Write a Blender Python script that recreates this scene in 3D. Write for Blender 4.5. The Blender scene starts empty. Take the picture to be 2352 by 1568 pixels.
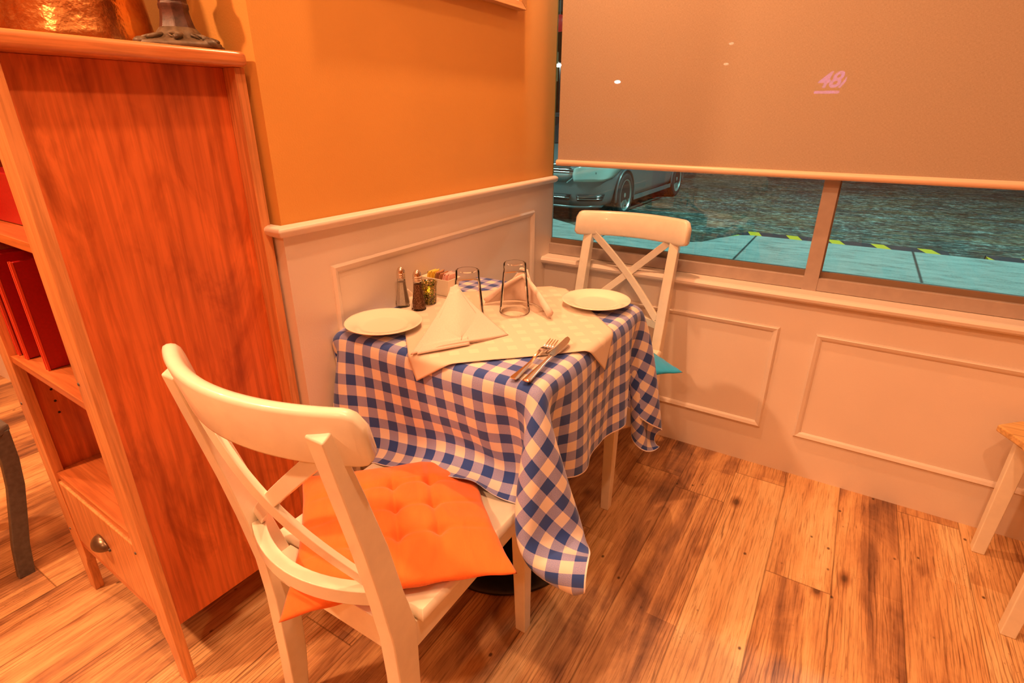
import bpy, bmesh, math, random
import numpy as np
from mathutils import Vector, Matrix
C = bpy.context.scene.collection
sc = bpy.context.scene
PI = math.pi
R = math.radians
rnd = random.Random(7)

# ------------------------------------------------------------------ camera
FPX = 1244.90                                    # focal length in pixels of the 2352 px wide frame
yaw, pitch, roll = -0.550608, -0.394800, 0.003528
cam = bpy.data.cameras.new('camera'); cam.sensor_width = 36; cam.lens = 36 * FPX / 2352
cam.clip_start = 0.02; cam.clip_end = 200
co = bpy.data.objects.new('camera', cam); C.objects.link(co)
f = Vector((math.sin(yaw) * math.cos(pitch), math.cos(yaw) * math.cos(pitch), math.sin(pitch)))
r0 = Vector((math.cos(yaw), -math.sin(yaw), 0)); u0 = r0.cross(f)
r = r0 * math.cos(roll) + u0 * math.sin(roll); u = -r0 * math.sin(roll) + u0 * math.cos(roll)
co.matrix_world = Matrix(((r.x, u.x, -f.x, 1.07512), (r.y, u.y, -f.y, -2.00918), (r.z, u.z, -f.z, 1.25), (0, 0, 0, 1)))
sc.camera = co

# ------------------------------------------------------------------ world, lights, exposure
w = bpy.data.worlds.new('night'); sc.world = w; w.use_nodes = True
w.node_tree.nodes['Background'].inputs[0].default_value = (0.25, 0.55, 0.65, 1)
w.node_tree.nodes['Background'].inputs[1].default_value = 0.2
sc.view_settings.view_transform = 'Standard'; sc.view_settings.look = 'None'
sc.view_settings.gamma = 1; sc.view_settings.use_curve_mapping = False
sc.view_settings.exposure = -1.0
sc.cycles.max_bounces = 8; sc.cycles.diffuse_bounces = 4; sc.cycles.glossy_bounces = 4
sc.cycles.transmission_bounces = 8; sc.cycles.transparent_max_bounces = 12
sc.cycles.caustics_reflective = False; sc.cycles.caustics_refractive = False
sc.cycles.use_denoising = True
WARM = (1.0, 0.485, 0.225)
def area(name, loc, size, power, color=WARM, target=None, shape='DISK', sy=None):
    d = bpy.data.lights.new(name, 'AREA'); d.shape = shape; d.size = size
    if sy: d.size_y = sy
    d.energy = power; d.color = color
    o = bpy.data.objects.new(name, d); C.objects.link(o); o.location = loc
    if target is not None:
        o.rotation_euler = (Vector(target) - Vector(loc)).to_track_quat('-Z', 'Y').to_euler()
    return o
area('ceiling_spot_or_fill', (0.20, -0.46, 2.66), 0.05, 60)                         # grazes the orange wall, throws the picture's shadow
area('ceiling_spot_or_fill', (0.62, -1.72, 2.66), 0.10, 30)
area('ceiling_spot_or_fill', (1.25, -1.80, 2.66), 0.10, 42)  # added fill without a known fixture, brightens the left wall and wainscot
area('ceiling_spot_or_fill', (-0.75, -2.7, 2.66), 0.14, 150)
area('ceiling_spot_or_fill', (0.9, -3.6, 2.66), 0.14, 42)
area('ceiling_spot_or_fill', (-1.7, -2.0, 2.66), 0.12, 85)
area('ambient_fill', (1.1, -2.6, 2.67), 3.4, 32, WARM, None, 'RECTANGLE', 3.2)  # unseen overhead fill added for soft ambient light, not a fixture
area('street_light_glow', (2.5, 6.5, 6.5), 1.2, 1000, (0.45, 1.0, 0.90), (0.5, 5.0, 0))
area('street_light_glow', (-5.0, 1.8, 5.5), 1.2, 480, (0.50, 1.0, 0.92), (-2.4, 6.0, 0.2))

# ------------------------------------------------------------------ node helpers
def mat(name):
    m = bpy.data.materials.new(name); m.use_nodes = True
    return m, m.node_tree, m.node_tree.nodes['Principled BSDF']
def nd(t, kind, ins=None, **props):
    n = t.nodes.new(kind)
    for k, v in props.items(): setattr(n, k, v)
    for k, v in (ins or {}).items():
        if isinstance(v, bpy.types.NodeSocket): t.links.new(v, n.inputs[k])
        else:
            if isinstance(v, tuple) and len(v) == 3 and n.inputs[k].type == 'RGBA': v = v + (1,)
            n.inputs[k].default_value = v
    return n
def mth(t, op, a, b=0.0, c=0.0):
    n = nd(t, 'ShaderNodeMath', {0: a, 1: b, 2: c}, operation=op); return n.outputs[0]
def mix(t, fac, a, b, bt='MIX'):
    n = t.nodes.new('ShaderNodeMix'); n.data_type = 'RGBA'; n.blend_type = bt
    for k, v in ((0, fac), (6, a), (7, b)):
        if isinstance(v, bpy.types.NodeSocket): t.links.new(v, n.inputs[k])
        else: n.inputs[k].default_value = v if k == 0 else (tuple(v) + (1,))[:4]
    return n.outputs[2]
def ramp(t, fac, stops):
    n = t.nodes.new('ShaderNodeValToRGB'); t.links.new(fac, n.inputs[0])
    e = n.color_ramp.elements
    while len(e) < len(stops): e.new(0.5)
    for i, (p, col) in enumerate(stops):
        e[i].position = p; e[i].color = tuple(col) + (1,) if len(col) == 3 else col
    return n.outputs[0]
def objco(t, scale=(1, 1, 1), rot=(0, 0, 0), loc=(0, 0, 0), src='Object'):
    c = t.nodes.new('ShaderNodeTexCoord')
    return nd(t, 'ShaderNodeMapping', {0: c.outputs[src], 'Scale': scale, 'Rotation': rot, 'Location': loc}).outputs[0]
def noise(t, v, scale=5, detail=3, rough=.5, dist=0.0):
    return nd(t, 'ShaderNodeTexNoise', {'Vector': v, 'Scale': scale, 'Detail': detail, 'Roughness': rough, 'Distortion': dist}).outputs[0]
def bump(t, b, h, s=.2, d=.002):
    n = nd(t, 'ShaderNodeBump', {'Height': h, 'Strength': s, 'Distance': d}); t.links.new(n.outputs[0], b.inputs['Normal'])
def setb(b, **k):
    names = dict(col='Base Color', rough='Roughness', metal='Metallic', spec='Specular IOR Level', coat='Coat Weight', croug='Coat Roughness',
                 trans='Transmission Weight', ior='IOR', sheen='Sheen Weight', em='Emission Color', es='Emission Strength', alpha='Alpha')
    for a, v in k.items():
        s = b.inputs[names[a]]
        if isinstance(v, tuple) and len(v) == 3: v = v + (1,)
        s.default_value = v
def plain(name, col, rough=.5, nscale=None, namt=.08, nbump=0, **k):
    m, t, b = mat(name); setb(b, col=col, rough=rough, **k)
    if nscale:
        nz = noise(t, objco(t), nscale, 4)
        lo = tuple(c * (1 - namt) for c in col); hi = tuple(min(1, c * (1 + namt)) for c in col)
        t.links.new(ramp(t, nz, [(.3, lo), (.7, hi)]), b.inputs['Base Color'])
        if nbump: bump(t, b, nz, nbump, .001)
    return m
def grain(name, dark, mid, light, axis='z', scale=1.0, rough=.35, coat=.2, streak=14, figure=False):
    """wood: long streaks along one axis, wavy cathedral figure, fine pores"""
    m, t, b = mat(name)
    s = {'z': (streak, streak, 1.1), 'y': (streak, 1.1, streak), 'x': (1.1, streak, streak)}[axis]
    s2 = {'z': (90, 90, 4), 'y': (90, 4, 90), 'x': (4, 90, 90)}[axis]
    v = objco(t, tuple(q * scale for q in s)); v2 = objco(t, tuple(q * scale for q in s2))
    warp = noise(t, objco(t, (3, 3, 3)), 1.6, 3)
    a = noise(t, v, 1.0, 4, .55, 1.2)
    p = noise(t, v2, 1.0, 4, .6)
    cloud = noise(t, objco(t, (4, 4, 2)), 1.0, 3, .5, .8)
    f1 = mth(t, 'ADD', mth(t, 'MULTIPLY', a, .55), mth(t, 'MULTIPLY', cloud, .45))
    base = ramp(t, f1, [(.30, dark), (.50, mid), (.68, light)])
    if figure:
        wv = nd(t, 'ShaderNodeTexWave', {'Vector': objco(t, (3.2, 3.2, .55)), 'Scale': 3.2, 'Distortion': 7.0, 'Detail': 3.0, 'Detail Scale': 1.3, 'Detail Roughness': .55}, wave_type='BANDS', bands_direction='Y').outputs[1]
        base = mix(t, .30, base, ramp(t, wv, [(.05, (.62, .52, .46)), (.28, (1, 1, 1))]), 'MULTIPLY')
        bl = noise(t, objco(t, (3.0, 5.0, 2.2)), 1.6, 4, .6, 1.5)
        base = mix(t, .8, base, ramp(t, bl, [(.32, (.62, .50, .42)), (.50, (1, 1, 1))]), 'MULTIPLY')
    pore = ramp(t, p, [(.40, (.70, .66, .62)), (.56, (1, 1, 1))])
    t.links.new(mix(t, .75, base, pore, 'MULTIPLY'), b.inputs['Base Color'])
    setb(b, rough=rough, coat=coat, croug=.25); bump(t, b, p, .12, .0006)
    return m

# ------------------------------------------------------------------ materials
M = {}
def wallpaint(name, col, rough=.55):
    m, t, b = mat(name); v = objco(t)
    n1 = noise(t, v, 260, 3); n2 = noise(t, v, 3, 2)
    t.links.new(ramp(t, n2, [(.3, tuple(c * .96 for c in col)), (.7, tuple(min(1, c * 1.03) for c in col))]), b.inputs['Base Color'])
    setb(b, rough=rough); bump(t, b, n1, .25, .0012); return m
M['orange'] = wallpaint('orange_wall_paint', (.72, .36, .085), .5)
M['wains'] = wallpaint('cream_wainscot_paint', (.80, .70, .62), .42)
M['ceil'] = wallpaint('ceiling_paint', (.78, .70, .60), .8)
M['chair'] = plain('cream_chair_lacquer', (.86, .82, .70), .28, 40, .03, .05, coat=.5)
M['frame'] = plain('window_frame_paint', (.42, .34, .30), .45, 30, .06, .1)
M['dark_frame'] = plain('dark_frame_gasket', (.22, .15, .10), .5)
M['porcelain'] = plain('porcelain', (.88, .82, .70), .12, coat=.5)
M['steel'] = plain('polished_steel', (.82, .74, .66), .14, metal=1.0)
M['napkin'] = plain('napkin_cotton', (.76, .62, .56), .9, 400, .05, .3, sheen=.2)
M['black'] = plain('black_cast_iron', (.012, .010, .009), .32, 60, .4, .3, spec=.6)
M['darkmetal'] = plain('dark_steel', (.10, .09, .085), .45, 80, .2, .1)
M['pine'] = grain('natural_pine', (.62, .36, .12), (.78, .50, .20), (.86, .60, .28), 'x', 1.0, .4, .2, 60)
M['book_side'] = grain('cherry_panel', (.50, .115, .034), (.80, .20, .05), (.90, .27, .075), 'z', .8, .42, .12, 3.2, True)
M['book_edge'] = grain('cherry_edge', (.58, .22, .08), (.74, .32, .12), (.82, .40, .17), 'z', 1.4, .35, .3)
M['book_top'] = grain('cherry_top', (.55, .17, .05), (.68, .24, .08), (.74, .30, .12), 'y', 1.4, .28, .5)
M['book_shelf'] = grain('cherry_shelf', (.45, .12, .03), (.62, .18, .05), (.70, .25, .08), 'x', 1.4, .35, .3)

def floor_mat():
    m, t, b = mat('plank_floor'); v = objco(t)
    s = nd(t, 'ShaderNodeSeparateXYZ', {0: v}); X, Y = s.outputs[0], s.outputs[1]
    cx = mth(t, 'DIVIDE', mth(t, 'SUBTRACT', X, .733), .1718)
    col = mth(t, 'FLOOR', cx); fx = mth(t, 'FRACT', cx)
    rc = nd(t, 'ShaderNodeTexWhiteNoise', {'W': col}, noise_dimensions='1D').outputs[0]
    cy = mth(t, 'ADD', mth(t, 'DIVIDE', Y, 1.22), mth(t, 'MULTIPLY', rc, 7.3))
    row = mth(t, 'FLOOR', cy); fy = mth(t, 'FRACT', cy)
    cv = nd(t, 'ShaderNodeCombineXYZ', {0: col, 1: row}).outputs[0]
    wn = nd(t, 'ShaderNodeTexWhiteNoise', {'Vector': cv}, noise_dimensions='2D')
    rid = wn.outputs[0]
    # each plank carries its own shifted print
    off = nd(t, 'ShaderNodeVectorMath', {0: wn.outputs[1], 1: (37, 51, 11)}, operation='MULTIPLY').outputs[0]
    pv = nd(t, 'ShaderNodeVectorMath', {0: v, 1: off}, operation='ADD').outputs[0]
    def sc_(vec, a): return nd(t, 'ShaderNodeMapping', {0: vec, 'Scale': a}).outputs[0]
    # strips of about 6 cm printed inside each plank, with stepped ends
    sx = mth(t, 'FLOOR', mth(t, 'MULTIPLY', fx, 1.9)); 
    sid = nd(t, 'ShaderNodeCombineXYZ', {0: mth(t, 'ADD', mth(t, 'MULTIPLY', col, 3), sx), 1: mth(t, 'FLOOR', mth(t, 'ADD', mth(t, 'MULTIPLY', cy, 1.6), mth(t, 'MULTIPLY', sx, .37)))}).outputs[0]
    sr = nd(t, 'ShaderNodeTexWhiteNoise', {'Vector': sid}, noise_dimensions='2D').outputs[0]
    streak = noise(t, sc_(pv, (13, 1.1, 1)), 1.0, 4, .55, 1.2)
    cloud = noise(t, sc_(pv, (5, 2.6, 1)), 1.0, 5, .65, 1.0)
    fine = noise(t, sc_(pv, (230, 9, 1)), 1.0, 4, .6, .8)
    k = mth(t, 'ADD', mth(t, 'MULTIPLY', streak, .44), mth(t, 'MULTIPLY', cloud, .33))
    k = mth(t, 'ADD', k, mth(t, 'MULTIPLY', rid, .12)); k = mth(t, 'ADD', k, mth(t, 'MULTIPLY', sr, .11))
    base = ramp(t, k, [(.35, (.17, .075, .040)), (.43, (.38, .185, .085)), (.49, (.60, .32, .14)), (.57, (.76, .46, .21)), (.67, (.85, .60, .32))])
    gr = ramp(t, fine, [(.34, (.50, .40, .36)), (.45, (.86, .83, .80)), (.55, (1, 1, 1))])
    base = mix(t, .85, base, gr, 'MULTIPLY')
    # cathedral lines
    wv = nd(t, 'ShaderNodeTexWave', {'Vector': sc_(pv, (9, .9, 1)), 'Scale': 3.0, 'Distortion': 9.0, 'Detail': 3.0, 'Detail Scale': 1.2}, wave_type='BANDS').outputs[1]
    wr = ramp(t, wv, [(.03, (.45, .38, .34)), (.16, (1, 1, 1))])
    msk = ramp(t, noise(t, sc_(pv, (6, 1.5, 1)), 1.0, 2), [(.50, (0, 0, 0)), (.60, (1, 1, 1))])
    base = mix(t, mth(t, 'MULTIPLY', msk, .75), base, mix(t, 1, base, wr, 'MULTIPLY'))
    # knots
    vo = nd(t, 'ShaderNodeTexVoronoi', {'Vector': sc_(pv, (6.5, 3.6, 1)), 'Scale': 1.0, 'Randomness': 1.0}).outputs[0]
    kn = ramp(t, vo, [(.045, (.14, .08, .05)), (.08, (.55, .42, .36)), (.16, (1, 1, 1))])
    base = mix(t, .9, base, kn, 'MULTIPLY')
    vo2 = nd(t, 'ShaderNodeTexVoronoi', {'Vector': sc_(pv, (15, 11, 1)), 'Scale': 1.0, 'Randomness': 1.0}).outputs[0]
    base = mix(t, .9, base, ramp(t, vo2, [(.04, (.10, .05, .035)), (.085, (1, 1, 1))]), 'MULTIPLY')
    # grey worn specks
    sp = ramp(t, noise(t, sc_(pv, (230, 110, 1)), 1.0, 2), [(.66, (1, 1, 1)), (.74, (.35, .28, .26))])
    spm = ramp(t, noise(t, sc_(pv, (5, 3, 1)), 1.3, 2), [(.55, (0, 0, 0)), (.66, (1, 1, 1))])
    base = mix(t, spm, base, mix(t, .9, base, sp, 'MULTIPLY'))
    # seams
    ex = mth(t, 'MINIMUM', fx, mth(t, 'SUBTRACT', 1, fx)); ey = mth(t, 'MULTIPLY', mth(t, 'MINIMUM', fy, mth(t, 'SUBTRACT', 1, fy)), 7.1)
    e = mth(t, 'MINIMUM', ex, ey)
    seam = ramp(t, e, [(.0, (.30, .24, .2)), (.010, (.8, .75, .7)), (.018, (1, 1, 1))])
    t.links.new(mix(t, .9, base, seam, 'MULTIPLY'), b.inputs['Base Color'])
    setb(b, rough=.38, coat=.12, croug=.3); bump(t, b, fine, .15, .0008)
    return m
M['floor'] = floor_mat()

def gingham():
    m, t, b = mat('blue_gingham'); uv = t.nodes.new('ShaderNodeTexCoord').outputs['UV']
    s = nd(t, 'ShaderNodeSeparateXYZ', {0: uv}); X, Y = s.outputs[0], s.outputs[1]     # uv holds the flat cloth in metres
    def stripe(a, o):
        q = mth(t, 'FRACT', mth(t, 'ADD', mth(t, 'DIVIDE', mth(t, 'SUBTRACT', a, o), .0545), .25))
        return mth(t, 'LESS_THAN', q, .5)
    sx, sy = stripe(X, .635), stripe(Y, -1.045)
    k = mth(t, 'MULTIPLY', mth(t, 'ADD', sx, sy), .5)
    both = mth(t, 'MULTIPLY', sx, sy)
    tw = noise(t, nd(t, 'ShaderNodeMapping', {0: uv, 'Scale': (900, 900, 1)}).outputs[0], 1.0, 1)
    half = ramp(t, tw, [(.35, (.20, .24, .62)), (.65, (.42, .42, .62))])
    c = mix(t, k, (.80, .72, .66), (.80, .72, .66))
    anyone = mth(t, 'GREATER_THAN', k, .25)
    c = mix(t, anyone, (.80, .72, .66), half)
    c = mix(t, both, c, (.025, .075, .36))
    # pale overlocked hem
    ex = mth(t, 'MINIMUM', mth(t, 'SUBTRACT', X, -.398), mth(t, 'SUBTRACT', .922, X))
    ey = mth(t, 'MINIMUM', mth(t, 'SUBTRACT', Y, -1.49), mth(t, 'SUBTRACT', -.17, Y))
    hem = mth(t, 'LESS_THAN', mth(t, 'MINIMUM', ex, ey), .0035)
    c = mix(t, hem, c, (.8, .75, .78))
    t.links.new(c, b.inputs['Base Color']); setb(b, rough=.8, sheen=.25, spec=.3); bump(t, b, tw, .15, .0005)
    return m
M['gingham'] = gingham()
def damask():
    m, t, b = mat('white_damask'); uv = t.nodes.new('ShaderNodeTexCoord').outputs['UV']
    s = nd(t, 'ShaderNodeSeparateXYZ', {0: uv}); X, Y = s.outputs[0], s.outputs[1]
    def cell(a): return mth(t, 'LESS_THAN', mth(t, 'FRACT', mth(t, 'MULTIPLY', a, 22)), .5)
    k = mth(t, 'MULTIPLY', cell(X), cell(Y))
    inside = mth(t, 'MULTIPLY', mth(t, 'LESS_THAN', mth(t, 'ABSOLUTE', mth(t, 'SUBTRACT', X, .2635)), .235), mth(t, 'LESS_THAN', mth(t, 'ABSOLUTE', mth(t, 'SUBTRACT', Y, .2635)), .235))
    tw = noise(t, nd(t, 'ShaderNodeMapping', {0: uv, 'Scale': (700, 700, 1)}).outputs[0], 1.0, 1)
    c = mix(t, mth(t, 'MULTIPLY', k, inside), (.70, .59, .49), (.77, .67, .55))
    t.links.new(c, b.inputs['Base Color']); setb(b, rough=.8, sheen=.2, spec=.3); bump(t, b, tw, .2, .0005)
    return m
M['damask'] = damask()
def cotton(name, col, col2):
    m, t, b = mat(name); v = objco(t)
    n1 = noise(t, v, 700, 2); n2 = noise(t, objco(t, (30, 8, 30)), 1.0, 4, .6, 1)
    t.links.new(ramp(t, n2, [(.35, col2), (.65, col)]), b.inputs['Base Color'])
    setb(b, rough=.75, sheen=.3, spec=.3); bump(t, b, mth(t, 'ADD', n2, mth(t, 'MULTIPLY', n1, .15)), .5, .004); return m
M['cushion_orange'] = cotton('orange_cotton', (.92, .195, .030), (.86, .170, .026))
M['cushion_teal'] = cotton('teal_cotton', (.02, .45, .85), (.02, .38, .75))
M['steelrim'] = M['steel']
def glass(name, col=(1, 1, 1), rough=0.0, ior=1.48):
    m, t, b = mat(name); setb(b, col=col, rough=rough, trans=1.0, ior=ior); return m


def pane():
    m, t, b = mat('window_glass'); t.nodes.remove(b)
    fr = nd(t, 'ShaderNodeFresnel', {'IOR': 1.5}); tr = nd(t, 'ShaderNodeBsdfTransparent', {0: (.90, .96, .95)}); gl = nd(t, 'ShaderNodeBsdfGlossy', {0: (1, 1, 1), 'Roughness': .01})
    mx = nd(t, 'ShaderNodeMixShader', {0: fr.outputs[0], 1: tr.outputs[0], 2: gl.outputs[0]})
    t.links.new(mx.outputs[0], t.nodes['Material Output'].inputs[0]); return m
M['pane'] = pane()
def thin_glass():
    m, t, b = mat('shaker_glass'); t.nodes.remove(b)
    fr = nd(t, 'ShaderNodeLayerWeight', {'Blend': .25}); tr = nd(t, 'ShaderNodeBsdfTransparent', {0: (.95, .95, .92)}); gl = nd(t, 'ShaderNodeBsdfGlossy', {0: (1, 1, 1), 'Roughness': .03})
    mx = nd(t, 'ShaderNodeMixShader', {0: fr.outputs[0], 1: tr.outputs[0], 2: gl.outputs[0]})
    t.links.new(mx.outputs[0], t.nodes['Material Output'].inputs[0]); return m
M['shaker_glass'] = thin_glass()
def tumbler_glass():
    m, t, b = mat('clear_glass'); setb(b, col=(.98, .96, .92), rough=0.0, trans=1.0, ior=1.35)
    lw = nd(t, 'ShaderNodeLayerWeight', {'Blend': .11}); tr = nd(t, 'ShaderNodeBsdfTransparent', {0: (.995, .99, .98)}); gl = nd(t, 'ShaderNodeBsdfGlossy', {0: (1, 1, 1), 'Roughness': .02})
    a = nd(t, 'ShaderNodeMixShader', {0: lw.outputs[0], 1: tr.outputs[0], 2: gl.outputs[0]})
    t.links.new(a.outputs[0], t.nodes['Material Output'].inputs[0]); return m
M['glass'] = tumbler_glass()
def blind():
    m, t, b = mat('blind_screen_fabric'); v = objco(t)
    n = noise(t, objco(t, (1100, 1, 160)), 1.0, 2); n2 = noise(t, objco(t, (160, 1, 1100)), 1.0, 2); n3 = noise(t, v, 2.0, 2)
    k = mth(t, 'MULTIPLY', mth(t, 'ADD', n, n2), .5)
    c = ramp(t, k, [(.35, (.46, .37, .27)), (.65, (.60, .48, .37))])
    t.links.new(c, b.inputs['Base Color']); setb(b, rough=.75, spec=.25); bump(t, b, k, .3, .001)
    tr = nd(t, 'ShaderNodeBsdfTransparent', {0: (1, 1, 1)})
    mx = nd(t, 'ShaderNodeMixShader', {0: .23, 1: b.outputs[0], 2: tr.outputs[0]})
    t.links.new(mx.outputs[0], t.nodes['Material Output'].inputs[0]); return m
M['blind'] = blind()
def emit(name, col, s):
    m, t, b = mat(name); setb(b, col=(0, 0, 0), em=col, es=s, rough=.5); return m
def copper():
    m, t, b = mat('hammered_copper'); v = objco(t)
    n = noise(t, v, 14, 5, .6, 1.0)
    t.links.new(ramp(t, n, [(.3, (.55, .17, .05)), (.5, (.85, .36, .12)), (.7, (.95, .52, .20))]), b.inputs['Base Color'])
    setb(b, metal=1.0, rough=.24); bump(t, b, noise(t, v, 45, 3), .5, .004); return m
M['copper'] = copper()
M['patina'] = plain('patinated_iron', (.085, .035, .028), .42, 55, .6, .5, spec=.5)
M['patina2'] = plain('verdigris_relief', (.13, .09, .055), .5, 60, .5, .6)
M['red'] = plain('red_leatherette', (.40, .006, .010), .38, 200, .1, .2)
M['redlight'] = plain('red_cover_edge', (.85, .10, .05), .4)

# ------------------------------------------------------------------ mesh helpers
def link(name, bm, m, parent=None, smooth=False, bevel=0, seg=2, loc=None):
    me = bpy.data.meshes.new(name); bm.normal_update(); bm.to_mesh(me); bm.free()
    o = bpy.data.objects.new(name, me); C.objects.link(o)
    if m is not None: me.materials.append(m)
    if parent is not None: o.parent = parent
    if loc is not None: o.location = loc
    if smooth:
        for p in me.polygons: p.use_smooth = True
    if bevel:
        b = o.modifiers.new('bevel', 'BEVEL'); b.width = bevel; b.segments = seg; b.limit_method = 'ANGLE'; b.angle_limit = R(35)
        if not smooth:
            for p in me.polygons: p.use_smooth = True
            b.harden_normals = True
    return o
def box(bm, x0, x1, y0, y1, z0, z1):
    v = [bm.verts.new((x, y, z)) for x in (x0, x1) for y in (y0, y1) for z in (z0, z1)]
    for q in ((0, 1, 3, 2), (4, 6, 7, 5), (0, 4, 5, 1), (2, 3, 7, 6), (0, 2, 6, 4), (1, 5, 7, 3)): bm.faces.new([v[i] for i in q])
    return v
def B(*a):
    bm = bmesh.new(); box(bm, *a); return bm
def hexa(bm, lo, hi):
    """lo, hi: four xyz corners each, same winding"""
    a = [bm.verts.new(p) for p in lo]; b = [bm.verts.new(p) for p in hi]
    bm.faces.new(a[::-1]); bm.faces.new(b)
    for i in range(4): bm.faces.new((a[i], a[(i + 1) % 4], b[(i + 1) % 4], b[i]))
def prism(bm, pts, axis, a, b):
    """extrude a 2-D outline along an axis from a to b"""
    def P(p, h): return {'x': (h, p[0], p[1]), 'y': (p[0], h, p[1]), 'z': (p[0], p[1], h)}[axis]
    A = [bm.verts.new(P(p, a)) for p in pts]; Bv = [bm.verts.new(P(p, b)) for p in pts]
    n = len(pts); bm.faces.new(A); bm.faces.new(Bv[::-1])
    for i in range(n): bm.faces.new((A[i], Bv[i], Bv[(i + 1) % n], A[(i + 1) % n]))
    bmesh.ops.recalc_face_normals(bm, faces=bm.faces)
def lathe(bm, prof, n=48, c=(0, 0, 0), close=False):
    rings = []
    for (rr, z) in prof:
        if rr < 1e-6: rings.append([bm.verts.new((c[0], c[1], c[2] + z))])
        else: rings.append([bm.verts.new((c[0] + rr * math.cos(2 * PI * i / n), c[1] + rr * math.sin(2 * PI * i / n), c[2] + z)) for i in range(n)])
    L = list(zip(rings[:-1], rings[1:]))
    if close: L.append((rings[-1], rings[0]))
    for a, b in L:
        for i in range(n):
            j = (i + 1) % n
            if len(a) == 1 and len(b) == 1: continue
            if len(a) == 1: bm.faces.new((a[0], b[i], b[j]))
            elif len(b) == 1: bm.faces.new((a[i], b[0], a[j]))
            else: bm.faces.new((a[i], b[i], b[j], a[j]))
    bmesh.ops.recalc_face_normals(bm, faces=bm.faces)
def sweep(bm, path, sec, up=(0, 0, 1), scale=None):
    """sweep a closed 2-D section (side, up) along a path"""
    path = [Vector(p) for p in path]; up = Vector(up); rings = []
    for i, p in enumerate(path):
        d = (path[min(i + 1, len(path) - 1)] - path[max(i - 1, 0)]).normalized()
        s = d.cross(up).normalized(); q = s.cross(d)
        k = scale[i] if scale else 1
        rings.append([bm.verts.new(p + s * a * k + q * b * k) for a, b in sec])
    n = len(sec)
    for a, b in zip(rings[:-1], rings[1:]):
        for i in range(n): bm.faces.new((a[i], a[(i + 1) % n], b[(i + 1) % n], b[i]))
    bm.faces.new(rings[0][::-1]); bm.faces.new(rings[-1])
    bmesh.ops.recalc_face_normals(bm, faces=bm.faces)
def circ(r_, n=10): return [(r_ * math.cos(2 * PI * i / n), r_ * math.sin(2 * PI * i / n)) for i in range(n)]
def rect(a, b): return [(-a, -b), (a, -b), (a, b), (-a, b)]
def grid(bm, F, nu, nv, uvf=None, close=False):
    V = [[bm.verts.new(F(i / (nu - 1), j / (nv - 1))) for j in range(nv)] for i in range(nu)]
    uvl = bm.loops.layers.uv.new('UVMap') if uvf else None
    for i in range(nu - 1):
        for j in range(nv - 1):
            fc = bm.faces.new((V[i][j], V[i + 1][j], V[i + 1][j + 1], V[i][j + 1]))
            if uvf:
                for lp, (a, b) in zip(fc.loops, ((i, j), (i + 1, j), (i + 1, j + 1), (i, j + 1))): lp[uvl].uv = uvf(a / (nu - 1), b / (nv - 1))
    return V
def tag(o, label=None, cat=None, group=None, kind=None):
    if label: o['label'] = label
    if cat: o['category'] = cat
    if group: o['group'] = group
    if kind: o['kind'] = kind
    return o
def thing(name, label, cat, loc=(0, 0, 0), rotz=0, group=None):
    o = bpy.data.objects.new(name, None); C.objects.link(o); o.location = loc; o.rotation_euler = (0, 0, rotz)
    o.empty_display_size = .1
    return tag(o, label, cat, group)
def struct(name, bm, m, parent=None, label=None, **k):
    o = link(name, bm, m, parent, **k)
    if parent is None: tag(o, label, None, None, 'structure')
    return o
def dup(root, loc, rotz, label, children_mat=None):
    n = root.copy(); C.objects.link(n); n.location = loc; n.rotation_euler = (0, 0, rotz); n['label'] = label
    for ch in list(root.children):
        c = ch.copy(); C.objects.link(c); c.parent = n
        for g in list(ch.children):
            d = g.copy(); C.objects.link(d); d.parent = c
    return n

# ================================================================== THE ROOM
bm = bmesh.new(); box(bm, -4.0, 5.0, -5.5, .06, -.05, 0); struct('floor', bm, M['floor'], label='warm rustic plank floor of the dining room')
struct('ceiling', B(-4.0, 5.0, -5.5, .10, 2.70, 2.78), M['ceil'])
YL = -1.243                                        # where the orange wall turns back behind the bookcase
bm = bmesh.new(); prism(bm, [(0, YL), (0, .065), (-.10, .065), (-.10, YL + .10), (-4.0, YL + .10), (-4.0, YL)], 'z', 1.005, 2.70)
struct('wall_left', bm, M['orange'], label='orange painted wall above the cream wainscot')
bm = bmesh.new(); prism(bm, [(0.004, YL - .004), (0.004, .065), (-.10, .065), (-.10, YL + .09), (-4.0, YL + .09), (-4.0, YL - .004)], 'z', 0, 1.005)
w0 = struct('wall_left_wainscot', bm, M['wains'], label='cream wainscot below the orange wall'); w0.name = 'trim_1'
# chair rail with a rounded nose, running round the outer corner
sec = [(0, -.012), (.014, -.010), (.022, -.004), (.026, .004), (.024, .011), (.014, .015), (0, .015)]
bm = bmesh.new()
def rail_run(bm, pts, dirs, sec, z0):
    rings = []
    for (x, y), (nx, ny) in zip(pts, dirs): rings.append([bm.verts.new((x + nx * a, y + ny * a, z0 + b)) for a, b in sec])
    n = len(sec)
    for a, b in zip(rings[:-1], rings[1:]):
        for i in range(n): bm.faces.new((a[i], a[(i + 1) % n], b[(i + 1) % n], b[i]))
    bm.faces.new(rings[0]); bm.faces.new(rings[-1]); bmesh.ops.recalc_face_normals(bm, faces=bm.faces)
rail_run(bm, [(-4.0, YL - .004), (.004, YL - .004), (.004, .055)], [(0, -1), (1, -1), (1, 0)], sec, 1.008)
struct('trim_2', bm, M['wains'], label='rounded cream chair rail on the left wall', smooth=False, bevel=.003)
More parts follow.
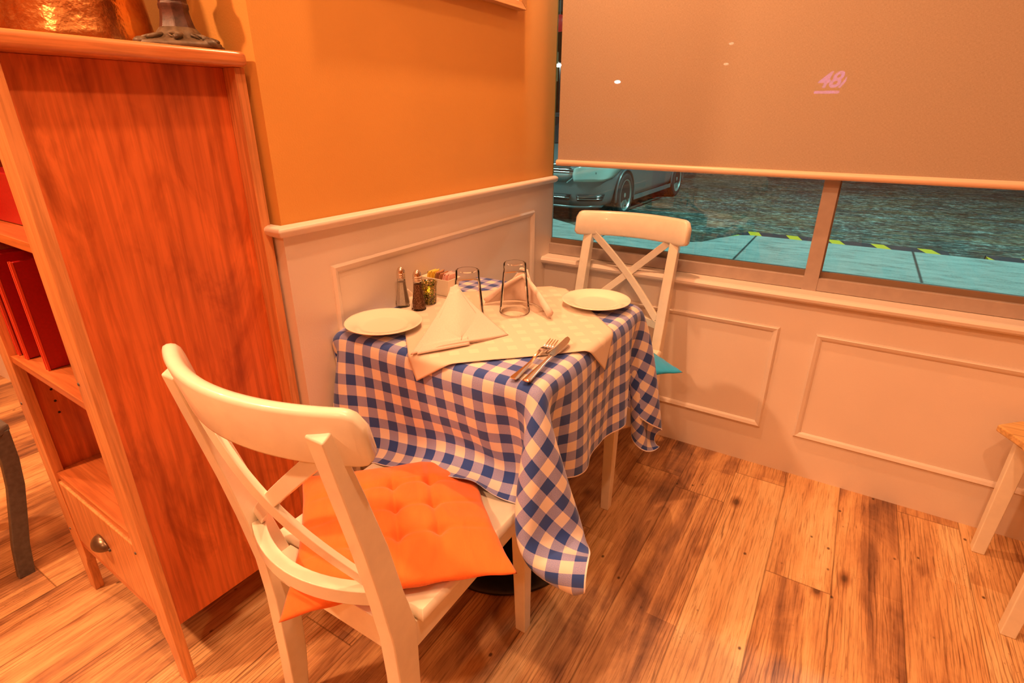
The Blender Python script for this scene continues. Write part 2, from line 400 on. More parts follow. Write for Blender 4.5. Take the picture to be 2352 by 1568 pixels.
def panel_mould(bm, axis, a0, a1, z0, z1, at, sgn, wd=.021):
    """picture-frame moulding: four mitred sides with a stepped section"""
    s = [(0, 0), (0, .005), (.25, .011), (.5, .009), (.75, .007), (1, .003), (1, 0)]
    cs = [((a0, z0), (1, 1)), ((a1, z0), (-1, 1)), ((a1, z1), (-1, -1)), ((a0, z1), (1, -1))]
    rings = []
    for (a, z), (da, dz) in cs:
        ring = []
        for k, h in s:
            aa, zz = a + da * k * wd, z + dz * k * wd
            ring.append(bm.verts.new((at + sgn * h, aa, zz) if axis == 'x' else (aa, at + sgn * h, zz)))
        rings.append(ring)
    n = len(s)
    for i in range(4):
        A, Bb = rings[i], rings[(i + 1) % 4]
        for k in range(n): bm.faces.new((A[k], A[(k + 1) % n], Bb[(k + 1) % n], Bb[k]))
    bmesh.ops.recalc_face_normals(bm, faces=bm.faces)
bm = bmesh.new(); panel_mould(bm, 'x', -1.127, -.107, .163, .904, .004, 1); struct('trim_3', bm, M['wains'], label='panel moulding on the left wainscot behind the table')
# wall under the window
struct('wall_window', B(0.0, 5.0, 0, .10, 0, .668), M['wains'], label='cream wainscot wall under the window')
for i, (a, b_) in enumerate(((.11, .948), (1.061, 1.90), (2.01, 2.85))):
    bm = bmesh.new(); panel_mould(bm, 'y', a, b_, .163, .567, 0, -1)
    struct('trim_%d' % (4 + i), bm, M['wains'], label=['panel moulding under the window behind the far chair', 'panel moulding under the window beside the pine topped stool', 'panel moulding farther right under the window'][i])
# sill: flat board with bullnose
bm = bmesh.new(); prism(bm, [(.10, .668), (.0, .668), (-.012, .672), (-.026, .674), (-.034, .681), (-.036, .690), (-.031, .699), (-.022, .702), (.10, .704)], 'x', 0.004, 5.0)
struct('trim_7', bm, M['wains'], label='bullnosed window sill')
# window: frame, mullion and two panes
win = bpy.data.objects.new('window_1', None); C.objects.link(win); tag(win, 'wide shop window with one slim mullion, half covered by the blind', kind='structure')
def wbox(name, m, *a, **k): return link(name, B(*a), m, win, **k)
bm = bmesh.new(); box(bm, .0, 3.4, .036, .075, .704, .748); box(bm, 0.0, 3.4, .036, .075, 2.50, 2.70); link('frame_rail', bm, M['frame'], win, bevel=.002)
bm = bmesh.new(); box(bm, .985, 1.030, .034, .075, .700, 2.50); box(bm, 3.355, 3.40, .034, .075, .704, 2.50); link('mullion', bm, M['frame'], win, bevel=.002)
bm = bmesh.new()
for a, b_ in ((.0, .985), (1.030, 3.355)):
    box(bm, a, b_, .050, .070, .748, .768)
    box(bm, a, a + .004, .048, .07, .748, 2.5) if a else None
link('gasket', bm, M['dark_frame'], win)
link('pane', B(-.5, .985, .058, .062, .767, 2.50), M['pane'], win); link('pane', B(1.030, 3.355, .058, .062, .767, 2.50), M['pane'], win)
struct('wall_front', B(3.4, 5.0, .0, .10, .704, 2.70), M['wains'])
struct('wall_back', B(-4.0, 5.0, -5.6, -5.5, 0, 2.70), M['orange'])
struct('wall_right', B(5.0, 5.1, -5.5, .1, 0, 2.70), M['orange'])
struct('wall_far_left', B(-4.1, -4.0, -5.5, YL, 0, 2.70), M['orange'])

# roller blind
bl = thing('roller_blind', 'tan screen fabric roller blind lowered over the upper window', 'blind', (1.40, -.008, 1.08))
link('fabric', B(.055 - 1.40, 3.30 - 1.40, -.0006, .0006, .004, 1.55), M['blind'], bl)
bm = bmesh.new(); sweep(bm, [(.051 - 1.40, 0, 0), (3.304 - 1.40, 0, 0)], circ(.0115, 16)); link('hem_bar', bm, plain('hem_bar_plastic', (.80, .58, .42), .35), bl, smooth=False, bevel=.001)
bm = bmesh.new(); sweep(bm, [(.04 - 1.40, 0.0, 1.57), (3.31 - 1.40, 0.0, 1.57)], circ(.022, 16)); link('roller_tube', bm, M['frame'], bl)

# framed picture on the orange wall
pf = thing('framed_picture', 'slim wooden picture frame hanging high on the orange wall', 'picture', (.012, -.608, 1.569))
bm = bmesh.new(); y0, y1, z0, z1, fw = -.382, .382, 0, .60, .022
outer = [(y0, z0), (y1, z0), (y1, z1), (y0, z1)]; inner = [(y0 + fw, z0 + fw), (y1 - fw, z0 + fw), (y1 - fw, z1 - fw), (y0 + fw, z1 - fw)]
hexa(bm, [(-.011, *outer[0]), (-.011, *outer[1]), (-.011, *inner[1]), (-.011, *inner[0])], [(.022, *outer[0]), (.022, *outer[1]), (.016, *inner[1]), (.016, *inner[0])])
for k in (1, 2, 3):
    a, b_ = k, (k + 1) % 4
    hexa(bm, [(-.011, *outer[a]), (-.011, *outer[b_]), (-.011, *inner[b_]), (-.011, *inner[a])], [(.022, *outer[a]), (.022, *outer[b_]), (.016, *inner[b_]), (.016, *inner[a])])
bmesh.ops.recalc_face_normals(bm, faces=bm.faces); link('frame', bm, grain('frame_wood', (.45, .22, .08), (.60, .32, .12), (.68, .40, .18), 'y', 1, .4), pf, bevel=.0015)
link('mount', B(-.010, .004, y0 + fw, y1 - fw, z0 + fw, z1 - fw), plain('picture_mount', (.78, .66, .5), .7), pf)

# ================================================================== BOOKCASE
bc = thing('bookcase', 'tall cherry wood bookcase with open shelves and a low drawer', 'bookcase', (-.295, -1.45, 0), R(-2.0))
BW, BD = .265, .205                               # half width, half depth
def bpart(name, m, *a, **k): return link(name, B(*a), M[m], bc, bevel=k.pop('bevel', .0015), **k)
TOPZ = 1.337
# corner posts: front pair seen as a broad face frame, back pair as slim strips; legs run to the floor
for sx in (-1, 1):
    xo = sx * BW
    bm = bmesh.new()
    xa, xb = sorted((xo, xo - sx * .062)); prism(bm, [(xa, 0 if sx < 0 else .0), (xb, 0), (xb, TOPZ), (xa, TOPZ)] if False else [(xo, 0), (xo - sx * .034, 0), (xo - sx * .044, .10), (xo - sx * .062, .135), (xo - sx * .062, TOPZ), (xo, TOPZ)], 'y', -BD, -BD + .022)
    link('front_post', bm, M['book_edge'], bc, bevel=.0015)
    bm = bmesh.new(); box(bm, min(xo, xo - sx * .045), max(xo, xo - sx * .045), BD - .022, BD, 0, TOPZ); link('back_post', bm, M['book_edge'], bc, bevel=.0015)
    bpart('side_panel', 'book_side', min(xo - sx * .040, xo - sx * .052), max(xo - sx * .040, xo - sx * .052), -BD + .022, BD - .022, .135, TOPZ)
bpart('back_panel', 'book_side', -BW + .045, BW - .045, BD - .018, BD - .010, .135, TOPZ)
bm = bmesh.new(); prism(bm, [(-BD - .016, TOPZ), (BD + .0, TOPZ), (BD + .0, TOPZ + .028), (-BD - .006, TOPZ + .028), (-BD - .014, TOPZ + .022), (-BD - .018, TOPZ + .012)], 'x', -BW - .018, BW + .018)
link('top_board', bm, M['book_top'], bc, bevel=.011, seg=5)
for z in (.735, 1.045): bpart('shelf', 'book_shelf', -BW + .053, BW - .053, -BD + .004, BD - .02, z - .018, z)
bpart('shelf', 'book_shelf', -BW + .053, BW - .053, -BD + .006, BD - .02, .392, .410)
bpart('bottom_rail', 'book_shelf', -BW + .062, BW - .062, -BD + .004, -BD + .020, .170, .190)
dr = bpart('drawer', 'book_edge', -BW + .066, BW - .066, -BD + .001, -BD + .019, .196, .388, bevel=.003)
bm = bmesh.new()      # cup pull: quarter-dome shell
def cup(a, b_):
    th = PI * a; ph = (PI / 2) * b_
    return Vector((.034 * math.cos(th), -BD - .024 * math.sin(th) * math.cos(ph) * 1.0, .292 + .026 * math.sin(th) * math.sin(ph) - .004))
grid(bm, cup, 20, 12); bmesh.ops.recalc_face_normals(bm, faces=bm.faces)
kb = link('knob', bm, plain('antique_bronze', (.22, .15, .10), .3, 30, .2, .2, metal=.8), dr, smooth=True); s_ = kb.modifiers.new('s', 'SOLIDIFY'); s_.thickness = .002
bm = bmesh.new(); box(bm, -.038, .038, -BD - .003, -BD + .001, .286, .292); link('pull_plate', bm, M['darkmetal'], dr)
# small screw caps and shelf pin holes
for (x, z) in ((BW - .052, .783), (BW - .056, .372), (-BW + .02, .600), (-BW + .018, .215)):
    bm = bmesh.new(); lathe(bm, [(0, .0), (.0035, 0), (.003, .0018), (0, .0022)], 10)
    bmesh.ops.rotate(bm, verts=bm.verts, matrix=Matrix.Rotation(PI / 2, 3, 'X')); bmesh.ops.translate(bm, verts=bm.verts, vec=(x, -BD, z)); link('screw_cap', bm, M['darkmetal'], bc)
for k in range(4):
    bm = bmesh.new(); lathe(bm, [(0, 0), (.003, 0), (.003, .0008), (0, .0008)], 10)
    bmesh.ops.rotate(bm, verts=bm.verts, matrix=Matrix.Rotation(PI / 2, 3, 'Y')); bmesh.ops.translate(bm, verts=bm.verts, vec=(-BW + .052, -BD + .055, .56 + k * .032)); link('pin_hole', bm, M['black'], bc)

# menus standing on the middle shelf
def menu(x, zt, label, lean):
    t = thing('menu_folder', label, 'menu', (x, -1.628, .736), R(-2), 'red menu folders on the middle shelf')
    h = zt - .736
    bm = bmesh.new(); hexa(bm, [(-.012, 0, 0), (.0, 0, 0), (.0, .215, 0), (-.012, .215, 0)], [(-.012 + lean, 0, h), (lean, 0, h), (lean, .215, h), (-.012 + lean, .215, h)])
    link('cover', bm, M['red'], t, bevel=.002)
    for dx in (-.0125, -.001):
        bm = bmesh.new(); hexa(bm, [(dx - .0018, -.0045, 0), (dx + .0018, -.0045, 0), (dx + .0018, .0, 0), (dx - .0018, .0, 0)], [(dx - .0018 + lean, -.0045, h), (dx + .0018 + lean, -.0045, h), (dx + .0018 + lean, 0, h), (dx - .0018 + lean, 0, h)])
        link('cover_edge', bm, M['redlight'], t)
    return t
menu(-.335, .975, 'red menu folder standing nearest the right side post of the bookcase shelf', .0)
menu(-.445, .975, 'red menu folder standing second from the right side post of the bookcase shelf', .0)
menu(-.489, .975, 'red menu folder farthest left on the middle bookcase shelf', .0)
tag(link('red_box', B(-.48, -.12, -1.60, -1.35, .0, .10), M['red'], None, loc=(0, 0, 1.046), bevel=.003), 'flat red box lying on the upper bookcase shelf', 'box')
# striped booklet on the lower shelf
m, t_, b_ = mat('striped_cover'); v = objco(t_); s_ = nd(t_, 'ShaderNodeSeparateXYZ', {0: v})
q = mth(t_, 'FRACT', mth(t_, 'MULTIPLY', s_.outputs[0], 42)); t_.links.new(ramp(t_, q, [(.0, (.04, .10, .55)), (.38, (.75, .8, .85)), (.55, (.05, .35, .5)), (.8, (.8, .8, .75))]), b_.inputs[0])
t_.nodes['Color Ramp' if 'Color Ramp' in t_.nodes else 'ColorRamp'].color_ramp.interpolation = 'CONSTANT'
bm = bmesh.new(); prism(bm, [(-.060, 0), (-.052, 0), (.055, .11), (.047, .115)], 'y', -.07, .07)
tag(link('booklet', bm, m, None, loc=(-.36, -1.46, .4105)), 'blue and white striped booklet leaning on the lower bookcase shelf', 'booklet')

# copper urn on top
ur = thing('copper_urn', 'large shiny hammered copper urn on top of the bookcase', 'urn', (-.330, -1.400, TOPZ + .0285))
bm = bmesh.new(); pr = [(.0, 0), (.134, 0), (.137, .004), (.132, .03), (.128, .07), (.122, .13), (.120, .19), (.112, .24), (.09, .28), (.082, .30), (.088, .315), (.092, .32), (.088, .322), (.078, .302), (.085, .278), (.106, .24), (.111, .19), (.110, .13), (.113, .07), (.118, .035), (.1, .02), (0, .02)]
lathe(bm, pr, 72); link('body', bm, M['copper'], ur, smooth=True)
bm = bmesh.new(); bmesh.ops.create_uvsphere(bm, u_segments=8, v_segments=6, radius=.0001); bm.free()
# ornate iron candlestick
cs = thing('candlestick', 'ornate dark iron candlestick foot beside the copper urn', 'candlestick', (-.106, -1.326, TOPZ + .0285), R(8))
bm = bmesh.new(); n = 64
def petal(rr, z, k=8, amp=.05): return [(rr * (1 + amp * math.cos(k * 2 * PI * i / n)) * math.cos(2 * PI * i / n), rr * (1 + amp * math.cos(k * 2 * PI * i / n)) * math.sin(2 * PI * i / n), z) for i in range(n)]
lv = [(.080, 0, 4, .10), (.082, .004, 4, .10), (.080, .010, 4, .10), (.070, .012, 4, .08), (.056, .015, 8, .07), (.046, .020, 8, .07), (.038, .028, 8, .06), (.031, .038, 8, .04)]
rg = [[bm.verts.new(p) for p in petal(*l)] for l in lv]
for a, b_ in zip(rg[:-1], rg[1:]):
    for i in range(n): bm.faces.new((a[i], a[(i + 1) % n], b_[(i + 1) % n], b_[i]))
bm.faces.new(rg[0][::-1]); bm.faces.new(rg[-1]); link('foot', bm, M['patina2'], cs, smooth=True)
bm = bmesh.new()
for k in range(8):      # scrolls and bosses of the relief
    a = k * PI / 4
    pts = [((.050 + .016 * math.cos(s) * (1 - s / 9)) * math.cos(a) - .010 * math.sin(s) * math.sin(a), (.050 + .016 * math.cos(s) * (1 - s / 9)) * math.sin(a) + .010 * math.sin(s) * math.cos(a), .016 + .009 * math.sin(s / 2)) for s in [j * .45 for j in range(15)]]
    sweep(bm, pts, circ(.0045, 7), scale=[1 - j / 22 for j in range(15)])
for k in range(4):
    a = k * PI / 2; mtx = Matrix.Translation((.080 * math.cos(a), .080 * math.sin(a), .008)) @ Matrix.Diagonal((1.2, 1.2, .8, 1)); bmesh.ops.create_uvsphere(bm, u_segments=12, v_segments=8, radius=.011, matrix=mtx)
link('scrollwork', bm, M['patina2'], cs, smooth=True)
bm = bmesh.new(); lathe(bm, [(.036, .030), (.031, .040), (.027, .055), (.025, .068), (.0265, .071), (.0265, .078), (.0245, .080), (.025, .088), (.030, .100), (.037, .108), (.041, .114), (.041, .124), (.033, .130), (.024, .145), (.018, .19), (.018, .25), (.03, .27), (.045, .28), (.045, .29), (.02, .292), (0, .292)], 8)
link('stem', bm, M['patina'], cs, bevel=.0015)

# ================================================================== CHAIRS
def chair_parts(root, mb):
    rear = [(0, -.192), (.15, -.188), (.33, -.187), (.43, -.192), (.55, -.209), (.65, -.226), (.80, -.256), (.872, -.270)]
    front = [(.884, -.248), (.755, -.211), (.64, -.180), (.525, -.157), (.43, -.134), (.28, -.137), (.15, -.142), (0, -.158)]
    for s in (-1, 1):
        bm = bmesh.new(); prism(bm, [(y, z) for z, y in rear + front], 'x', s * .152, s * .187); link('back_post', bm, mb, root, bevel=.003)
    def ry(x, z): return -.247 + (z - .84) * -.23 + .060 * (abs(x) / .215) ** 2 - .030
    def railbar(name, xw, z0, z1, th, y_of, cr, seg=29):
        bm = bmesh.new(); rings = []
        for i in range(seg):
            x = -xw + 2 * xw * i / (seg - 1)
            e = max(0, abs(x) - (xw - cr)) / cr if cr else 0
            cut = cr * (1 - math.sqrt(max(0, 1 - e * e))) if cr else 0
            za, zb = z0 + cut * .5, z1 - cut
            sl = 2 * 0.060 / .215 ** 2 * x; nx, ny = -sl / math.hypot(1, sl), 1 / math.hypot(1, sl)
            ring = []; rd = min(th * .45, .008)
            for zz, off in ((za, -1), (za + rd * .3, -1.0), (zb - rd, -1), (zb - rd * .3, -.72), (zb, -.25), (zb, .25), (zb - rd * .3, .72), (zb - rd, 1), (za + rd, 1), (za + rd * .3, .72), (za, .25)):
                ring.append(bm.verts.new((x + nx * off * th / 2, y_of(x, zz) + ny * off * th / 2, zz)))
            rings.append(ring)
        n = len(rings[0])
        for a, b_ in zip(rings[:-1], rings[1:]):
            for k in range(n): bm.faces.new((a[k], a[(k + 1) % n], b_[(k + 1) % n], b_[k]))
        bm.faces.new(rings[0]); bm.faces.new(rings[-1]); bmesh.ops.recalc_face_normals(bm, faces=bm.faces)
        return link(name, bm, mb, root, smooth=True)
    o = railbar('top_rail', .218, .822, .912, .024, lambda x, z: ry(x, z), .024, 61)
    # lower curved rail
    def ly(x, z=0): return -.232 + .045 * (abs(x) / .152) ** 2
    bm = bmesh.new(); path = [(x, ly(x), .526) for x in [(-.155 + .31 * i / 16) for i in range(17)]]
    sweep(bm, path, rect(.012, .015)); link('lower_rail', bm, mb, root, bevel=.002)
    # two crossing slats; the second is bowed a little behind the first
    for s, k in ((1, .0), (-1, .004)):
        bm = bmesh.new(); pts = []
        for i in range(17):
            q = i / 16; x = s * (-.150 + .300 * q); z = .545 + .285 * q
            base = -.182 - (z - .52) * .21
            pts.append((x, base - .030 * math.sin(PI * q) - k + .004, z))
        sweep(bm, pts, rect(.013, .0055), up=(0, -1, 0)) if False else sweep(bm, pts, [(-.0055, -.013), (.0055, -.013), (.0055, .013), (-.0055, .013)], up=(-s * .7, 0, .7))
        link('cross_slat', bm, mb, root, bevel=.0015)
    # seat: dished board, rounded front corners, pulled in round the posts
    bm = bmesh.new()
    def seat_out(k, inset):
        pts = []; hw, yf, yb, cr = .207 - inset, .295 - inset, -.150 + inset, .035
        for a in range(0, 91, 15): pts.append((hw - cr + cr * math.cos(R(a)), yf - cr + cr * math.sin(R(a))))
        for a in range(90, 181, 15): pts.append((-hw + cr + cr * math.cos(R(a)), yf - cr + cr * math.sin(R(a))))
        pts += [(-hw + .008, -.131 + inset), (hw - .008, -.131 + inset)]
        return pts
    prof = [(.010, .428), (.002, .431), (0, .438), (.002, .446), (.008, .4515)]
    rings = [[bm.verts.new((x, y, z)) for x, y in seat_out(0, ins)] for ins, z in prof]
    n = len(rings[0])
    for a, b_ in zip(rings[:-1], rings[1:]):
        for i in range(n): bm.faces.new((a[i], a[(i + 1) % n], b_[(i + 1) % n], b_[i]))
    bm.faces.new(rings[0][::-1]); bm.faces.new(rings[-1]); bmesh.ops.recalc_face_normals(bm, faces=bm.faces); link('seat', bm, mb, root, smooth=False, bevel=.001)
    # aprons
    for s in (-1, 1): link('side_apron', B(min(s * .168, s * .184), max(s * .168, s * .184), -.140, .245, .368, .428), mb, root, bevel=.002)
    link('rear_apron', B(-.153, .153, -.170, -.132, .368, .436), mb, root, bevel=.002)
    link('front_apron', B(-.153, .153, .250, .268, .368, .428), mb, root, bevel=.002)
    for s in (-1, 1):
        bm = bmesh.new(); x0, x1 = s * .187, s * .148
        hexa(bm, [(s * .187, .279, 0), (s * .158, .279, 0), (s * .158, .249, 0), (s * .187, .249, 0)], [(s * .187, .279, .428), (s * .148, .279, .428), (s * .148, .236, .428), (s * .187, .236, .428)])
        bmesh.ops.recalc_face_normals(bm, faces=bm.faces); link('front_leg', bm, mb, root, bevel=.003)
near = thing('dining_chair', 'cream cross-back wooden chair in front, seen from behind, with orange cushion', 'chair', (.388, -1.375, 0), 0)
chair_parts(near, M['chair'])
far = dup(near, (.389, -.285, 0), PI, 'cream cross-back wooden chair on the far side of the table against the window')

# cushions: square, tufted three by three, with pulled-out corners
def cushion(name, label, m, cx, cy, cz, ang, half, droop=None):
    bm = bmesh.new(); n = 121
    tg = (-.42, 0.0, .42)
    def hgt(u_, v_, side):
        e = max(0, (1 - u_ ** 2)) ** .45 * max(0, (1 - v_ ** 2)) ** .45
        h = (.036 if side > 0 else .020) * e
        if side > 0:
            for a in tg:
                h -= .0085 * math.exp(-((u_ - a) / .034) ** 2) * e ** 2 * (1 if abs(v_) < .98 else 0) * (.75 + .25 * math.cos(v_ * 15))
                h -= .0080 * math.exp(-((v_ - a) / .034) ** 2) * e ** 2 * (.75 + .25 * math.cos(u_ * 15))
                for c_ in tg: h -= .012 * math.exp(-(((u_ - a) ** 2 + (v_ - c_) ** 2) / .0060))
            h += .0016 * math.sin(9 * u_ + 3 * math.sin(4 * v_)) * e * (abs(u_) > .5 or abs(v_) > .5)
        return side * h
    V = {}
    for side in (1, -1):
        for i in range(n):
            for j in range(n):
                u_, v_ = -1 + 2 * i / (n - 1), -1 + 2 * j / (n - 1)
                if side < 0 and (i in (0, n - 1) or j in (0, n - 1)): V[side, i, j] = V[1, i, j]; continue
                pu = u_ * (1 - .085 * (1 - v_ ** 2)); pv = v_ * (1 - .085 * (1 - u_ ** 2))
                z = hgt(u_, v_, side) + .0015 * math.sin(17 * (u_ + v_)) * (max(abs(u_), abs(v_)) > .97)
                if droop: z += droop(u_, v_)
                V[side, i, j] = bm.verts.new((pu * half, pv * half, z))
        for i in range(n - 1):
            for j in range(n - 1):
                q_ = (V[side, i, j], V[side, i + 1, j], V[side, i + 1, j + 1], V[side, i, j + 1])
                bm.faces.new(q_ if side > 0 else q_[::-1])
    o = link(name, bm, m, None, smooth=True, loc=(cx, cy, cz)); o.rotation_euler = (0, 0, ang)
    return tag(o, label, 'cushion')
cushion('seat_cushion', 'orange tufted square cushion turned cornerwise on the near chair', M['cushion_orange'], .400, -1.368, .4745, R(46.5), .205, lambda u_, v_: -.022 * min(1, max(0, (u_ - .35)) / .5) * min(1, max(0, v_ + .3) / 1.0) - .006 * max(0, v_ - .55) / .45)
cushion('seat_cushion', 'teal cushion poking out past the tablecloth on the far chair', M['cushion_teal'], .425, -.365, .4745, R(48), .205)

# ================================================================== TABLE
tb = thing('dining_table', 'square pedestal dining table hidden under checked cloth, on a round black base', 'table', (.322, -.845, 0))
link('tabletop', B(-.290, .290, -.310, .310, .712, .738), plain('tabletop_laminate', (.3, .2, .12), .5), tb, bevel=.008)
bm = bmesh.new(); lathe(bm, [(0, 0), (.222, 0), (.230, .004), (.230, .012), (.222, .017), (.18, .022), (.10, .034), (.055, .045), (.045, .06), (.040, .10), (0, .10)], 72, (.023, -.015, 0)); link('base', bm, M['black'], tb, smooth=False, bevel=.001)
bm = bmesh.new(); lathe(bm, [(0, .09), (.036, .09), (.036, .70), (.15, .705), (.15, .712), (0, .712)], 32, (.023, -.015, 0)); link('column', bm, M['black'], tb)

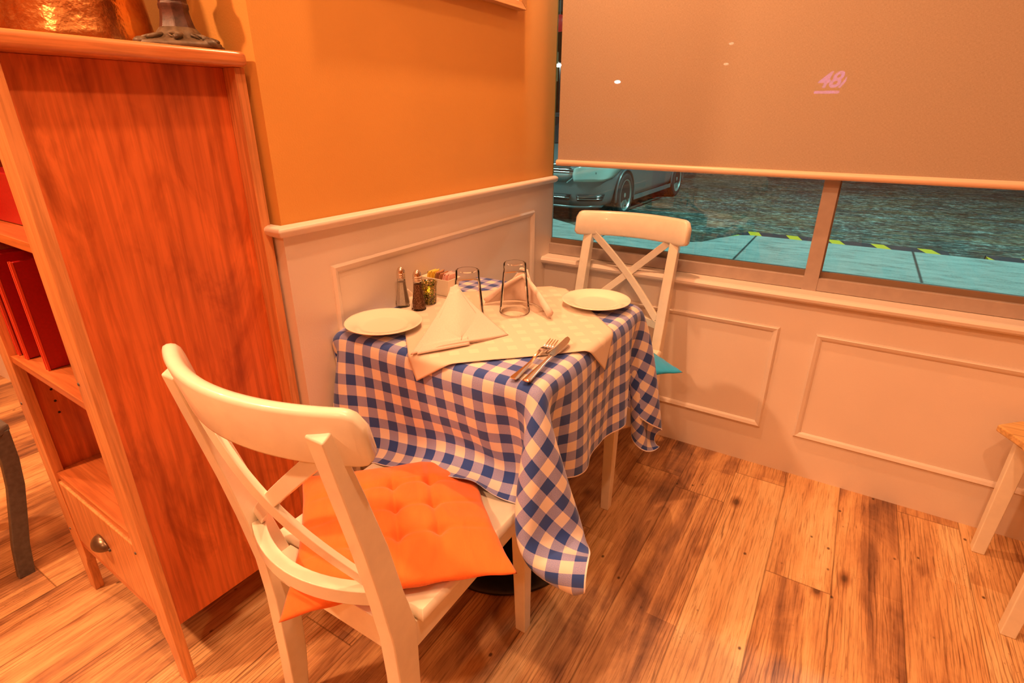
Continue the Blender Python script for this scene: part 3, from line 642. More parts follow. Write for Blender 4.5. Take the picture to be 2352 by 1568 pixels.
# the draped cloth, 65 by 65 points from its near left to its far right corner, x y z of each in quarter millimetres
CLOTH = [
79,-3693,1316,57,-3735,1227,54,-3778,1147,76,-3841,1092,108,-3916,1061,147,-3995,1055,186,-4072,1056,224,-4147,1060,259,-4223,1064,294,-4300,1073,334,-4372,1088,390,-4426,1117,457,-4450,1159,515,-4420,1212,539,-4355,1258,509,-4283,1286,445,-4232,1298,362,-4219,1297,282,-4235,1293,201,-4249,1288,120,-4233,1286,56,-4181,1285,17,-4107,1286,14,-4025,1288,27,-3943,1290,65,-3870,1292,99,-3795,1293,107,-3713,1294,96,-3631,1294,62,-3556,1294,28,-3481,1293,15,-3399,1293,20,-3317,1293,47,-3239,1294,91,-3169,1296,129,-3096,1298,148,-3016,1298,139,-2934,1297,108,-2857,1294,59,-2791,1290,23,-2717,1287,14,-2635,1283,16,-2552,1280,55,-2479,1276,119,-2428,1271,200,-2414,1263,280,-2431,1253,362,-2430,1243,437,-2398,1230,485,-2334,1209,502,-2259,1179,481,-2190,1138,436,-2140,1091,375,-2119,1037,313,-2123,983,259,-2152,928,205,-2181,873,144,-2186,817,85,-2169,761,42,-2125,706,17,-2070,650,16,-2008,594,34,-1950,538,76,-1904,484,132,-1874,432,
146,-3746,1274,101,-3797,1228,55,-3845,1181,31,-3897,1123,42,-3964,1075,78,-4042,1063,120,-4115,1077,165,-4180,1105,211,-4244,1129,250,-4317,1141,290,-4389,1155,346,-4443,1184,413,-4470,1226,474,-4449,1277,509,-4391,1326,493,-4317,1359,439,-4257,1376,360,-4232,1379,278,-4240,1375,197,-4254,1370,116,-4237,1368,53,-4183,1368,16,-4109,1369,14,-4026,1371,27,-3945,1373,65,-3872,1374,97,-3796,1376,104,-3714,1377,93,-3632,1377,58,-3557,1376,25,-3481,1375,15,-3400,1375,18,-3317,1376,43,-3238,1377,85,-3168,1378,124,-3095,1380,143,-3015,1381,134,-2933,1379,103,-2856,1376,55,-2789,1373,21,-2715,1369,14,-2632,1366,19,-2550,1363,61,-2479,1359,127,-2430,1353,209,-2420,1345,290,-2434,1335,370,-2419,1324,438,-2374,1309,472,-2303,1284,473,-2227,1249,438,-2167,1205,384,-2130,1155,322,-2125,1100,263,-2143,1045,210,-2174,990,150,-2186,935,92,-2170,879,45,-2132,823,21,-2076,768,14,-2015,712,28,-1956,656,65,-1907,601,121,-1880,548,185,-1879,496,
212,-3793,1238,163,-3832,1186,112,-3889,1155,60,-3952,1156,14,-4014,1132,23,-4092,1100,59,-4169,1099,105,-4231,1132,155,-4278,1179,208,-4333,1210,250,-4404,1226,304,-4460,1254,370,-4490,1294,435,-4476,1345,478,-4425,1395,474,-4351,1432,431,-4284,1454,356,-4248,1460,274,-4245,1457,193,-4258,1453,113,-4240,1451,50,-4186,1451,15,-4111,1452,14,-4028,1454,26,-3947,1456,64,-3873,1457,95,-3797,1459,101,-3715,1460,89,-3633,1460,55,-3558,1459,23,-3482,1458,14,-3400,1458,16,-3317,1458,39,-3238,1459,79,-3166,1461,118,-3094,1463,137,-3014,1463,129,-2931,1462,99,-2855,1459,51,-2787,1455,19,-2712,1452,14,-2629,1449,22,-2547,1446,67,-2478,1441,135,-2432,1435,217,-2426,1427,299,-2432,1418,375,-2403,1405,434,-2347,1387,453,-2272,1358,438,-2200,1319,392,-2151,1271,332,-2128,1219,271,-2138,1164,217,-2168,1109,158,-2185,1054,97,-2176,998,49,-2138,942,20,-2084,886,14,-2023,831,21,-1962,776,55,-1910,720,109,-1878,665,172,-1878,613,230,-1905,561,
268,-3849,1211,225,-3879,1154,174,-3942,1137,122,-4005,1151,65,-4058,1176,22,-4120,1175,19,-4200,1164,51,-4274,1178,101,-4330,1215,157,-4367,1264,212,-4416,1299,264,-4474,1325,328,-4508,1364,395,-4500,1414,444,-4456,1464,452,-4384,1504,421,-4313,1531,352,-4267,1540,271,-4253,1540,189,-4263,1536,109,-4244,1533,48,-4188,1533,14,-4113,1535,14,-4030,1537,26,-3948,1538,63,-3874,1540,93,-3798,1542,98,-3715,1543,86,-3634,1543,51,-3559,1542,22,-3482,1541,14,-3400,1541,15,-3317,1541,35,-3238,1542,74,-3165,1544,113,-3093,1546,132,-3012,1546,123,-2930,1544,94,-2853,1542,48,-2785,1538,17,-2709,1535,14,-2626,1532,25,-2544,1528,73,-2478,1524,143,-2434,1518,225,-2430,1509,307,-2426,1500,377,-2384,1486,423,-2319,1464,426,-2243,1431,398,-2178,1388,343,-2143,1337,281,-2135,1283,223,-2158,1228,166,-2183,1173,106,-2177,1117,53,-2147,1061,23,-2093,1006,14,-2032,950,20,-1971,895,46,-1916,840,97,-1882,785,159,-1875,730,216,-1901,678,257,-1949,625,
300,-3921,1191,289,-3928,1138,236,-3992,1152,183,-4054,1173,127,-4106,1202,63,-4145,1237,14,-4209,1247,18,-4291,1252,49,-4364,1272,105,-4410,1313,166,-4439,1363,224,-4487,1397,287,-4524,1435,355,-4521,1483,410,-4485,1534,428,-4416,1577,408,-4342,1607,346,-4288,1620,268,-4263,1622,185,-4268,1618,106,-4247,1616,46,-4190,1616,14,-4114,1618,14,-4031,1620,26,-3950,1621,61,-3876,1623,90,-3799,1625,95,-3716,1625,82,-3635,1626,48,-3560,1625,20,-3482,1624,14,-3400,1624,14,-3318,1624,32,-3237,1625,68,-3163,1627,107,-3091,1628,126,-3011,1629,118,-2929,1627,89,-2852,1625,44,-2783,1621,15,-2706,1618,14,-2623,1615,28,-2542,1611,80,-2478,1607,151,-2437,1600,234,-2432,1592,314,-2415,1582,375,-2362,1565,407,-2290,1540,395,-2216,1503,353,-2161,1456,292,-2141,1403,231,-2150,1348,175,-2177,1293,114,-2183,1237,59,-2154,1181,23,-2105,1126,14,-2043,1071,14,-1981,1015,38,-1924,960,84,-1882,905,147,-1873,850,206,-1894,796,246,-1942,742,263,-2002,688,
304,-3986,1126,338,-3981,1177,281,-4011,1219,226,-4066,1243,176,-4128,1263,115,-4173,1292,47,-4212,1321,17,-4286,1335,19,-4367,1352,61,-4432,1381,119,-4475,1422,182,-4505,1466,246,-4537,1507,314,-4539,1555,373,-4510,1605,401,-4446,1650,393,-4371,1684,339,-4310,1700,264,-4275,1704,181,-4273,1701,103,-4251,1699,44,-4192,1700,14,-4116,1701,14,-4033,1703,25,-3952,1705,60,-3877,1707,88,-3800,1708,92,-3717,1709,78,-3636,1709,44,-3561,1708,18,-3483,1707,14,-3400,1707,14,-3318,1708,29,-3237,1708,62,-3162,1710,101,-3090,1712,120,-3009,1712,113,-2927,1711,84,-2850,1708,41,-2780,1704,14,-2703,1701,14,-2620,1698,32,-2539,1695,86,-2477,1690,159,-2439,1684,240,-2431,1675,316,-2400,1664,366,-2338,1645,383,-2262,1616,357,-2196,1574,305,-2154,1524,243,-2149,1470,185,-2171,1415,125,-2181,1359,67,-2163,1303,28,-2115,1248,14,-2055,1193,15,-1993,1137,31,-1933,1082,75,-1891,1027,134,-1873,971,193,-1892,916,236,-1936,861,251,-1995,806,242,-2054,750,
322,-4069,1122,356,-4059,1195,330,-4048,1272,263,-4067,1316,203,-4118,1340,144,-4166,1367,79,-4209,1395,35,-4276,1415,14,-4353,1434,30,-4431,1460,76,-4492,1493,139,-4526,1535,206,-4549,1579,273,-4555,1627,336,-4532,1677,372,-4474,1724,374,-4399,1760,330,-4332,1780,260,-4288,1787,178,-4279,1785,100,-4255,1783,43,-4194,1783,14,-4117,1785,14,-4035,1787,24,-3953,1788,58,-3878,1790,85,-3801,1792,88,-3718,1793,74,-3637,1792,41,-3562,1792,17,-3483,1791,14,-3401,1791,14,-3318,1791,26,-3237,1792,57,-3161,1793,95,-3088,1795,114,-3008,1795,108,-2926,1794,80,-2849,1791,38,-2778,1788,14,-2699,1785,15,-2617,1782,35,-2537,1778,91,-2476,1773,165,-2442,1767,246,-2426,1759,315,-2383,1746,353,-2313,1724,355,-2237,1691,315,-2180,1645,257,-2152,1592,196,-2164,1537,137,-2184,1482,77,-2170,1426,30,-2129,1370,15,-2069,1315,14,-2006,1260,26,-1945,1205,63,-1895,1149,122,-1876,1094,182,-1887,1038,226,-1931,982,245,-1989,925,234,-2047,867,204,-2098,809,
308,-4148,1147,347,-4138,1219,353,-4122,1300,307,-4109,1367,240,-4121,1412,173,-4156,1442,115,-4209,1467,61,-4267,1492,23,-4336,1515,18,-4415,1540,45,-4487,1570,101,-4535,1609,166,-4563,1652,234,-4570,1699,298,-4551,1750,341,-4499,1797,353,-4427,1836,318,-4355,1859,254,-4303,1869,174,-4285,1868,96,-4258,1866,41,-4197,1867,14,-4119,1868,14,-4037,1870,23,-3955,1872,56,-3879,1874,82,-3801,1875,84,-3719,1876,69,-3638,1876,37,-3562,1875,16,-3483,1874,14,-3401,1874,14,-3318,1875,23,-3237,1875,51,-3160,1876,89,-3086,1878,108,-3007,1879,102,-2924,1877,75,-2847,1875,35,-2775,1871,14,-2696,1868,15,-2613,1865,39,-2535,1861,96,-2475,1857,171,-2443,1851,248,-2417,1842,310,-2363,1827,334,-2289,1801,320,-2216,1764,270,-2171,1714,209,-2159,1660,149,-2177,1605,89,-2177,1549,40,-2140,1493,16,-2083,1438,14,-2021,1383,20,-1959,1328,55,-1908,1273,110,-1880,1216,169,-1890,1160,216,-1927,1103,234,-1984,1045,227,-2042,986,197,-2090,927,154,-2128,867,
279,-4220,1179,323,-4213,1248,350,-4200,1326,335,-4176,1404,285,-4160,1468,214,-4171,1511,145,-4203,1543,86,-4255,1569,39,-4319,1594,17,-4394,1621,24,-4472,1650,67,-4534,1685,127,-4573,1726,196,-4584,1773,261,-4570,1823,309,-4522,1871,329,-4454,1912,303,-4379,1938,247,-4319,1951,169,-4293,1951,93,-4262,1949,40,-4199,1950,14,-4121,1952,14,-4039,1954,22,-3957,1955,53,-3881,1957,78,-3802,1959,80,-3720,1959,65,-3639,1959,33,-3563,1958,15,-3483,1958,14,-3401,1958,14,-3319,1958,21,-3237,1959,46,-3159,1960,83,-3085,1961,102,-3005,1962,97,-2923,1961,71,-2845,1958,32,-2772,1955,14,-2693,1952,16,-2610,1949,43,-2532,1945,100,-2474,1940,176,-2442,1934,248,-2405,1925,300,-2342,1908,309,-2265,1878,281,-2199,1836,224,-2168,1784,163,-2173,1728,102,-2181,1673,46,-2154,1617,18,-2099,1562,14,-2036,1507,18,-1974,1452,43,-1917,1397,97,-1886,1340,159,-1888,1283,205,-1926,1225,228,-1980,1166,219,-2037,1106,191,-2087,1046,148,-2122,985,102,-2156,925,
239,-4284,1215,286,-4280,1283,326,-4274,1356,336,-4252,1435,314,-4225,1510,256,-4211,1568,187,-4219,1612,120,-4254,1644,62,-4306,1673,26,-4375,1701,15,-4452,1731,41,-4523,1764,92,-4575,1803,159,-4595,1849,226,-4587,1898,277,-4543,1947,304,-4478,1990,287,-4401,2018,238,-4336,2033,164,-4301,2034,89,-4266,2033,38,-4201,2034,14,-4123,2036,14,-4041,2038,21,-3959,2040,51,-3882,2041,74,-3803,2043,75,-3721,2044,60,-3640,2043,30,-3564,2042,14,-3483,2042,14,-3401,2042,14,-3319,2042,19,-3237,2043,41,-3158,2044,76,-3083,2045,96,-3004,2046,91,-2921,2045,66,-2843,2042,29,-2769,2039,14,-2689,2036,17,-2607,2033,45,-2530,2029,103,-2472,2024,178,-2438,2019,244,-2391,2008,284,-2321,1989,279,-2246,1954,239,-2189,1908,178,-2173,1854,117,-2183,1798,59,-2164,1743,20,-2116,1688,14,-2054,1633,15,-1991,1577,37,-1933,1522,84,-1895,1466,145,-1895,1408,195,-1926,1349,215,-1978,1289,211,-2034,1228,182,-2081,1166,141,-2117,1104,98,-2153,1043,63,-2199,985,
196,-4345,1253,242,-4340,1321,287,-4340,1391,317,-4326,1467,322,-4299,1546,289,-4268,1616,230,-4252,1673,160,-4264,1715,93,-4299,1749,43,-4357,1781,15,-4430,1812,23,-4506,1845,61,-4570,1882,124,-4602,1926,192,-4601,1975,246,-4563,2024,278,-4500,2068,268,-4423,2099,226,-4354,2116,157,-4310,2118,85,-4271,2118,36,-4204,2119,14,-4125,2121,14,-4043,2123,19,-3961,2124,48,-3884,2126,70,-3805,2127,70,-3722,2128,55,-3642,2128,27,-3564,2127,14,-3483,2127,14,-3401,2127,14,-3319,2127,17,-3237,2127,36,-3157,2128,70,-3082,2130,89,-3002,2130,85,-2920,2129,61,-2841,2127,27,-2767,2124,14,-2686,2121,18,-2604,2117,46,-2527,2114,105,-2470,2109,178,-2433,2104,236,-2375,2092,264,-2300,2069,244,-2229,2030,196,-2183,1981,134,-2181,1926,71,-2178,1870,28,-2134,1814,14,-2073,1760,14,-2010,1705,26,-1948,1649,73,-1906,1593,132,-1896,1536,183,-1927,1475,209,-1978,1414,202,-2032,1351,175,-2079,1288,133,-2113,1225,92,-2150,1163,61,-2198,1103,42,-2253,1044,
149,-4401,1292,190,-4390,1362,236,-4391,1431,277,-4388,1504,303,-4371,1580,298,-4338,1657,264,-4306,1725,202,-4293,1778,133,-4304,1822,71,-4346,1858,26,-4408,1891,16,-4483,1924,35,-4555,1960,90,-4602,2003,158,-4613,2051,216,-4580,2101,251,-4521,2146,248,-4444,2179,213,-4371,2197,149,-4320,2202,80,-4275,2201,34,-4207,2203,14,-4127,2205,14,-4045,2207,18,-3963,2208,44,-3885,2210,65,-3806,2211,65,-3723,2212,50,-3643,2211,24,-3565,2211,14,-3483,2210,14,-3401,2211,14,-3319,2211,16,-3237,2211,31,-3156,2212,63,-3080,2213,82,-3000,2214,78,-2918,2213,57,-2839,2210,24,-2764,2208,14,-2683,2205,18,-2600,2202,47,-2524,2198,105,-2466,2194,175,-2423,2188,223,-2357,2174,238,-2280,2147,207,-2216,2104,152,-2183,2053,89,-2181,1997,35,-2152,1941,16,-2093,1886,14,-2030,1832,23,-1968,1776,60,-1918,1720,119,-1907,1662,171,-1929,1602,196,-1979,1539,193,-2032,1475,165,-2076,1410,126,-2112,1346,88,-2150,1283,60,-2198,1222,48,-2253,1162,49,-2311,1103,
101,-4456,1331,136,-4437,1404,178,-4431,1475,223,-4437,1544,262,-4433,1617,283,-4409,1695,278,-4373,1771,238,-4340,1835,176,-4325,1889,107,-4344,1932,48,-4390,1969,18,-4459,2004,18,-4535,2040,59,-4595,2081,123,-4621,2128,185,-4596,2179,225,-4540,2225,226,-4464,2259,198,-4389,2279,140,-4331,2285,75,-4280,2285,32,-4209,2287,14,-4129,2289,14,-4047,2291,17,-3965,2292,41,-3887,2294,60,-3807,2295,59,-3724,2296,45,-3644,2295,21,-3565,2295,14,-3483,2294,14,-3401,2295,14,-3319,2295,15,-3237,2295,27,-3156,2296,56,-3079,2297,74,-2999,2298,71,-2917,2297,52,-2837,2294,22,-2761,2292,14,-2679,2289,18,-2597,2286,46,-2520,2282,104,-2462,2278,169,-2411,2272,206,-2339,2255,208,-2262,2224,167,-2206,2178,108,-2187,2125,49,-2168,2069,15,-2115,2014,14,-2052,1959,15,-1989,1904,49,-1935,1848,106,-1912,1790,159,-1935,1729,188,-1981,1665,183,-2033,1600,157,-2078,1534,117,-2111,1469,81,-2150,1405,59,-2200,1342,49,-2255,1281,58,-2311,1220,80,-2362,1159,
58,-4514,1371,86,-4489,1445,120,-4472,1518,161,-4470,1590,204,-4475,1660,240,-4468,1735,261,-4442,1812,251,-4404,1885,212,-4369,1949,148,-4361,2001,81,-4383,2046,33,-4439,2084,14,-4511,2121,35,-4581,2161,91,-4623,2207,155,-4609,2259,198,-4557,2307,203,-4481,2342,180,-4405,2363,128,-4342,2369,69,-4285,2370,30,-4212,2372,14,-4132,2375,14,-4050,2376,16,-3967,2378,37,-3888,2379,54,-3808,2380,53,-3726,2381,40,-3645,2380,19,-3565,2380,14,-3483,2379,14,-3401,2380,14,-3319,2380,14,-3237,2380,23,-3156,2381,49,-3078,2382,66,-2997,2382,64,-2915,2381,47,-2835,2379,20,-2757,2377,14,-2676,2374,18,-2594,2371,44,-2516,2368,100,-2456,2364,158,-2399,2357,184,-2323,2338,175,-2248,2303,128,-2201,2255,67,-2183,2200,25,-2139,2145,14,-2077,2090,16,-2013,2035,37,-1955,1979,91,-1928,1921,146,-1941,1858,173,-1986,1794,172,-2036,1727,145,-2077,1660,109,-2113,1593,79,-2155,1528,60,-2205,1464,58,-2259,1401,70,-2311,1339,98,-2357,1276,135,-2394,1213,
24,-4579,1410,45,-4549,1484,70,-4524,1559,101,-4506,1634,140,-4501,1707,182,-4507,1779,218,-4501,1854,237,-4471,1930,230,-4430,2002,185,-4397,2065,120,-4390,2119,58,-4425,2163,17,-4486,2202,19,-4562,2242,60,-4620,2287,125,-4619,2340,172,-4572,2390,180,-4497,2426,160,-4420,2447,115,-4352,2454,62,-4289,2456,28,-4215,2458,14,-4134,2460,14,-4052,2462,15,-3970,2463,34,-3890,2464,47,-3809,2465,46,-3727,2466,35,-3645,2465,17,-3565,2465,14,-3483,2465,14,-3401,2465,14,-3319,2465,14,-3237,2465,20,-3155,2466,42,-3076,2467,58,-2996,2467,56,-2914,2466,42,-2833,2465,19,-2754,2462,14,-2673,2460,17,-2591,2457,41,-2513,2453,94,-2450,2450,144,-2385,2443,158,-2307,2420,141,-2235,2383,89,-2196,2332,33,-2165,2278,15,-2104,2223,14,-2040,2167,28,-1979,2112,75,-1939,2054,132,-1950,1991,165,-1991,1924,161,-2040,1856,134,-2081,1787,100,-2116,1719,74,-2160,1652,62,-2211,1588,64,-2264,1523,84,-2313,1459,115,-2354,1394,156,-2383,1328,202,-2401,1262,
14,-4652,1447,21,-4619,1522,35,-4589,1598,55,-4562,1674,81,-4540,1749,116,-4532,1823,156,-4533,1897,190,-4524,1972,212,-4497,2048,201,-4456,2120,159,-4423,2184,95,-4427,2237,37,-4467,2281,15,-4538,2322,32,-4609,2365,94,-4625,2418,145,-4586,2471,156,-4512,2509,138,-4434,2530,100,-4362,2538,55,-4294,2540,26,-4217,2543,14,-4136,2545,14,-4054,2547,15,-3972,2548,30,-3891,2549,40,-3810,2550,40,-3728,2550,30,-3646,2550,16,-3565,2549,14,-3483,2549,14,-3401,2549,14,-3319,2549,14,-3237,2550,18,-3155,2550,36,-3075,2551,49,-2994,2551,48,-2912,2550,37,-2831,2549,18,-2751,2547,14,-2669,2545,17,-2588,2542,38,-2509,2538,85,-2441,2535,125,-2370,2526,130,-2292,2501,107,-2223,2462,55,-2183,2410,17,-2134,2356,14,-2070,2300,19,-2006,2244,62,-1963,2186,117,-1961,2123,149,-2000,2055,148,-2047,1984,122,-2085,1914,93,-2123,1846,75,-2169,1778,69,-2219,1711,79,-2268,1645,103,-2312,1579,138,-2346,1511,180,-2368,1444,224,-2377,1375,268,-2376,1305,
14,-4726,1482,14,-4692,1559,17,-4660,1636,26,-4629,1712,37,-4599,1789,60,-4575,1865,90,-4559,1942,128,-4556,2016,164,-4549,2091,187,-4521,2167,181,-4480,2241,134,-4453,2304,70,-4460,2358,22,-4515,2401,14,-4589,2445,63,-4629,2497,117,-4599,2553,131,-4525,2592,115,-4447,2613,84,-4371,2621,47,-4298,2625,23,-4219,2628,14,-4138,2630,14,-4056,2631,15,-3974,2632,26,-3892,2633,33,-3811,2634,33,-3729,2634,25,-3647,2634,16,-3565,2634,14,-3483,2634,15,-3401,2634,14,-3319,2634,14,-3237,2634,16,-3155,2635,29,-3074,2635,39,-2993,2635,39,-2911,2634,31,-2829,2633,17,-2748,2631,14,-2666,2630,16,-2584,2627,34,-2505,2623,73,-2432,2619,103,-2357,2608,102,-2278,2582,74,-2212,2541,31,-2163,2489,14,-2103,2435,16,-2038,2378,46,-1982,2320,102,-1976,2257,140,-2010,2188,135,-2055,2115,109,-2092,2043,86,-2133,1973,75,-2179,1904,78,-2228,1836,95,-2274,1767,125,-2311,1699,162,-2338,1630,205,-2351,1559,248,-2352,1488,287,-2343,1416,321,-2327,1343,
23,-4798,1521,14,-4765,1597,15,-4734,1675,20,-4702,1751,21,-4670,1828,29,-4641,1906,45,-4615,1984,70,-4596,2061,102,-4582,2136,136,-4568,2212,162,-4545,2288,153,-4510,2362,109,-4487,2429,47,-4506,2482,14,-4568,2527,38,-4627,2578,87,-4607,2638,103,-4536,2679,87,-4457,2698,64,-4379,2707,38,-4301,2711,21,-4221,2714,14,-4140,2716,14,-4057,2718,15,-3975,2718,21,-3893,2719,26,-3812,2719,25,-3729,2719,20,-3647,2719,15,-3566,2719,15,-3483,2719,15,-3401,2719,15,-3319,2719,15,-3237,2720,16,-3155,2720,23,-3073,2721,30,-2991,2720,29,-2909,2720,25,-2827,2719,16,-2745,2717,14,-2663,2716,17,-2581,2714,30,-2500,2710,57,-2423,2705,77,-2345,2693,74,-2267,2667,49,-2199,2626,21,-2140,2574,14,-2077,2519,36,-2018,2459,87,-1995,2394,121,-2025,2323,121,-2066,2249,101,-2104,2175,87,-2146,2103,86,-2192,2032,97,-2236,1962,121,-2274,1891,153,-2303,1820,192,-2319,1748,231,-2324,1675,268,-2317,1601,301,-2302,1527,327,-2280,1451,347,-2255,1376,
77,-4827,1570,32,-4836,1637,28,-4806,1715,32,-4775,1791,31,-4743,1868,27,-4714,1946,28,-4686,2025,38,-4660,2104,58,-4637,2181,81,-4611,2258,111,-4594,2334,137,-4574,2411,132,-4543,2488,85,-4526,2556,29,-4553,2611,18,-4620,2661,53,-4611,2723,71,-4543,2766,55,-4465,2783,41,-4385,2792,27,-4304,2797,17,-4223,2801,14,-4141,2803,14,-4059,2804,14,-3977,2805,16,-3895,2805,17,-3812,2805,17,-3730,2805,14,-3648,2805,14,-3566,2805,14,-3484,2805,14,-3401,2805,14,-3319,2805,14,-3237,2805,14,-3154,2806,16,-3072,2806,19,-2990,2806,19,-2908,2805,17,-2825,2804,14,-2743,2804,14,-2660,2802,16,-2578,2800,24,-2496,2797,38,-2415,2791,50,-2334,2779,48,-2256,2755,34,-2184,2716,20,-2119,2662,26,-2056,2604,72,-2022,2536,113,-2042,2460,109,-2081,2384,95,-2119,2309,93,-2162,2235,101,-2205,2162,122,-2243,2089,151,-2272,2016,186,-2290,1941,223,-2297,1866,258,-2292,1790,288,-2278,1714,313,-2257,1637,331,-2232,1560,343,-2205,1483,347,-2177,1405,
100,-4782,1640,97,-4852,1675,78,-4863,1748,73,-4838,1827,71,-4806,1903,64,-4780,1981,57,-4755,2061,53,-4732,2142,51,-4709,2227,69,-4681,2299,82,-4657,2377,99,-4634,2454,109,-4611,2533,99,-4585,2611,74,-4573,2681,36,-4623,2740,24,-4617,2806,35,-4551,2849,28,-4472,2869,26,-4390,2879,23,-4308,2884,21,-4225,2887,20,-4143,2889,20,-4060,2890,20,-3978,2891,20,-3896,2890,20,-3813,2890,20,-3731,2890,20,-3648,2890,19,-3566,2891,20,-3484,2891,19,-3401,2890,19,-3319,2891,19,-3237,2891,20,-3154,2892,20,-3072,2892,21,-2989,2892,21,-2907,2890,20,-2824,2890,20,-2741,2889,20,-2659,2888,21,-2575,2887,23,-2492,2884,26,-2409,2877,29,-2326,2866,30,-2245,2844,30,-2167,2805,36,-2102,2747,63,-2055,2679,99,-2066,2598,106,-2101,2518,107,-2139,2442,115,-2176,2366,134,-2210,2290,159,-2238,2213,189,-2255,2136,221,-2263,2059,252,-2260,1981,279,-2248,1902,300,-2229,1824,316,-2206,1746,325,-2181,1667,329,-2155,1588,326,-2130,1510,316,-2106,1431,
169,-4767,1665,170,-4839,1705,154,-4885,1771,141,-4878,1852,133,-4853,1931,125,-4827,2009,116,-4806,2089,107,-4786,2170,99,-4770,2251,100,-4751,2333,102,-4729,2413,106,-4705,2493,109,-4681,2572,111,-4654,2651,118,-4624,2731,84,-4643,2807,38,-4655,2883,27,-4566,2938,40,-4479,2965,45,-4395,2970,47,-4311,2971,49,-4227,2972,51,-4144,2973,51,-4061,2974,52,-3978,2974,51,-3896,2974,51,-3814,2974,51,-3731,2974,51,-3649,2973,51,-3567,2973,52,-3484,2974,50,-3402,2973,51,-3319,2973,51,-3237,2974,52,-3154,2974,52,-3072,2974,53,-2989,2975,51,-2907,2974,50,-2824,2973,51,-2741,2973,49,-2659,2972,49,-2575,2973,48,-2491,2972,44,-2407,2969,37,-2323,2962,26,-2238,2936,24,-2151,2892,70,-2089,2823,105,-2092,2740,118,-2123,2657,132,-2155,2575,151,-2183,2497,174,-2206,2417,201,-2222,2336,229,-2229,2255,256,-2226,2175,280,-2217,2095,297,-2199,2014,309,-2178,1933,314,-2154,1853,314,-2129,1774,311,-2105,1694,307,-2080,1615,300,-2056,1536,295,-2031,1458,
257,-4784,1657,247,-4835,1720,235,-4884,1786,223,-4883,1868,213,-4866,1948,204,-4845,2028,194,-4826,2109,185,-4810,2190,177,-4796,2272,173,-4786,2355,168,-4772,2439,165,-4755,2522,163,-4735,2604,160,-4710,2687,158,-4685,2769,146,-4672,2854,128,-4668,2941,141,-4557,2980,143,-4476,2980,139,-4391,2980,140,-4308,2980,140,-4226,2980,141,-4148,2980,140,-4062,2980,142,-3979,2980,141,-3897,2980,139,-3815,2980,141,-3733,2980,139,-3649,2980,139,-3567,2980,144,-3485,2980,139,-3403,2980,140,-3320,2980,140,-3236,2980,144,-3155,2980,142,-3074,2980,143,-2990,2980,141,-2905,2980,142,-2826,2980,142,-2743,2980,139,-2663,2980,140,-2577,2980,141,-2493,2980,140,-2412,2980,144,-2329,2980,140,-2247,2980,140,-2168,2980,141,-2091,2880,162,-2112,2793,181,-2140,2707,201,-2163,2622,223,-2177,2540,245,-2185,2456,266,-2184,2372,285,-2176,2288,297,-2162,2206,305,-2144,2124,307,-2122,2041,306,-2100,1960,303,-2076,1880,301,-2052,1800,300,-2027,1720,301,-2002,1641,303,-1977,1562,307,-1953,1483,
337,-4815,1648,325,-4860,1716,316,-4880,1796,304,-4868,1877,295,-4853,1958,286,-4838,2039,276,-4823,2121,267,-4809,2203,259,-4797,2286,254,-4790,2370,250,-4781,2456,245,-4769,2540,240,-4754,2624,235,-4734,2710,230,-4710,2795,223,-4682,2879,216,-4653,2968,221,-4556,2980,223,-4477,2980,224,-4391,2980,220,-4312,2980,223,-4224,2980,226,-4146,2980,222,-4064,2980,226,-3982,2980,222,-3894,2980,223,-3814,2980,221,-3730,2980,224,-3652,2980,223,-3566,2980,221,-3484,2980,221,-3402,2980,225,-3318,2980,221,-3236,2980,223,-3153,2980,221,-3073,2980,225,-2988,2980,223,-2907,2980,221,-2824,2980,225,-2744,2980,223,-2659,2980,225,-2578,2980,221,-2496,2980,225,-2413,2980,222,-2327,2980,225,-2248,2980,221,-2163,2980,221,-2091,2916,236,-2104,2826,255,-2126,2740,272,-2136,2653,288,-2136,2568,301,-2130,2483,309,-2119,2398,314,-2103,2313,316,-2085,2230,316,-2065,2149,315,-2044,2067,315,-2022,1985,314,-1998,1905,314,-1974,1825,316,-1950,1745,319,-1925,1665,329,-1902,1586,345,-1884,1507,
416,-4844,1645,405,-4868,1722,394,-4858,1803,380,-4836,1882,371,-4820,1962,363,-4809,2044,354,-4797,2127,346,-4786,2209,339,-4776,2292,334,-4768,2377,329,-4760,2462,325,-4750,2546,321,-4739,2631,316,-4723,2716,312,-4706,2802,305,-4682,2885,301,-4650,2970,306,-4557,2980,306,-4476,2980,304,-4392,2980,310,-4309,2980,305,-4229,2980,307,-4146,2980,307,-4061,2980,303,-3979,2980,307,-3897,2980,305,-3812,2980,305,-3733,2980,304,-3650,2980,308,-3566,2980,304,-3484,2980,305,-3403,2980,305,-3319,2980,306,-3239,2980,306,-3152,2980,305,-3071,2980,305,-2991,2980,309,-2910,2980,306,-2826,2980,305,-2742,2980,306,-2665,2980,306,-2577,2980,305,-2497,2980,305,-2414,2980,305,-2328,2980,306,-2248,2980,307,-2168,2980,304,-2094,2930,313,-2085,2842,323,-2084,2755,331,-2081,2669,339,-2073,2584,345,-2063,2500,349,-2050,2416,353,-2034,2332,356,-2017,2250,358,-1998,2169,359,-1977,2087,360,-1956,2006,361,-1934,1926,362,-1911,1846,364,-1886,1766,370,-1863,1686,383,-1844,1607,405,-1831,1528,
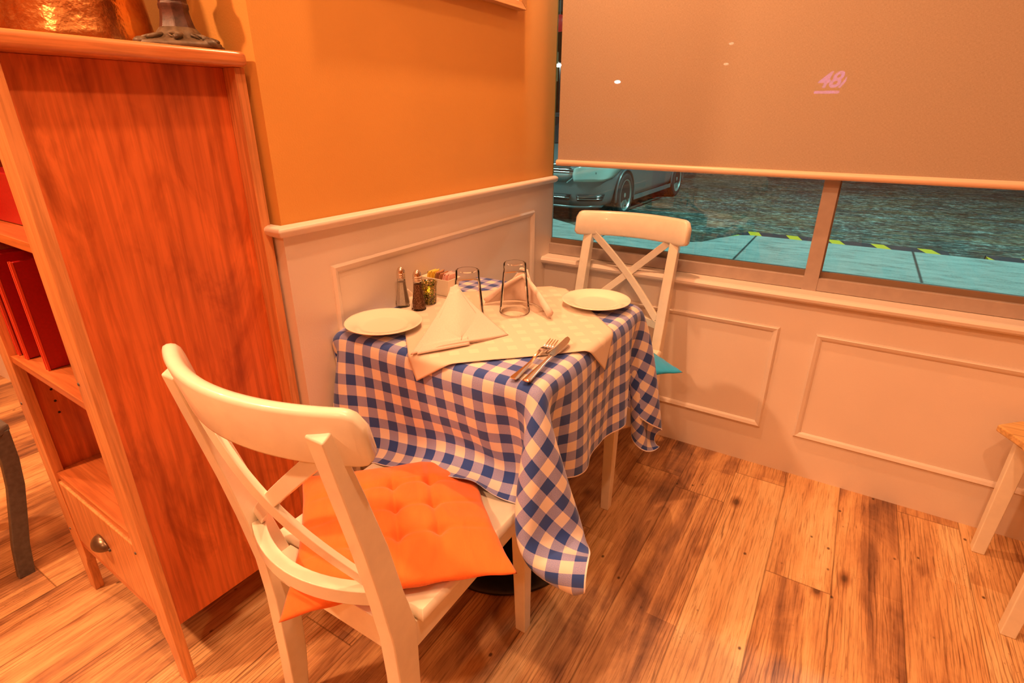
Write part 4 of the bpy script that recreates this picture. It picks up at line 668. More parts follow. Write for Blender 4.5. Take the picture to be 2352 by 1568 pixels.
497,-4869,1653,482,-4847,1729,464,-4814,1803,453,-4796,1883,444,-4783,1964,437,-4772,2047,429,-4763,2130,422,-4754,2213,416,-4746,2296,411,-4739,2380,406,-4730,2464,402,-4722,2548,399,-4712,2632,396,-4702,2718,392,-4694,2803,388,-4679,2888,385,-4649,2971,389,-4560,2980,390,-4471,2980,388,-4391,2980,389,-4311,2980,387,-4225,2980,387,-4145,2980,386,-4058,2980,387,-3978,2980,388,-3899,2980,387,-3815,2980,385,-3731,2980,388,-3652,2980,388,-3570,2980,387,-3487,2980,390,-3399,2980,389,-3320,2980,390,-3238,2980,388,-3153,2980,388,-3073,2980,386,-2993,2980,387,-2904,2980,388,-2824,2980,389,-2741,2980,390,-2660,2980,385,-2575,2980,385,-2494,2980,386,-2412,2980,392,-2333,2980,388,-2245,2980,386,-2162,2980,387,-2093,2935,392,-2068,2852,397,-2053,2766,401,-2040,2681,405,-2028,2598,409,-2015,2514,413,-2000,2430,417,-1984,2348,420,-1967,2266,423,-1950,2184,427,-1932,2102,430,-1914,2021,432,-1895,1941,434,-1874,1861,437,-1851,1782,443,-1828,1703,454,-1804,1625,471,-1785,1546,
574,-4889,1687,560,-4828,1738,540,-4785,1806,528,-4762,1885,519,-4748,1966,512,-4739,2048,505,-4731,2131,499,-4724,2214,494,-4719,2298,489,-4713,2382,485,-4708,2466,482,-4702,2550,479,-4697,2634,477,-4692,2720,474,-4689,2805,471,-4678,2890,469,-4646,2973,469,-4556,2980,475,-4472,2980,469,-4392,2980,472,-4307,2980,470,-4227,2980,473,-4145,2980,471,-4062,2980,470,-3979,2980,469,-3899,2980,468,-3812,2980,470,-3734,2980,471,-3649,2980,469,-3569,2980,471,-3488,2980,471,-3404,2980,473,-3319,2980,472,-3238,2980,467,-3155,2980,469,-3072,2980,473,-2990,2980,471,-2909,2980,471,-2826,2980,471,-2742,2980,472,-2658,2980,472,-2577,2980,472,-2497,2980,468,-2414,2980,471,-2331,2980,471,-2248,2980,470,-2165,2980,470,-2093,2938,474,-2064,2856,478,-2044,2772,482,-2027,2688,485,-2011,2605,489,-1996,2522,493,-1981,2439,497,-1967,2355,501,-1953,2273,505,-1939,2191,509,-1925,2109,512,-1911,2027,515,-1896,1946,517,-1879,1865,519,-1860,1786,523,-1841,1706,536,-1810,1632,547,-1756,1574,
645,-4906,1733,638,-4829,1760,620,-4769,1814,605,-4733,1887,596,-4716,1968,589,-4708,2050,583,-4702,2133,577,-4699,2216,573,-4696,2300,569,-4694,2384,566,-4692,2468,563,-4690,2552,561,-4688,2636,559,-4687,2721,557,-4688,2806,554,-4678,2891,553,-4646,2973,554,-4556,2980,553,-4474,2980,555,-4393,2980,555,-4303,2980,552,-4228,2980,552,-4145,2980,555,-4064,2980,549,-3983,2980,552,-3897,2980,553,-3819,2980,553,-3730,2980,551,-3649,2980,553,-3568,2980,556,-3485,2980,553,-3403,2980,551,-3322,2980,553,-3237,2980,553,-3152,2980,552,-3072,2980,554,-2994,2980,552,-2908,2980,555,-2825,2980,554,-2742,2980,557,-2661,2980,554,-2579,2980,554,-2497,2980,550,-2412,2980,553,-2335,2980,553,-2247,2980,553,-2165,2980,553,-2094,2939,556,-2065,2857,560,-2048,2773,563,-2032,2690,567,-2017,2607,571,-2003,2524,575,-1990,2441,579,-1977,2357,583,-1966,2275,586,-1955,2192,589,-1944,2109,592,-1935,2026,593,-1925,1944,591,-1915,1862,586,-1906,1779,597,-1877,1702,615,-1817,1648,616,-1739,1622,
711,-4916,1786,712,-4835,1795,701,-4761,1826,685,-4712,1891,674,-4689,1969,667,-4682,2052,662,-4680,2135,658,-4680,2218,654,-4680,2301,651,-4681,2385,648,-4681,2470,645,-4682,2553,643,-4683,2637,641,-4684,2722,639,-4687,2807,637,-4678,2892,635,-4645,2973,633,-4559,2980,636,-4477,2980,636,-4393,2980,635,-4314,2980,637,-4229,2980,637,-4144,2980,637,-4064,2980,634,-3979,2980,636,-3896,2980,634,-3818,2980,635,-3734,2980,631,-3652,2980,635,-3567,2980,634,-3484,2980,635,-3403,2980,640,-3320,2980,636,-3235,2980,635,-3155,2980,635,-3073,2980,637,-2987,2980,636,-2907,2980,637,-2823,2980,636,-2742,2980,634,-2664,2980,638,-2577,2980,635,-2496,2980,636,-2413,2980,632,-2331,2980,637,-2247,2980,634,-2165,2980,636,-2094,2939,638,-2069,2857,640,-2061,2772,642,-2054,2688,645,-2044,2605,647,-2034,2522,650,-2024,2438,653,-2014,2354,655,-2005,2271,658,-1996,2189,659,-1988,2105,660,-1981,2022,657,-1976,1939,653,-1969,1856,659,-1941,1779,676,-1883,1721,681,-1805,1696,671,-1725,1683,
788,-4920,1820,789,-4837,1820,781,-4758,1838,766,-4700,1895,754,-4669,1971,747,-4663,2054,743,-4664,2137,739,-4666,2220,736,-4669,2303,733,-4672,2387,730,-4675,2471,728,-4678,2555,726,-4680,2638,724,-4683,2723,722,-4687,2808,720,-4678,2892,718,-4645,2974,720,-4555,2980,716,-4476,2980,719,-4393,2980,720,-4313,2980,719,-4228,2980,721,-4144,2980,719,-4064,2980,716,-3982,2980,721,-3899,2980,719,-3814,2980,719,-3731,2980,721,-3649,2980,718,-3568,2980,715,-3485,2980,718,-3403,2980,719,-3318,2980,717,-3238,2980,721,-3156,2980,720,-3076,2980,718,-2994,2980,719,-2906,2980,718,-2824,2980,719,-2745,2980,720,-2655,2980,716,-2577,2980,720,-2492,2980,721,-2410,2980,721,-2329,2980,716,-2245,2980,721,-2164,2980,719,-2095,2939,720,-2072,2857,722,-2070,2771,722,-2071,2687,723,-2069,2603,723,-2065,2519,724,-2060,2435,725,-2054,2351,726,-2047,2268,727,-2040,2185,728,-2033,2102,728,-2027,2019,726,-2022,1936,727,-2005,1854,738,-1951,1792,742,-1872,1767,732,-1790,1759,722,-1709,1748,
875,-4916,1824,872,-4833,1822,863,-4754,1844,848,-4695,1900,836,-4660,1973,829,-4651,2056,825,-4652,2139,821,-4657,2222,818,-4662,2304,815,-4666,2388,812,-4671,2472,810,-4675,2555,808,-4679,2639,806,-4683,2723,804,-4688,2808,802,-4678,2892,801,-4646,2973,802,-4557,2980,802,-4475,2980,803,-4392,2980,801,-4313,2980,803,-4226,2980,798,-4144,2980,801,-4063,2980,799,-3981,2980,799,-3898,2980,800,-3816,2980,801,-3735,2980,801,-3651,2980,800,-3566,2980,798,-3488,2980,800,-3403,2980,800,-3319,2980,799,-3239,2980,799,-3152,2980,800,-3074,2980,800,-2991,2980,802,-2907,2980,799,-2826,2980,799,-2743,2980,801,-2662,2980,799,-2576,2980,800,-2496,2980,800,-2413,2980,796,-2328,2980,800,-2249,2980,799,-2166,2980,801,-2096,2939,803,-2074,2856,804,-2074,2771,804,-2077,2686,804,-2078,2602,805,-2078,2519,805,-2077,2434,805,-2074,2350,805,-2070,2267,805,-2066,2184,806,-2061,2100,805,-2057,2017,806,-2046,1935,810,-2012,1860,810,-1940,1822,802,-1858,1815,793,-1777,1811,783,-1696,1807,
960,-4909,1836,955,-4828,1828,944,-4749,1849,930,-4687,1903,918,-4650,1975,911,-4639,2057,906,-4642,2140,903,-4648,2223,900,-4655,2306,897,-4661,2389,894,-4667,2473,892,-4673,2556,890,-4677,2639,888,-4682,2724,887,-4689,2808,885,-4679,2892,884,-4647,2972,883,-4560,2980,877,-4476,2980,885,-4392,2980,881,-4313,2980,881,-4229,2980,881,-4145,2980,884,-4061,2980,885,-3980,2980,883,-3896,2980,880,-3815,2980,883,-3730,2980,881,-3645,2980,880,-3566,2980,888,-3489,2980,885,-3403,2980,884,-3322,2980,883,-3237,2980,883,-3160,2980,885,-3074,2980,883,-2991,2980,885,-2905,2980,881,-2824,2980,884,-2739,2980,887,-2660,2980,883,-2577,2980,886,-2493,2980,882,-2414,2980,887,-2330,2980,884,-2249,2980,886,-2166,2980,884,-2096,2939,885,-2074,2856,886,-2074,2770,886,-2078,2686,887,-2080,2602,887,-2081,2518,887,-2082,2434,887,-2082,2350,887,-2080,2267,887,-2078,2183,887,-2074,2100,887,-2069,2017,889,-2049,1936,891,-2004,1867,890,-1931,1828,884,-1849,1821,875,-1767,1822,866,-1686,1821,
1042,-4901,1857,1038,-4821,1840,1026,-4741,1856,1012,-4677,1906,999,-4637,1977,992,-4625,2059,988,-4630,2142,985,-4640,2224,982,-4649,2307,979,-4657,2390,977,-4664,2473,975,-4670,2557,973,-4675,2640,971,-4681,2724,969,-4687,2809,968,-4678,2893,967,-4645,2974,968,-4556,2980,966,-4475,2980,965,-4392,2980,966,-4309,2980,967,-4228,2980,965,-4147,2980,965,-4060,2980,968,-3979,2980,966,-3897,2980,966,-3814,2980,966,-3732,2980,967,-3650,2980,965,-3565,2980,965,-3487,2980,965,-3402,2980,965,-3318,2980,967,-3238,2980,965,-3155,2980,965,-3071,2980,968,-2991,2980,965,-2907,2980,963,-2827,2980,965,-2742,2980,965,-2663,2980,965,-2578,2980,963,-2494,2980,968,-2413,2980,963,-2332,2980,965,-2245,2980,965,-2163,2980,966,-2094,2938,967,-2071,2855,968,-2068,2770,968,-2069,2686,968,-2070,2602,968,-2072,2518,969,-2073,2434,969,-2074,2350,969,-2074,2267,969,-2074,2184,970,-2073,2100,970,-2067,2017,971,-2044,1938,973,-1997,1870,971,-1924,1830,966,-1842,1820,958,-1760,1821,950,-1678,1820,
1121,-4891,1885,1119,-4814,1857,1108,-4733,1864,1093,-4665,1909,1080,-4622,1979,1073,-4612,2061,1070,-4619,2144,1067,-4633,2225,1064,-4643,2308,1061,-4651,2391,1059,-4659,2474,1057,-4666,2557,1055,-4672,2641,1053,-4679,2725,1051,-4687,2809,1050,-4678,2893,1049,-4645,2974,1049,-4559,2980,1049,-4476,2980,1050,-4391,2980,1042,-4309,2980,1052,-4227,2980,1050,-4141,2980,1049,-4063,2980,1046,-3979,2980,1052,-3897,2980,1049,-3820,2980,1049,-3734,2980,1047,-3653,2980,1047,-3569,2980,1048,-3486,2980,1050,-3406,2980,1050,-3317,2980,1047,-3240,2980,1050,-3156,2980,1047,-3070,2980,1050,-2991,2980,1048,-2909,2980,1045,-2825,2980,1047,-2743,2980,1048,-2662,2980,1050,-2579,2980,1049,-2495,2980,1051,-2413,2980,1048,-2330,2980,1051,-2248,2980,1050,-2164,2980,1049,-2094,2938,1049,-2070,2855,1050,-2067,2770,1050,-2067,2686,1050,-2066,2602,1050,-2066,2518,1051,-2065,2434,1051,-2065,2350,1051,-2066,2267,1051,-2066,2184,1052,-2067,2101,1053,-2063,2018,1054,-2039,1938,1054,-1991,1871,1053,-1918,1830,1048,-1837,1820,1041,-1755,1820,1034,-1673,1820,
1200,-4871,1921,1200,-4806,1877,1189,-4724,1874,1174,-4653,1913,1161,-4608,1981,1154,-4596,2063,1151,-4605,2145,1148,-4617,2227,1145,-4628,2309,1143,-4639,2392,1141,-4649,2475,1139,-4659,2558,1137,-4668,2641,1136,-4677,2725,1134,-4687,2809,1133,-4678,2893,1132,-4645,2973,1132,-4556,2980,1131,-4477,2980,1131,-4392,2980,1132,-4313,2980,1129,-4226,2980,1130,-4143,2980,1130,-4062,2980,1129,-3979,2980,1130,-3897,2980,1131,-3814,2980,1129,-3733,2980,1130,-3649,2980,1128,-3568,2980,1127,-3485,2980,1130,-3401,2980,1131,-3319,2980,1131,-3238,2980,1133,-3155,2980,1130,-3074,2980,1131,-2991,2980,1129,-2907,2980,1131,-2824,2980,1129,-2742,2980,1132,-2659,2980,1130,-2578,2980,1130,-2497,2980,1133,-2414,2980,1129,-2330,2980,1131,-2246,2980,1132,-2166,2980,1131,-2094,2938,1131,-2071,2856,1132,-2068,2771,1132,-2069,2686,1132,-2068,2602,1133,-2067,2519,1133,-2066,2434,1133,-2066,2351,1133,-2065,2267,1134,-2064,2184,1134,-2062,2101,1135,-2057,2018,1136,-2033,1939,1136,-1986,1871,1134,-1913,1830,1130,-1832,1820,1124,-1749,1820,1118,-1667,1820,
1283,-4877,1932,1280,-4801,1903,1270,-4720,1889,1256,-4645,1921,1242,-4593,1984,1234,-4578,2065,1231,-4585,2148,1228,-4600,2230,1226,-4616,2311,1225,-4631,2393,1223,-4645,2476,1221,-4657,2558,1219,-4667,2641,1218,-4677,2725,1217,-4687,2808,1215,-4679,2892,1214,-4646,2973,1211,-4558,2980,1213,-4478,2980,1214,-4393,2980,1210,-4310,2980,1213,-4227,2980,1211,-4144,2980,1213,-4064,2980,1209,-3980,2980,1214,-3900,2980,1214,-3815,2980,1213,-3731,2980,1213,-3648,2980,1213,-3567,2980,1213,-3485,2980,1216,-3403,2980,1210,-3318,2980,1213,-3239,2980,1213,-3155,2980,1211,-3071,2980,1214,-2989,2980,1215,-2907,2980,1216,-2824,2980,1213,-2744,2980,1214,-2659,2980,1212,-2576,2980,1216,-2495,2980,1216,-2412,2980,1214,-2331,2980,1212,-2247,2980,1213,-2167,2980,1213,-2095,2939,1214,-2072,2856,1214,-2069,2771,1214,-2070,2686,1215,-2070,2603,1215,-2069,2519,1215,-2068,2435,1215,-2066,2351,1216,-2064,2268,1216,-2062,2184,1217,-2059,2101,1217,-2053,2018,1218,-2028,1939,1218,-1981,1871,1216,-1909,1830,1212,-1827,1820,1208,-1745,1820,1203,-1662,1820,
1367,-4877,1941,1361,-4797,1923,1351,-4717,1904,1337,-4640,1929,1323,-4582,1987,1315,-4564,2068,1312,-4571,2151,1310,-4592,2231,1309,-4612,2312,1307,-4629,2393,1305,-4643,2476,1303,-4655,2558,1302,-4666,2641,1300,-4676,2725,1299,-4687,2808,1298,-4679,2892,1296,-4646,2973,1294,-4558,2980,1299,-4477,2980,1296,-4393,2980,1296,-4311,2980,1295,-4227,2980,1292,-4145,2980,1294,-4062,2980,1298,-3977,2980,1295,-3898,2980,1295,-3814,2980,1296,-3731,2980,1293,-3649,2980,1295,-3569,2980,1296,-3485,2980,1296,-3404,2980,1297,-3322,2980,1297,-3238,2980,1295,-3155,2980,1295,-3072,2980,1292,-2993,2980,1296,-2907,2980,1294,-2826,2980,1296,-2743,2980,1297,-2658,2980,1298,-2578,2980,1296,-2494,2980,1295,-2412,2980,1293,-2329,2980,1297,-2246,2980,1295,-2164,2980,1296,-2094,2938,1296,-2070,2856,1296,-2066,2771,1296,-2065,2687,1297,-2064,2603,1297,-2063,2519,1297,-2061,2435,1297,-2060,2351,1298,-2058,2268,1298,-2056,2185,1299,-2054,2102,1299,-2048,2019,1300,-2024,1939,1300,-1976,1871,1298,-1904,1830,1295,-1823,1820,1291,-1740,1820,1286,-1658,1820,
1452,-4874,1948,1444,-4793,1934,1432,-4713,1916,1418,-4634,1936,1405,-4573,1991,1397,-4552,2071,1393,-4559,2154,1392,-4584,2233,1391,-4607,2312,1389,-4625,2394,1387,-4640,2476,1386,-4653,2559,1384,-4664,2642,1383,-4675,2725,1381,-4686,2809,1380,-4678,2893,1379,-4645,2973,1378,-4558,2980,1373,-4482,2980,1373,-4392,2980,1376,-4313,2980,1379,-4226,2980,1374,-4144,2980,1376,-4062,2980,1378,-3981,2980,1382,-3900,2980,1380,-3812,2980,1376,-3735,2980,1379,-3649,2980,1376,-3564,2980,1375,-3485,2980,1379,-3400,2980,1380,-3324,2980,1383,-3239,2980,1379,-3159,2980,1376,-3073,2980,1381,-2986,2980,1378,-2908,2980,1376,-2829,2980,1378,-2744,2980,1378,-2659,2980,1378,-2575,2980,1382,-2498,2980,1379,-2412,2980,1379,-2330,2980,1378,-2247,2980,1378,-2163,2980,1378,-2094,2939,1378,-2070,2856,1378,-2067,2771,1378,-2068,2687,1379,-2067,2603,1379,-2066,2519,1379,-2064,2435,1380,-2063,2351,1380,-2060,2268,1380,-2057,2185,1381,-2053,2102,1382,-2045,2019,1382,-2020,1940,1382,-1972,1872,1380,-1900,1830,1377,-1818,1820,1374,-1736,1820,1370,-1654,1820,
1540,-4867,1953,1528,-4788,1939,1514,-4707,1923,1499,-4628,1940,1486,-4566,1993,1479,-4543,2073,1475,-4550,2156,1474,-4575,2234,1473,-4598,2314,1471,-4617,2395,1469,-4633,2477,1468,-4647,2560,1466,-4660,2642,1465,-4672,2725,1464,-4684,2809,1463,-4678,2893,1462,-4644,2974,1462,-4556,2980,1459,-4473,2980,1462,-4393,2980,1464,-4308,2980,1461,-4229,2980,1462,-4146,2980,1462,-4062,2980,1460,-3981,2980,1461,-3898,2980,1460,-3814,2980,1460,-3731,2980,1462,-3651,2980,1463,-3566,2980,1459,-3486,2980,1460,-3402,2980,1462,-3316,2980,1461,-3237,2980,1459,-3152,2980,1459,-3073,2980,1465,-2988,2980,1460,-2905,2980,1462,-2825,2980,1459,-2741,2980,1463,-2662,2980,1461,-2577,2980,1462,-2498,2980,1462,-2415,2980,1458,-2331,2980,1461,-2247,2980,1459,-2166,2980,1460,-2095,2939,1460,-2071,2857,1460,-2067,2772,1461,-2066,2687,1461,-2064,2604,1461,-2062,2520,1461,-2060,2436,1462,-2057,2352,1462,-2054,2269,1463,-2051,2186,1463,-2047,2102,1464,-2040,2019,1464,-2016,1940,1464,-1968,1872,1462,-1896,1830,1460,-1815,1820,1457,-1732,1820,1454,-1650,1820,
1628,-4858,1958,1612,-4780,1939,1595,-4700,1925,1580,-4621,1941,1567,-4558,1994,1561,-4536,2074,1558,-4544,2157,1556,-4571,2235,1555,-4597,2314,1553,-4617,2395,1552,-4635,2477,1550,-4649,2559,1549,-4662,2642,1547,-4673,2725,1546,-4685,2808,1545,-4678,2893,1545,-4645,2974,1544,-4557,2980,1538,-4473,2980,1544,-4392,2980,1542,-4307,2980,1542,-4230,2980,1544,-4142,2980,1537,-4062,2980,1542,-3981,2980,1543,-3901,2980,1542,-3811,2980,1545,-3732,2980,1542,-3647,2980,1545,-3569,2980,1543,-3486,2980,1542,-3403,2980,1546,-3319,2980,1542,-3237,2980,1540,-3159,2980,1543,-3077,2980,1543,-2991,2980,1542,-2910,2980,1541,-2822,2980,1544,-2740,2980,1542,-2658,2980,1545,-2579,2980,1537,-2496,2980,1543,-2414,2980,1540,-2331,2980,1545,-2249,2980,1542,-2163,2980,1543,-2095,2939,1543,-2070,2857,1543,-2064,2772,1543,-2062,2688,1543,-2059,2604,1543,-2056,2520,1543,-2053,2436,1544,-2051,2353,1544,-2048,2269,1545,-2045,2186,1545,-2042,2103,1546,-2036,2020,1546,-2012,1941,1546,-1965,1872,1544,-1893,1831,1543,-1811,1820,1541,-1729,1820,1538,-1646,1820,
1714,-4844,1964,1695,-4769,1937,1676,-4690,1920,1660,-4611,1939,1649,-4551,1994,1643,-4531,2075,1640,-4541,2158,1639,-4571,2235,1637,-4597,2314,1636,-4617,2395,1634,-4634,2477,1632,-4648,2559,1631,-4661,2641,1629,-4673,2725,1628,-4685,2808,1628,-4678,2892,1627,-4646,2973,1624,-4558,2980,1625,-4477,2980,1627,-4392,2980,1625,-4311,2980,1627,-4228,2980,1625,-4145,2980,1625,-4063,2980,1627,-3980,2980,1625,-3898,2980,1624,-3814,2980,1626,-3733,2980,1625,-3649,2980,1626,-3568,2980,1627,-3483,2980,1624,-3401,2980,1623,-3322,2980,1627,-3236,2980,1627,-3154,2980,1625,-3073,2980,1629,-2988,2980,1625,-2907,2980,1628,-2824,2980,1625,-2743,2980,1624,-2660,2980,1625,-2580,2980,1624,-2496,2980,1628,-2414,2980,1625,-2331,2980,1625,-2249,2980,1627,-2163,2980,1625,-2095,2940,1625,-2070,2858,1625,-2064,2773,1625,-2062,2688,1625,-2059,2604,1625,-2057,2521,1626,-2055,2437,1626,-2052,2353,1626,-2049,2270,1627,-2044,2187,1627,-2040,2104,1628,-2033,2021,1628,-2008,1941,1628,-1961,1873,1627,-1890,1831,1625,-1808,1820,1624,-1726,1820,1622,-1643,1820,
1799,-4827,1971,1778,-4757,1934,1757,-4679,1912,1741,-4601,1936,1730,-4544,1995,1725,-4526,2076,1722,-4538,2158,1721,-4569,2236,1720,-4595,2314,1718,-4617,2395,1716,-4635,2476,1715,-4650,2558,1713,-4663,2641,1712,-4674,2724,1711,-4685,2808,1710,-4678,2892,1710,-4646,2973,1707,-4560,2980,1708,-4477,2980,1709,-4391,2980,1703,-4313,2980,1708,-4230,2980,1711,-4145,2980,1711,-4062,2980,1708,-3982,2980,1707,-3900,2980,1706,-3816,2980,1706,-3731,2980,1710,-3649,2980,1708,-3566,2980,1707,-3484,2980,1709,-3401,2980,1703,-3320,2980,1706,-3235,2980,1708,-3158,2980,1706,-3074,2980,1702,-2989,2980,1711,-2906,2980,1704,-2825,2980,1705,-2742,2980,1706,-2659,2980,1706,-2577,2980,1711,-2494,2980,1711,-2411,2980,1708,-2323,2980,1711,-2247,2980,1706,-2169,2980,1708,-2096,2940,1707,-2071,2858,1707,-2069,2773,1706,-2070,2688,1706,-2070,2604,1706,-2070,2521,1707,-2068,2437,1707,-2065,2353,1708,-2061,2269,1708,-2055,2186,1709,-2047,2103,1710,-2034,2021,1710,-2006,1943,1709,-1958,1875,1709,-1887,1832,1708,-1805,1820,1707,-1723,1820,1706,-1640,1820,
1895,-4806,1981,1862,-4743,1932,1838,-4666,1910,1820,-4589,1933,1810,-4533,1993,1806,-4521,2076,1805,-4541,2157,1803,-4575,2233,1802,-4602,2311,1800,-4622,2392,1798,-4639,2475,1797,-4652,2557,1795,-4664,2640,1794,-4674,2724,1793,-4684,2808,1793,-4678,2893,1792,-4645,2974,1791,-4558,2980,1789,-4470,2980,1791,-4393,2980,1790,-4309,2980,1791,-4228,2980,1790,-4145,2980,1790,-4063,2980,1791,-3982,2980,1787,-3897,2980,1792,-3818,2980,1790,-3731,2980,1789,-3648,2980,1792,-3569,2980,1790,-3486,2980,1790,-3404,2980,1791,-3319,2980,1791,-3239,2980,1790,-3154,2980,1789,-3073,2980,1789,-2988,2980,1791,-2908,2980,1788,-2823,2980,1791,-2742,2980,1794,-2658,2980,1792,-2578,2980,1790,-2495,2980,1789,-2413,2980,1790,-2331,2980,1791,-2247,2980,1791,-2164,2980,1790,-2095,2940,1789,-2071,2858,1789,-2070,2773,1788,-2074,2689,1788,-2075,2605,1788,-2075,2521,1789,-2073,2437,1789,-2069,2353,1790,-2063,2270,1791,-2056,2187,1791,-2047,2104,1792,-2032,2022,1792,-2003,1944,1791,-1954,1877,1791,-1884,1833,1791,-1802,1820,1791,-1720,1820,1791,-1638,1820,
1970,-4790,1946,1938,-4726,1907,1913,-4648,1891,1898,-4572,1922,1890,-4525,1990,1888,-4525,2074,1886,-4553,2152,1885,-4584,2229,1884,-4608,2309,1882,-4626,2391,1881,-4642,2473,1879,-4655,2556,1877,-4665,2639,1876,-4674,2723,1875,-4684,2807,1875,-4677,2892,1874,-4645,2974,1877,-4555,2980,1876,-4474,2980,1872,-4393,2980,1871,-4311,2980,1873,-4227,2980,1874,-4149,2980,1872,-4060,2980,1877,-3984,2980,1874,-3898,2980,1874,-3813,2980,1874,-3731,2980,1872,-3652,2980,1873,-3568,2980,1872,-3487,2980,1872,-3403,2980,1875,-3323,2980,1873,-3239,2980,1873,-3156,2980,1873,-3072,2980,1877,-2985,2980,1872,-2908,2980,1874,-2823,2980,1872,-2742,2980,1869,-2657,2980,1872,-2577,2980,1874,-2496,2980,1872,-2413,2980,1872,-2330,2980,1869,-2246,2980,1872,-2168,2980,1873,-2095,2941,1872,-2070,2859,1871,-2069,2774,1871,-2072,2690,1871,-2071,2606,1871,-2068,2522,1871,-2064,2439,1871,-2059,2355,1872,-2053,2272,1873,-2047,2189,1873,-2039,2106,1874,-2027,2023,1873,-1999,1945,1873,-1952,1877,1873,-1881,1833,1874,-1800,1820,1875,-1718,1820,1876,-1635,1820,
2040,-4777,1902,2012,-4706,1872,1990,-4626,1871,1978,-4558,1915,1972,-4520,1989,1970,-4528,2072,1969,-4557,2150,1967,-4581,2229,1966,-4600,2310,1964,-4616,2392,1963,-4632,2474,1961,-4646,2557,1959,-4660,2639,1958,-4672,2723,1957,-4684,2806,1957,-4678,2891,1957,-4647,2972,1954,-4559,2980,1957,-4475,2980,1956,-4390,2980,1954,-4311,2980,1954,-4227,2980,1956,-4144,2980,1953,-4060,2980,1956,-3982,2980,1954,-3897,2980,1953,-3813,2980,1957,-3731,2980,1958,-3649,2980,1955,-3566,2980,1956,-3488,2980,1954,-3402,2980,1955,-3319,2980,1956,-3238,2980,1957,-3160,2980,1955,-3072,2980,1956,-2989,2980,1956,-2906,2980,1953,-2826,2980,1956,-2743,2980,1954,-2660,2980,1955,-2576,2980,1956,-2493,2980,1955,-2415,2980,1956,-2329,2980,1955,-2247,2980,1957,-2166,2980,1956,-2095,2941,1954,-2067,2860,1952,-2061,2775,1951,-2056,2692,1949,-2047,2609,1947,-2039,2525,1947,-2032,2442,1947,-2027,2358,1949,-2024,2275,1951,-2022,2192,1953,-2021,2109,1955,-2017,2026,1955,-1996,1946,1954,-1950,1876,1955,-1880,1832,1956,-1798,1820,1959,-1716,1820,1960,-1634,1820,
2114,-4760,1865,2087,-4685,1845,2068,-4605,1857,2057,-4543,1911,2053,-4517,1989,2052,-4529,2071,2050,-4547,2151,2047,-4561,2233,2044,-4575,2314,2042,-4592,2396,2041,-4609,2478,2040,-4626,2560,2040,-4644,2641,2039,-4662,2724,2039,-4679,2806,2040,-4677,2892,2039,-4646,2973,2036,-4557,2980,2036,-4472,2980,2038,-4395,2980,2039,-4311,2980,2039,-4230,2980,2040,-4145,2980,2037,-4062,2980,2041,-3978,2980,2036,-3899,2980,2041,-3815,2980,2037,-3732,2980,2036,-3651,2980,2035,-3569,2980,2040,-3482,2980,2040,-3401,2980,2040,-3320,2980,2040,-3238,2980,2037,-3158,2980,2038,-3071,2980,2037,-2992,2980,2040,-2904,2980,2035,-2825,2980,2036,-2746,2980,2038,-2661,2980,2037,-2578,2980,2035,-2495,2980,2035,-2413,2980,2038,-2329,2980,2036,-2249,2980,2039,-2167,2980,2038,-2095,2941,2036,-2064,2861,2033,-2047,2778,2029,-2032,2694,2026,-2018,2612,2023,-2006,2529,2020,-1995,2446,2019,-1987,2362,2021,-1984,2279,2025,-1986,2196,2030,-1991,2113,2035,-1998,2030,2037,-1988,1948,2036,-1950,1875,2037,-1879,1830,2039,-1797,1820,2042,-1715,1820,2045,-1633,1820,
2192,-4738,1839,2166,-4661,1831,2147,-4584,1856,2137,-4526,1914,2131,-4496,1991,2128,-4498,2074,2124,-4509,2156,2121,-4523,2238,2118,-4539,2319,2117,-4557,2401,2116,-4575,2483,2116,-4595,2564,2117,-4615,2645,2118,-4640,2726,2120,-4668,2806,2122,-4674,2891,2122,-4645,2974,2119,-4557,2980,2120,-4475,2980,2120,-4393,2980,2121,-4307,2980,2124,-4230,2980,2120,-4144,2980,2120,-4064,2980,2119,-3978,2980,2122,-3898,2980,2117,-3817,2980,2121,-3734,2980,2123,-3649,2980,2122,-3568,2980,2119,-3486,2980,2121,-3402,2980,2120,-3321,2980,2121,-3237,2980,2121,-3152,2980,2119,-3073,2980,2123,-2993,2980,2120,-2906,2980,2120,-2825,2980,2119,-2743,2980,2123,-2659,2980,2120,-2577,2980,2115,-2495,2980,2120,-2412,2980,2118,-2331,2980,2121,-2249,2980,2123,-2166,2980,2122,-2094,2940,2119,-2064,2860,2115,-2046,2776,2112,-2032,2693,2108,-2017,2611,2105,-2002,2528,2102,-1986,2446,2100,-1971,2364,2100,-1961,2281,2103,-1959,2198,2109,-1970,2116,2116,-1986,2035,2118,-1982,1952,2117,-1947,1877,2118,-1878,1830,2121,-1797,1820,2126,-1715,1820,2131,-1633,1820,
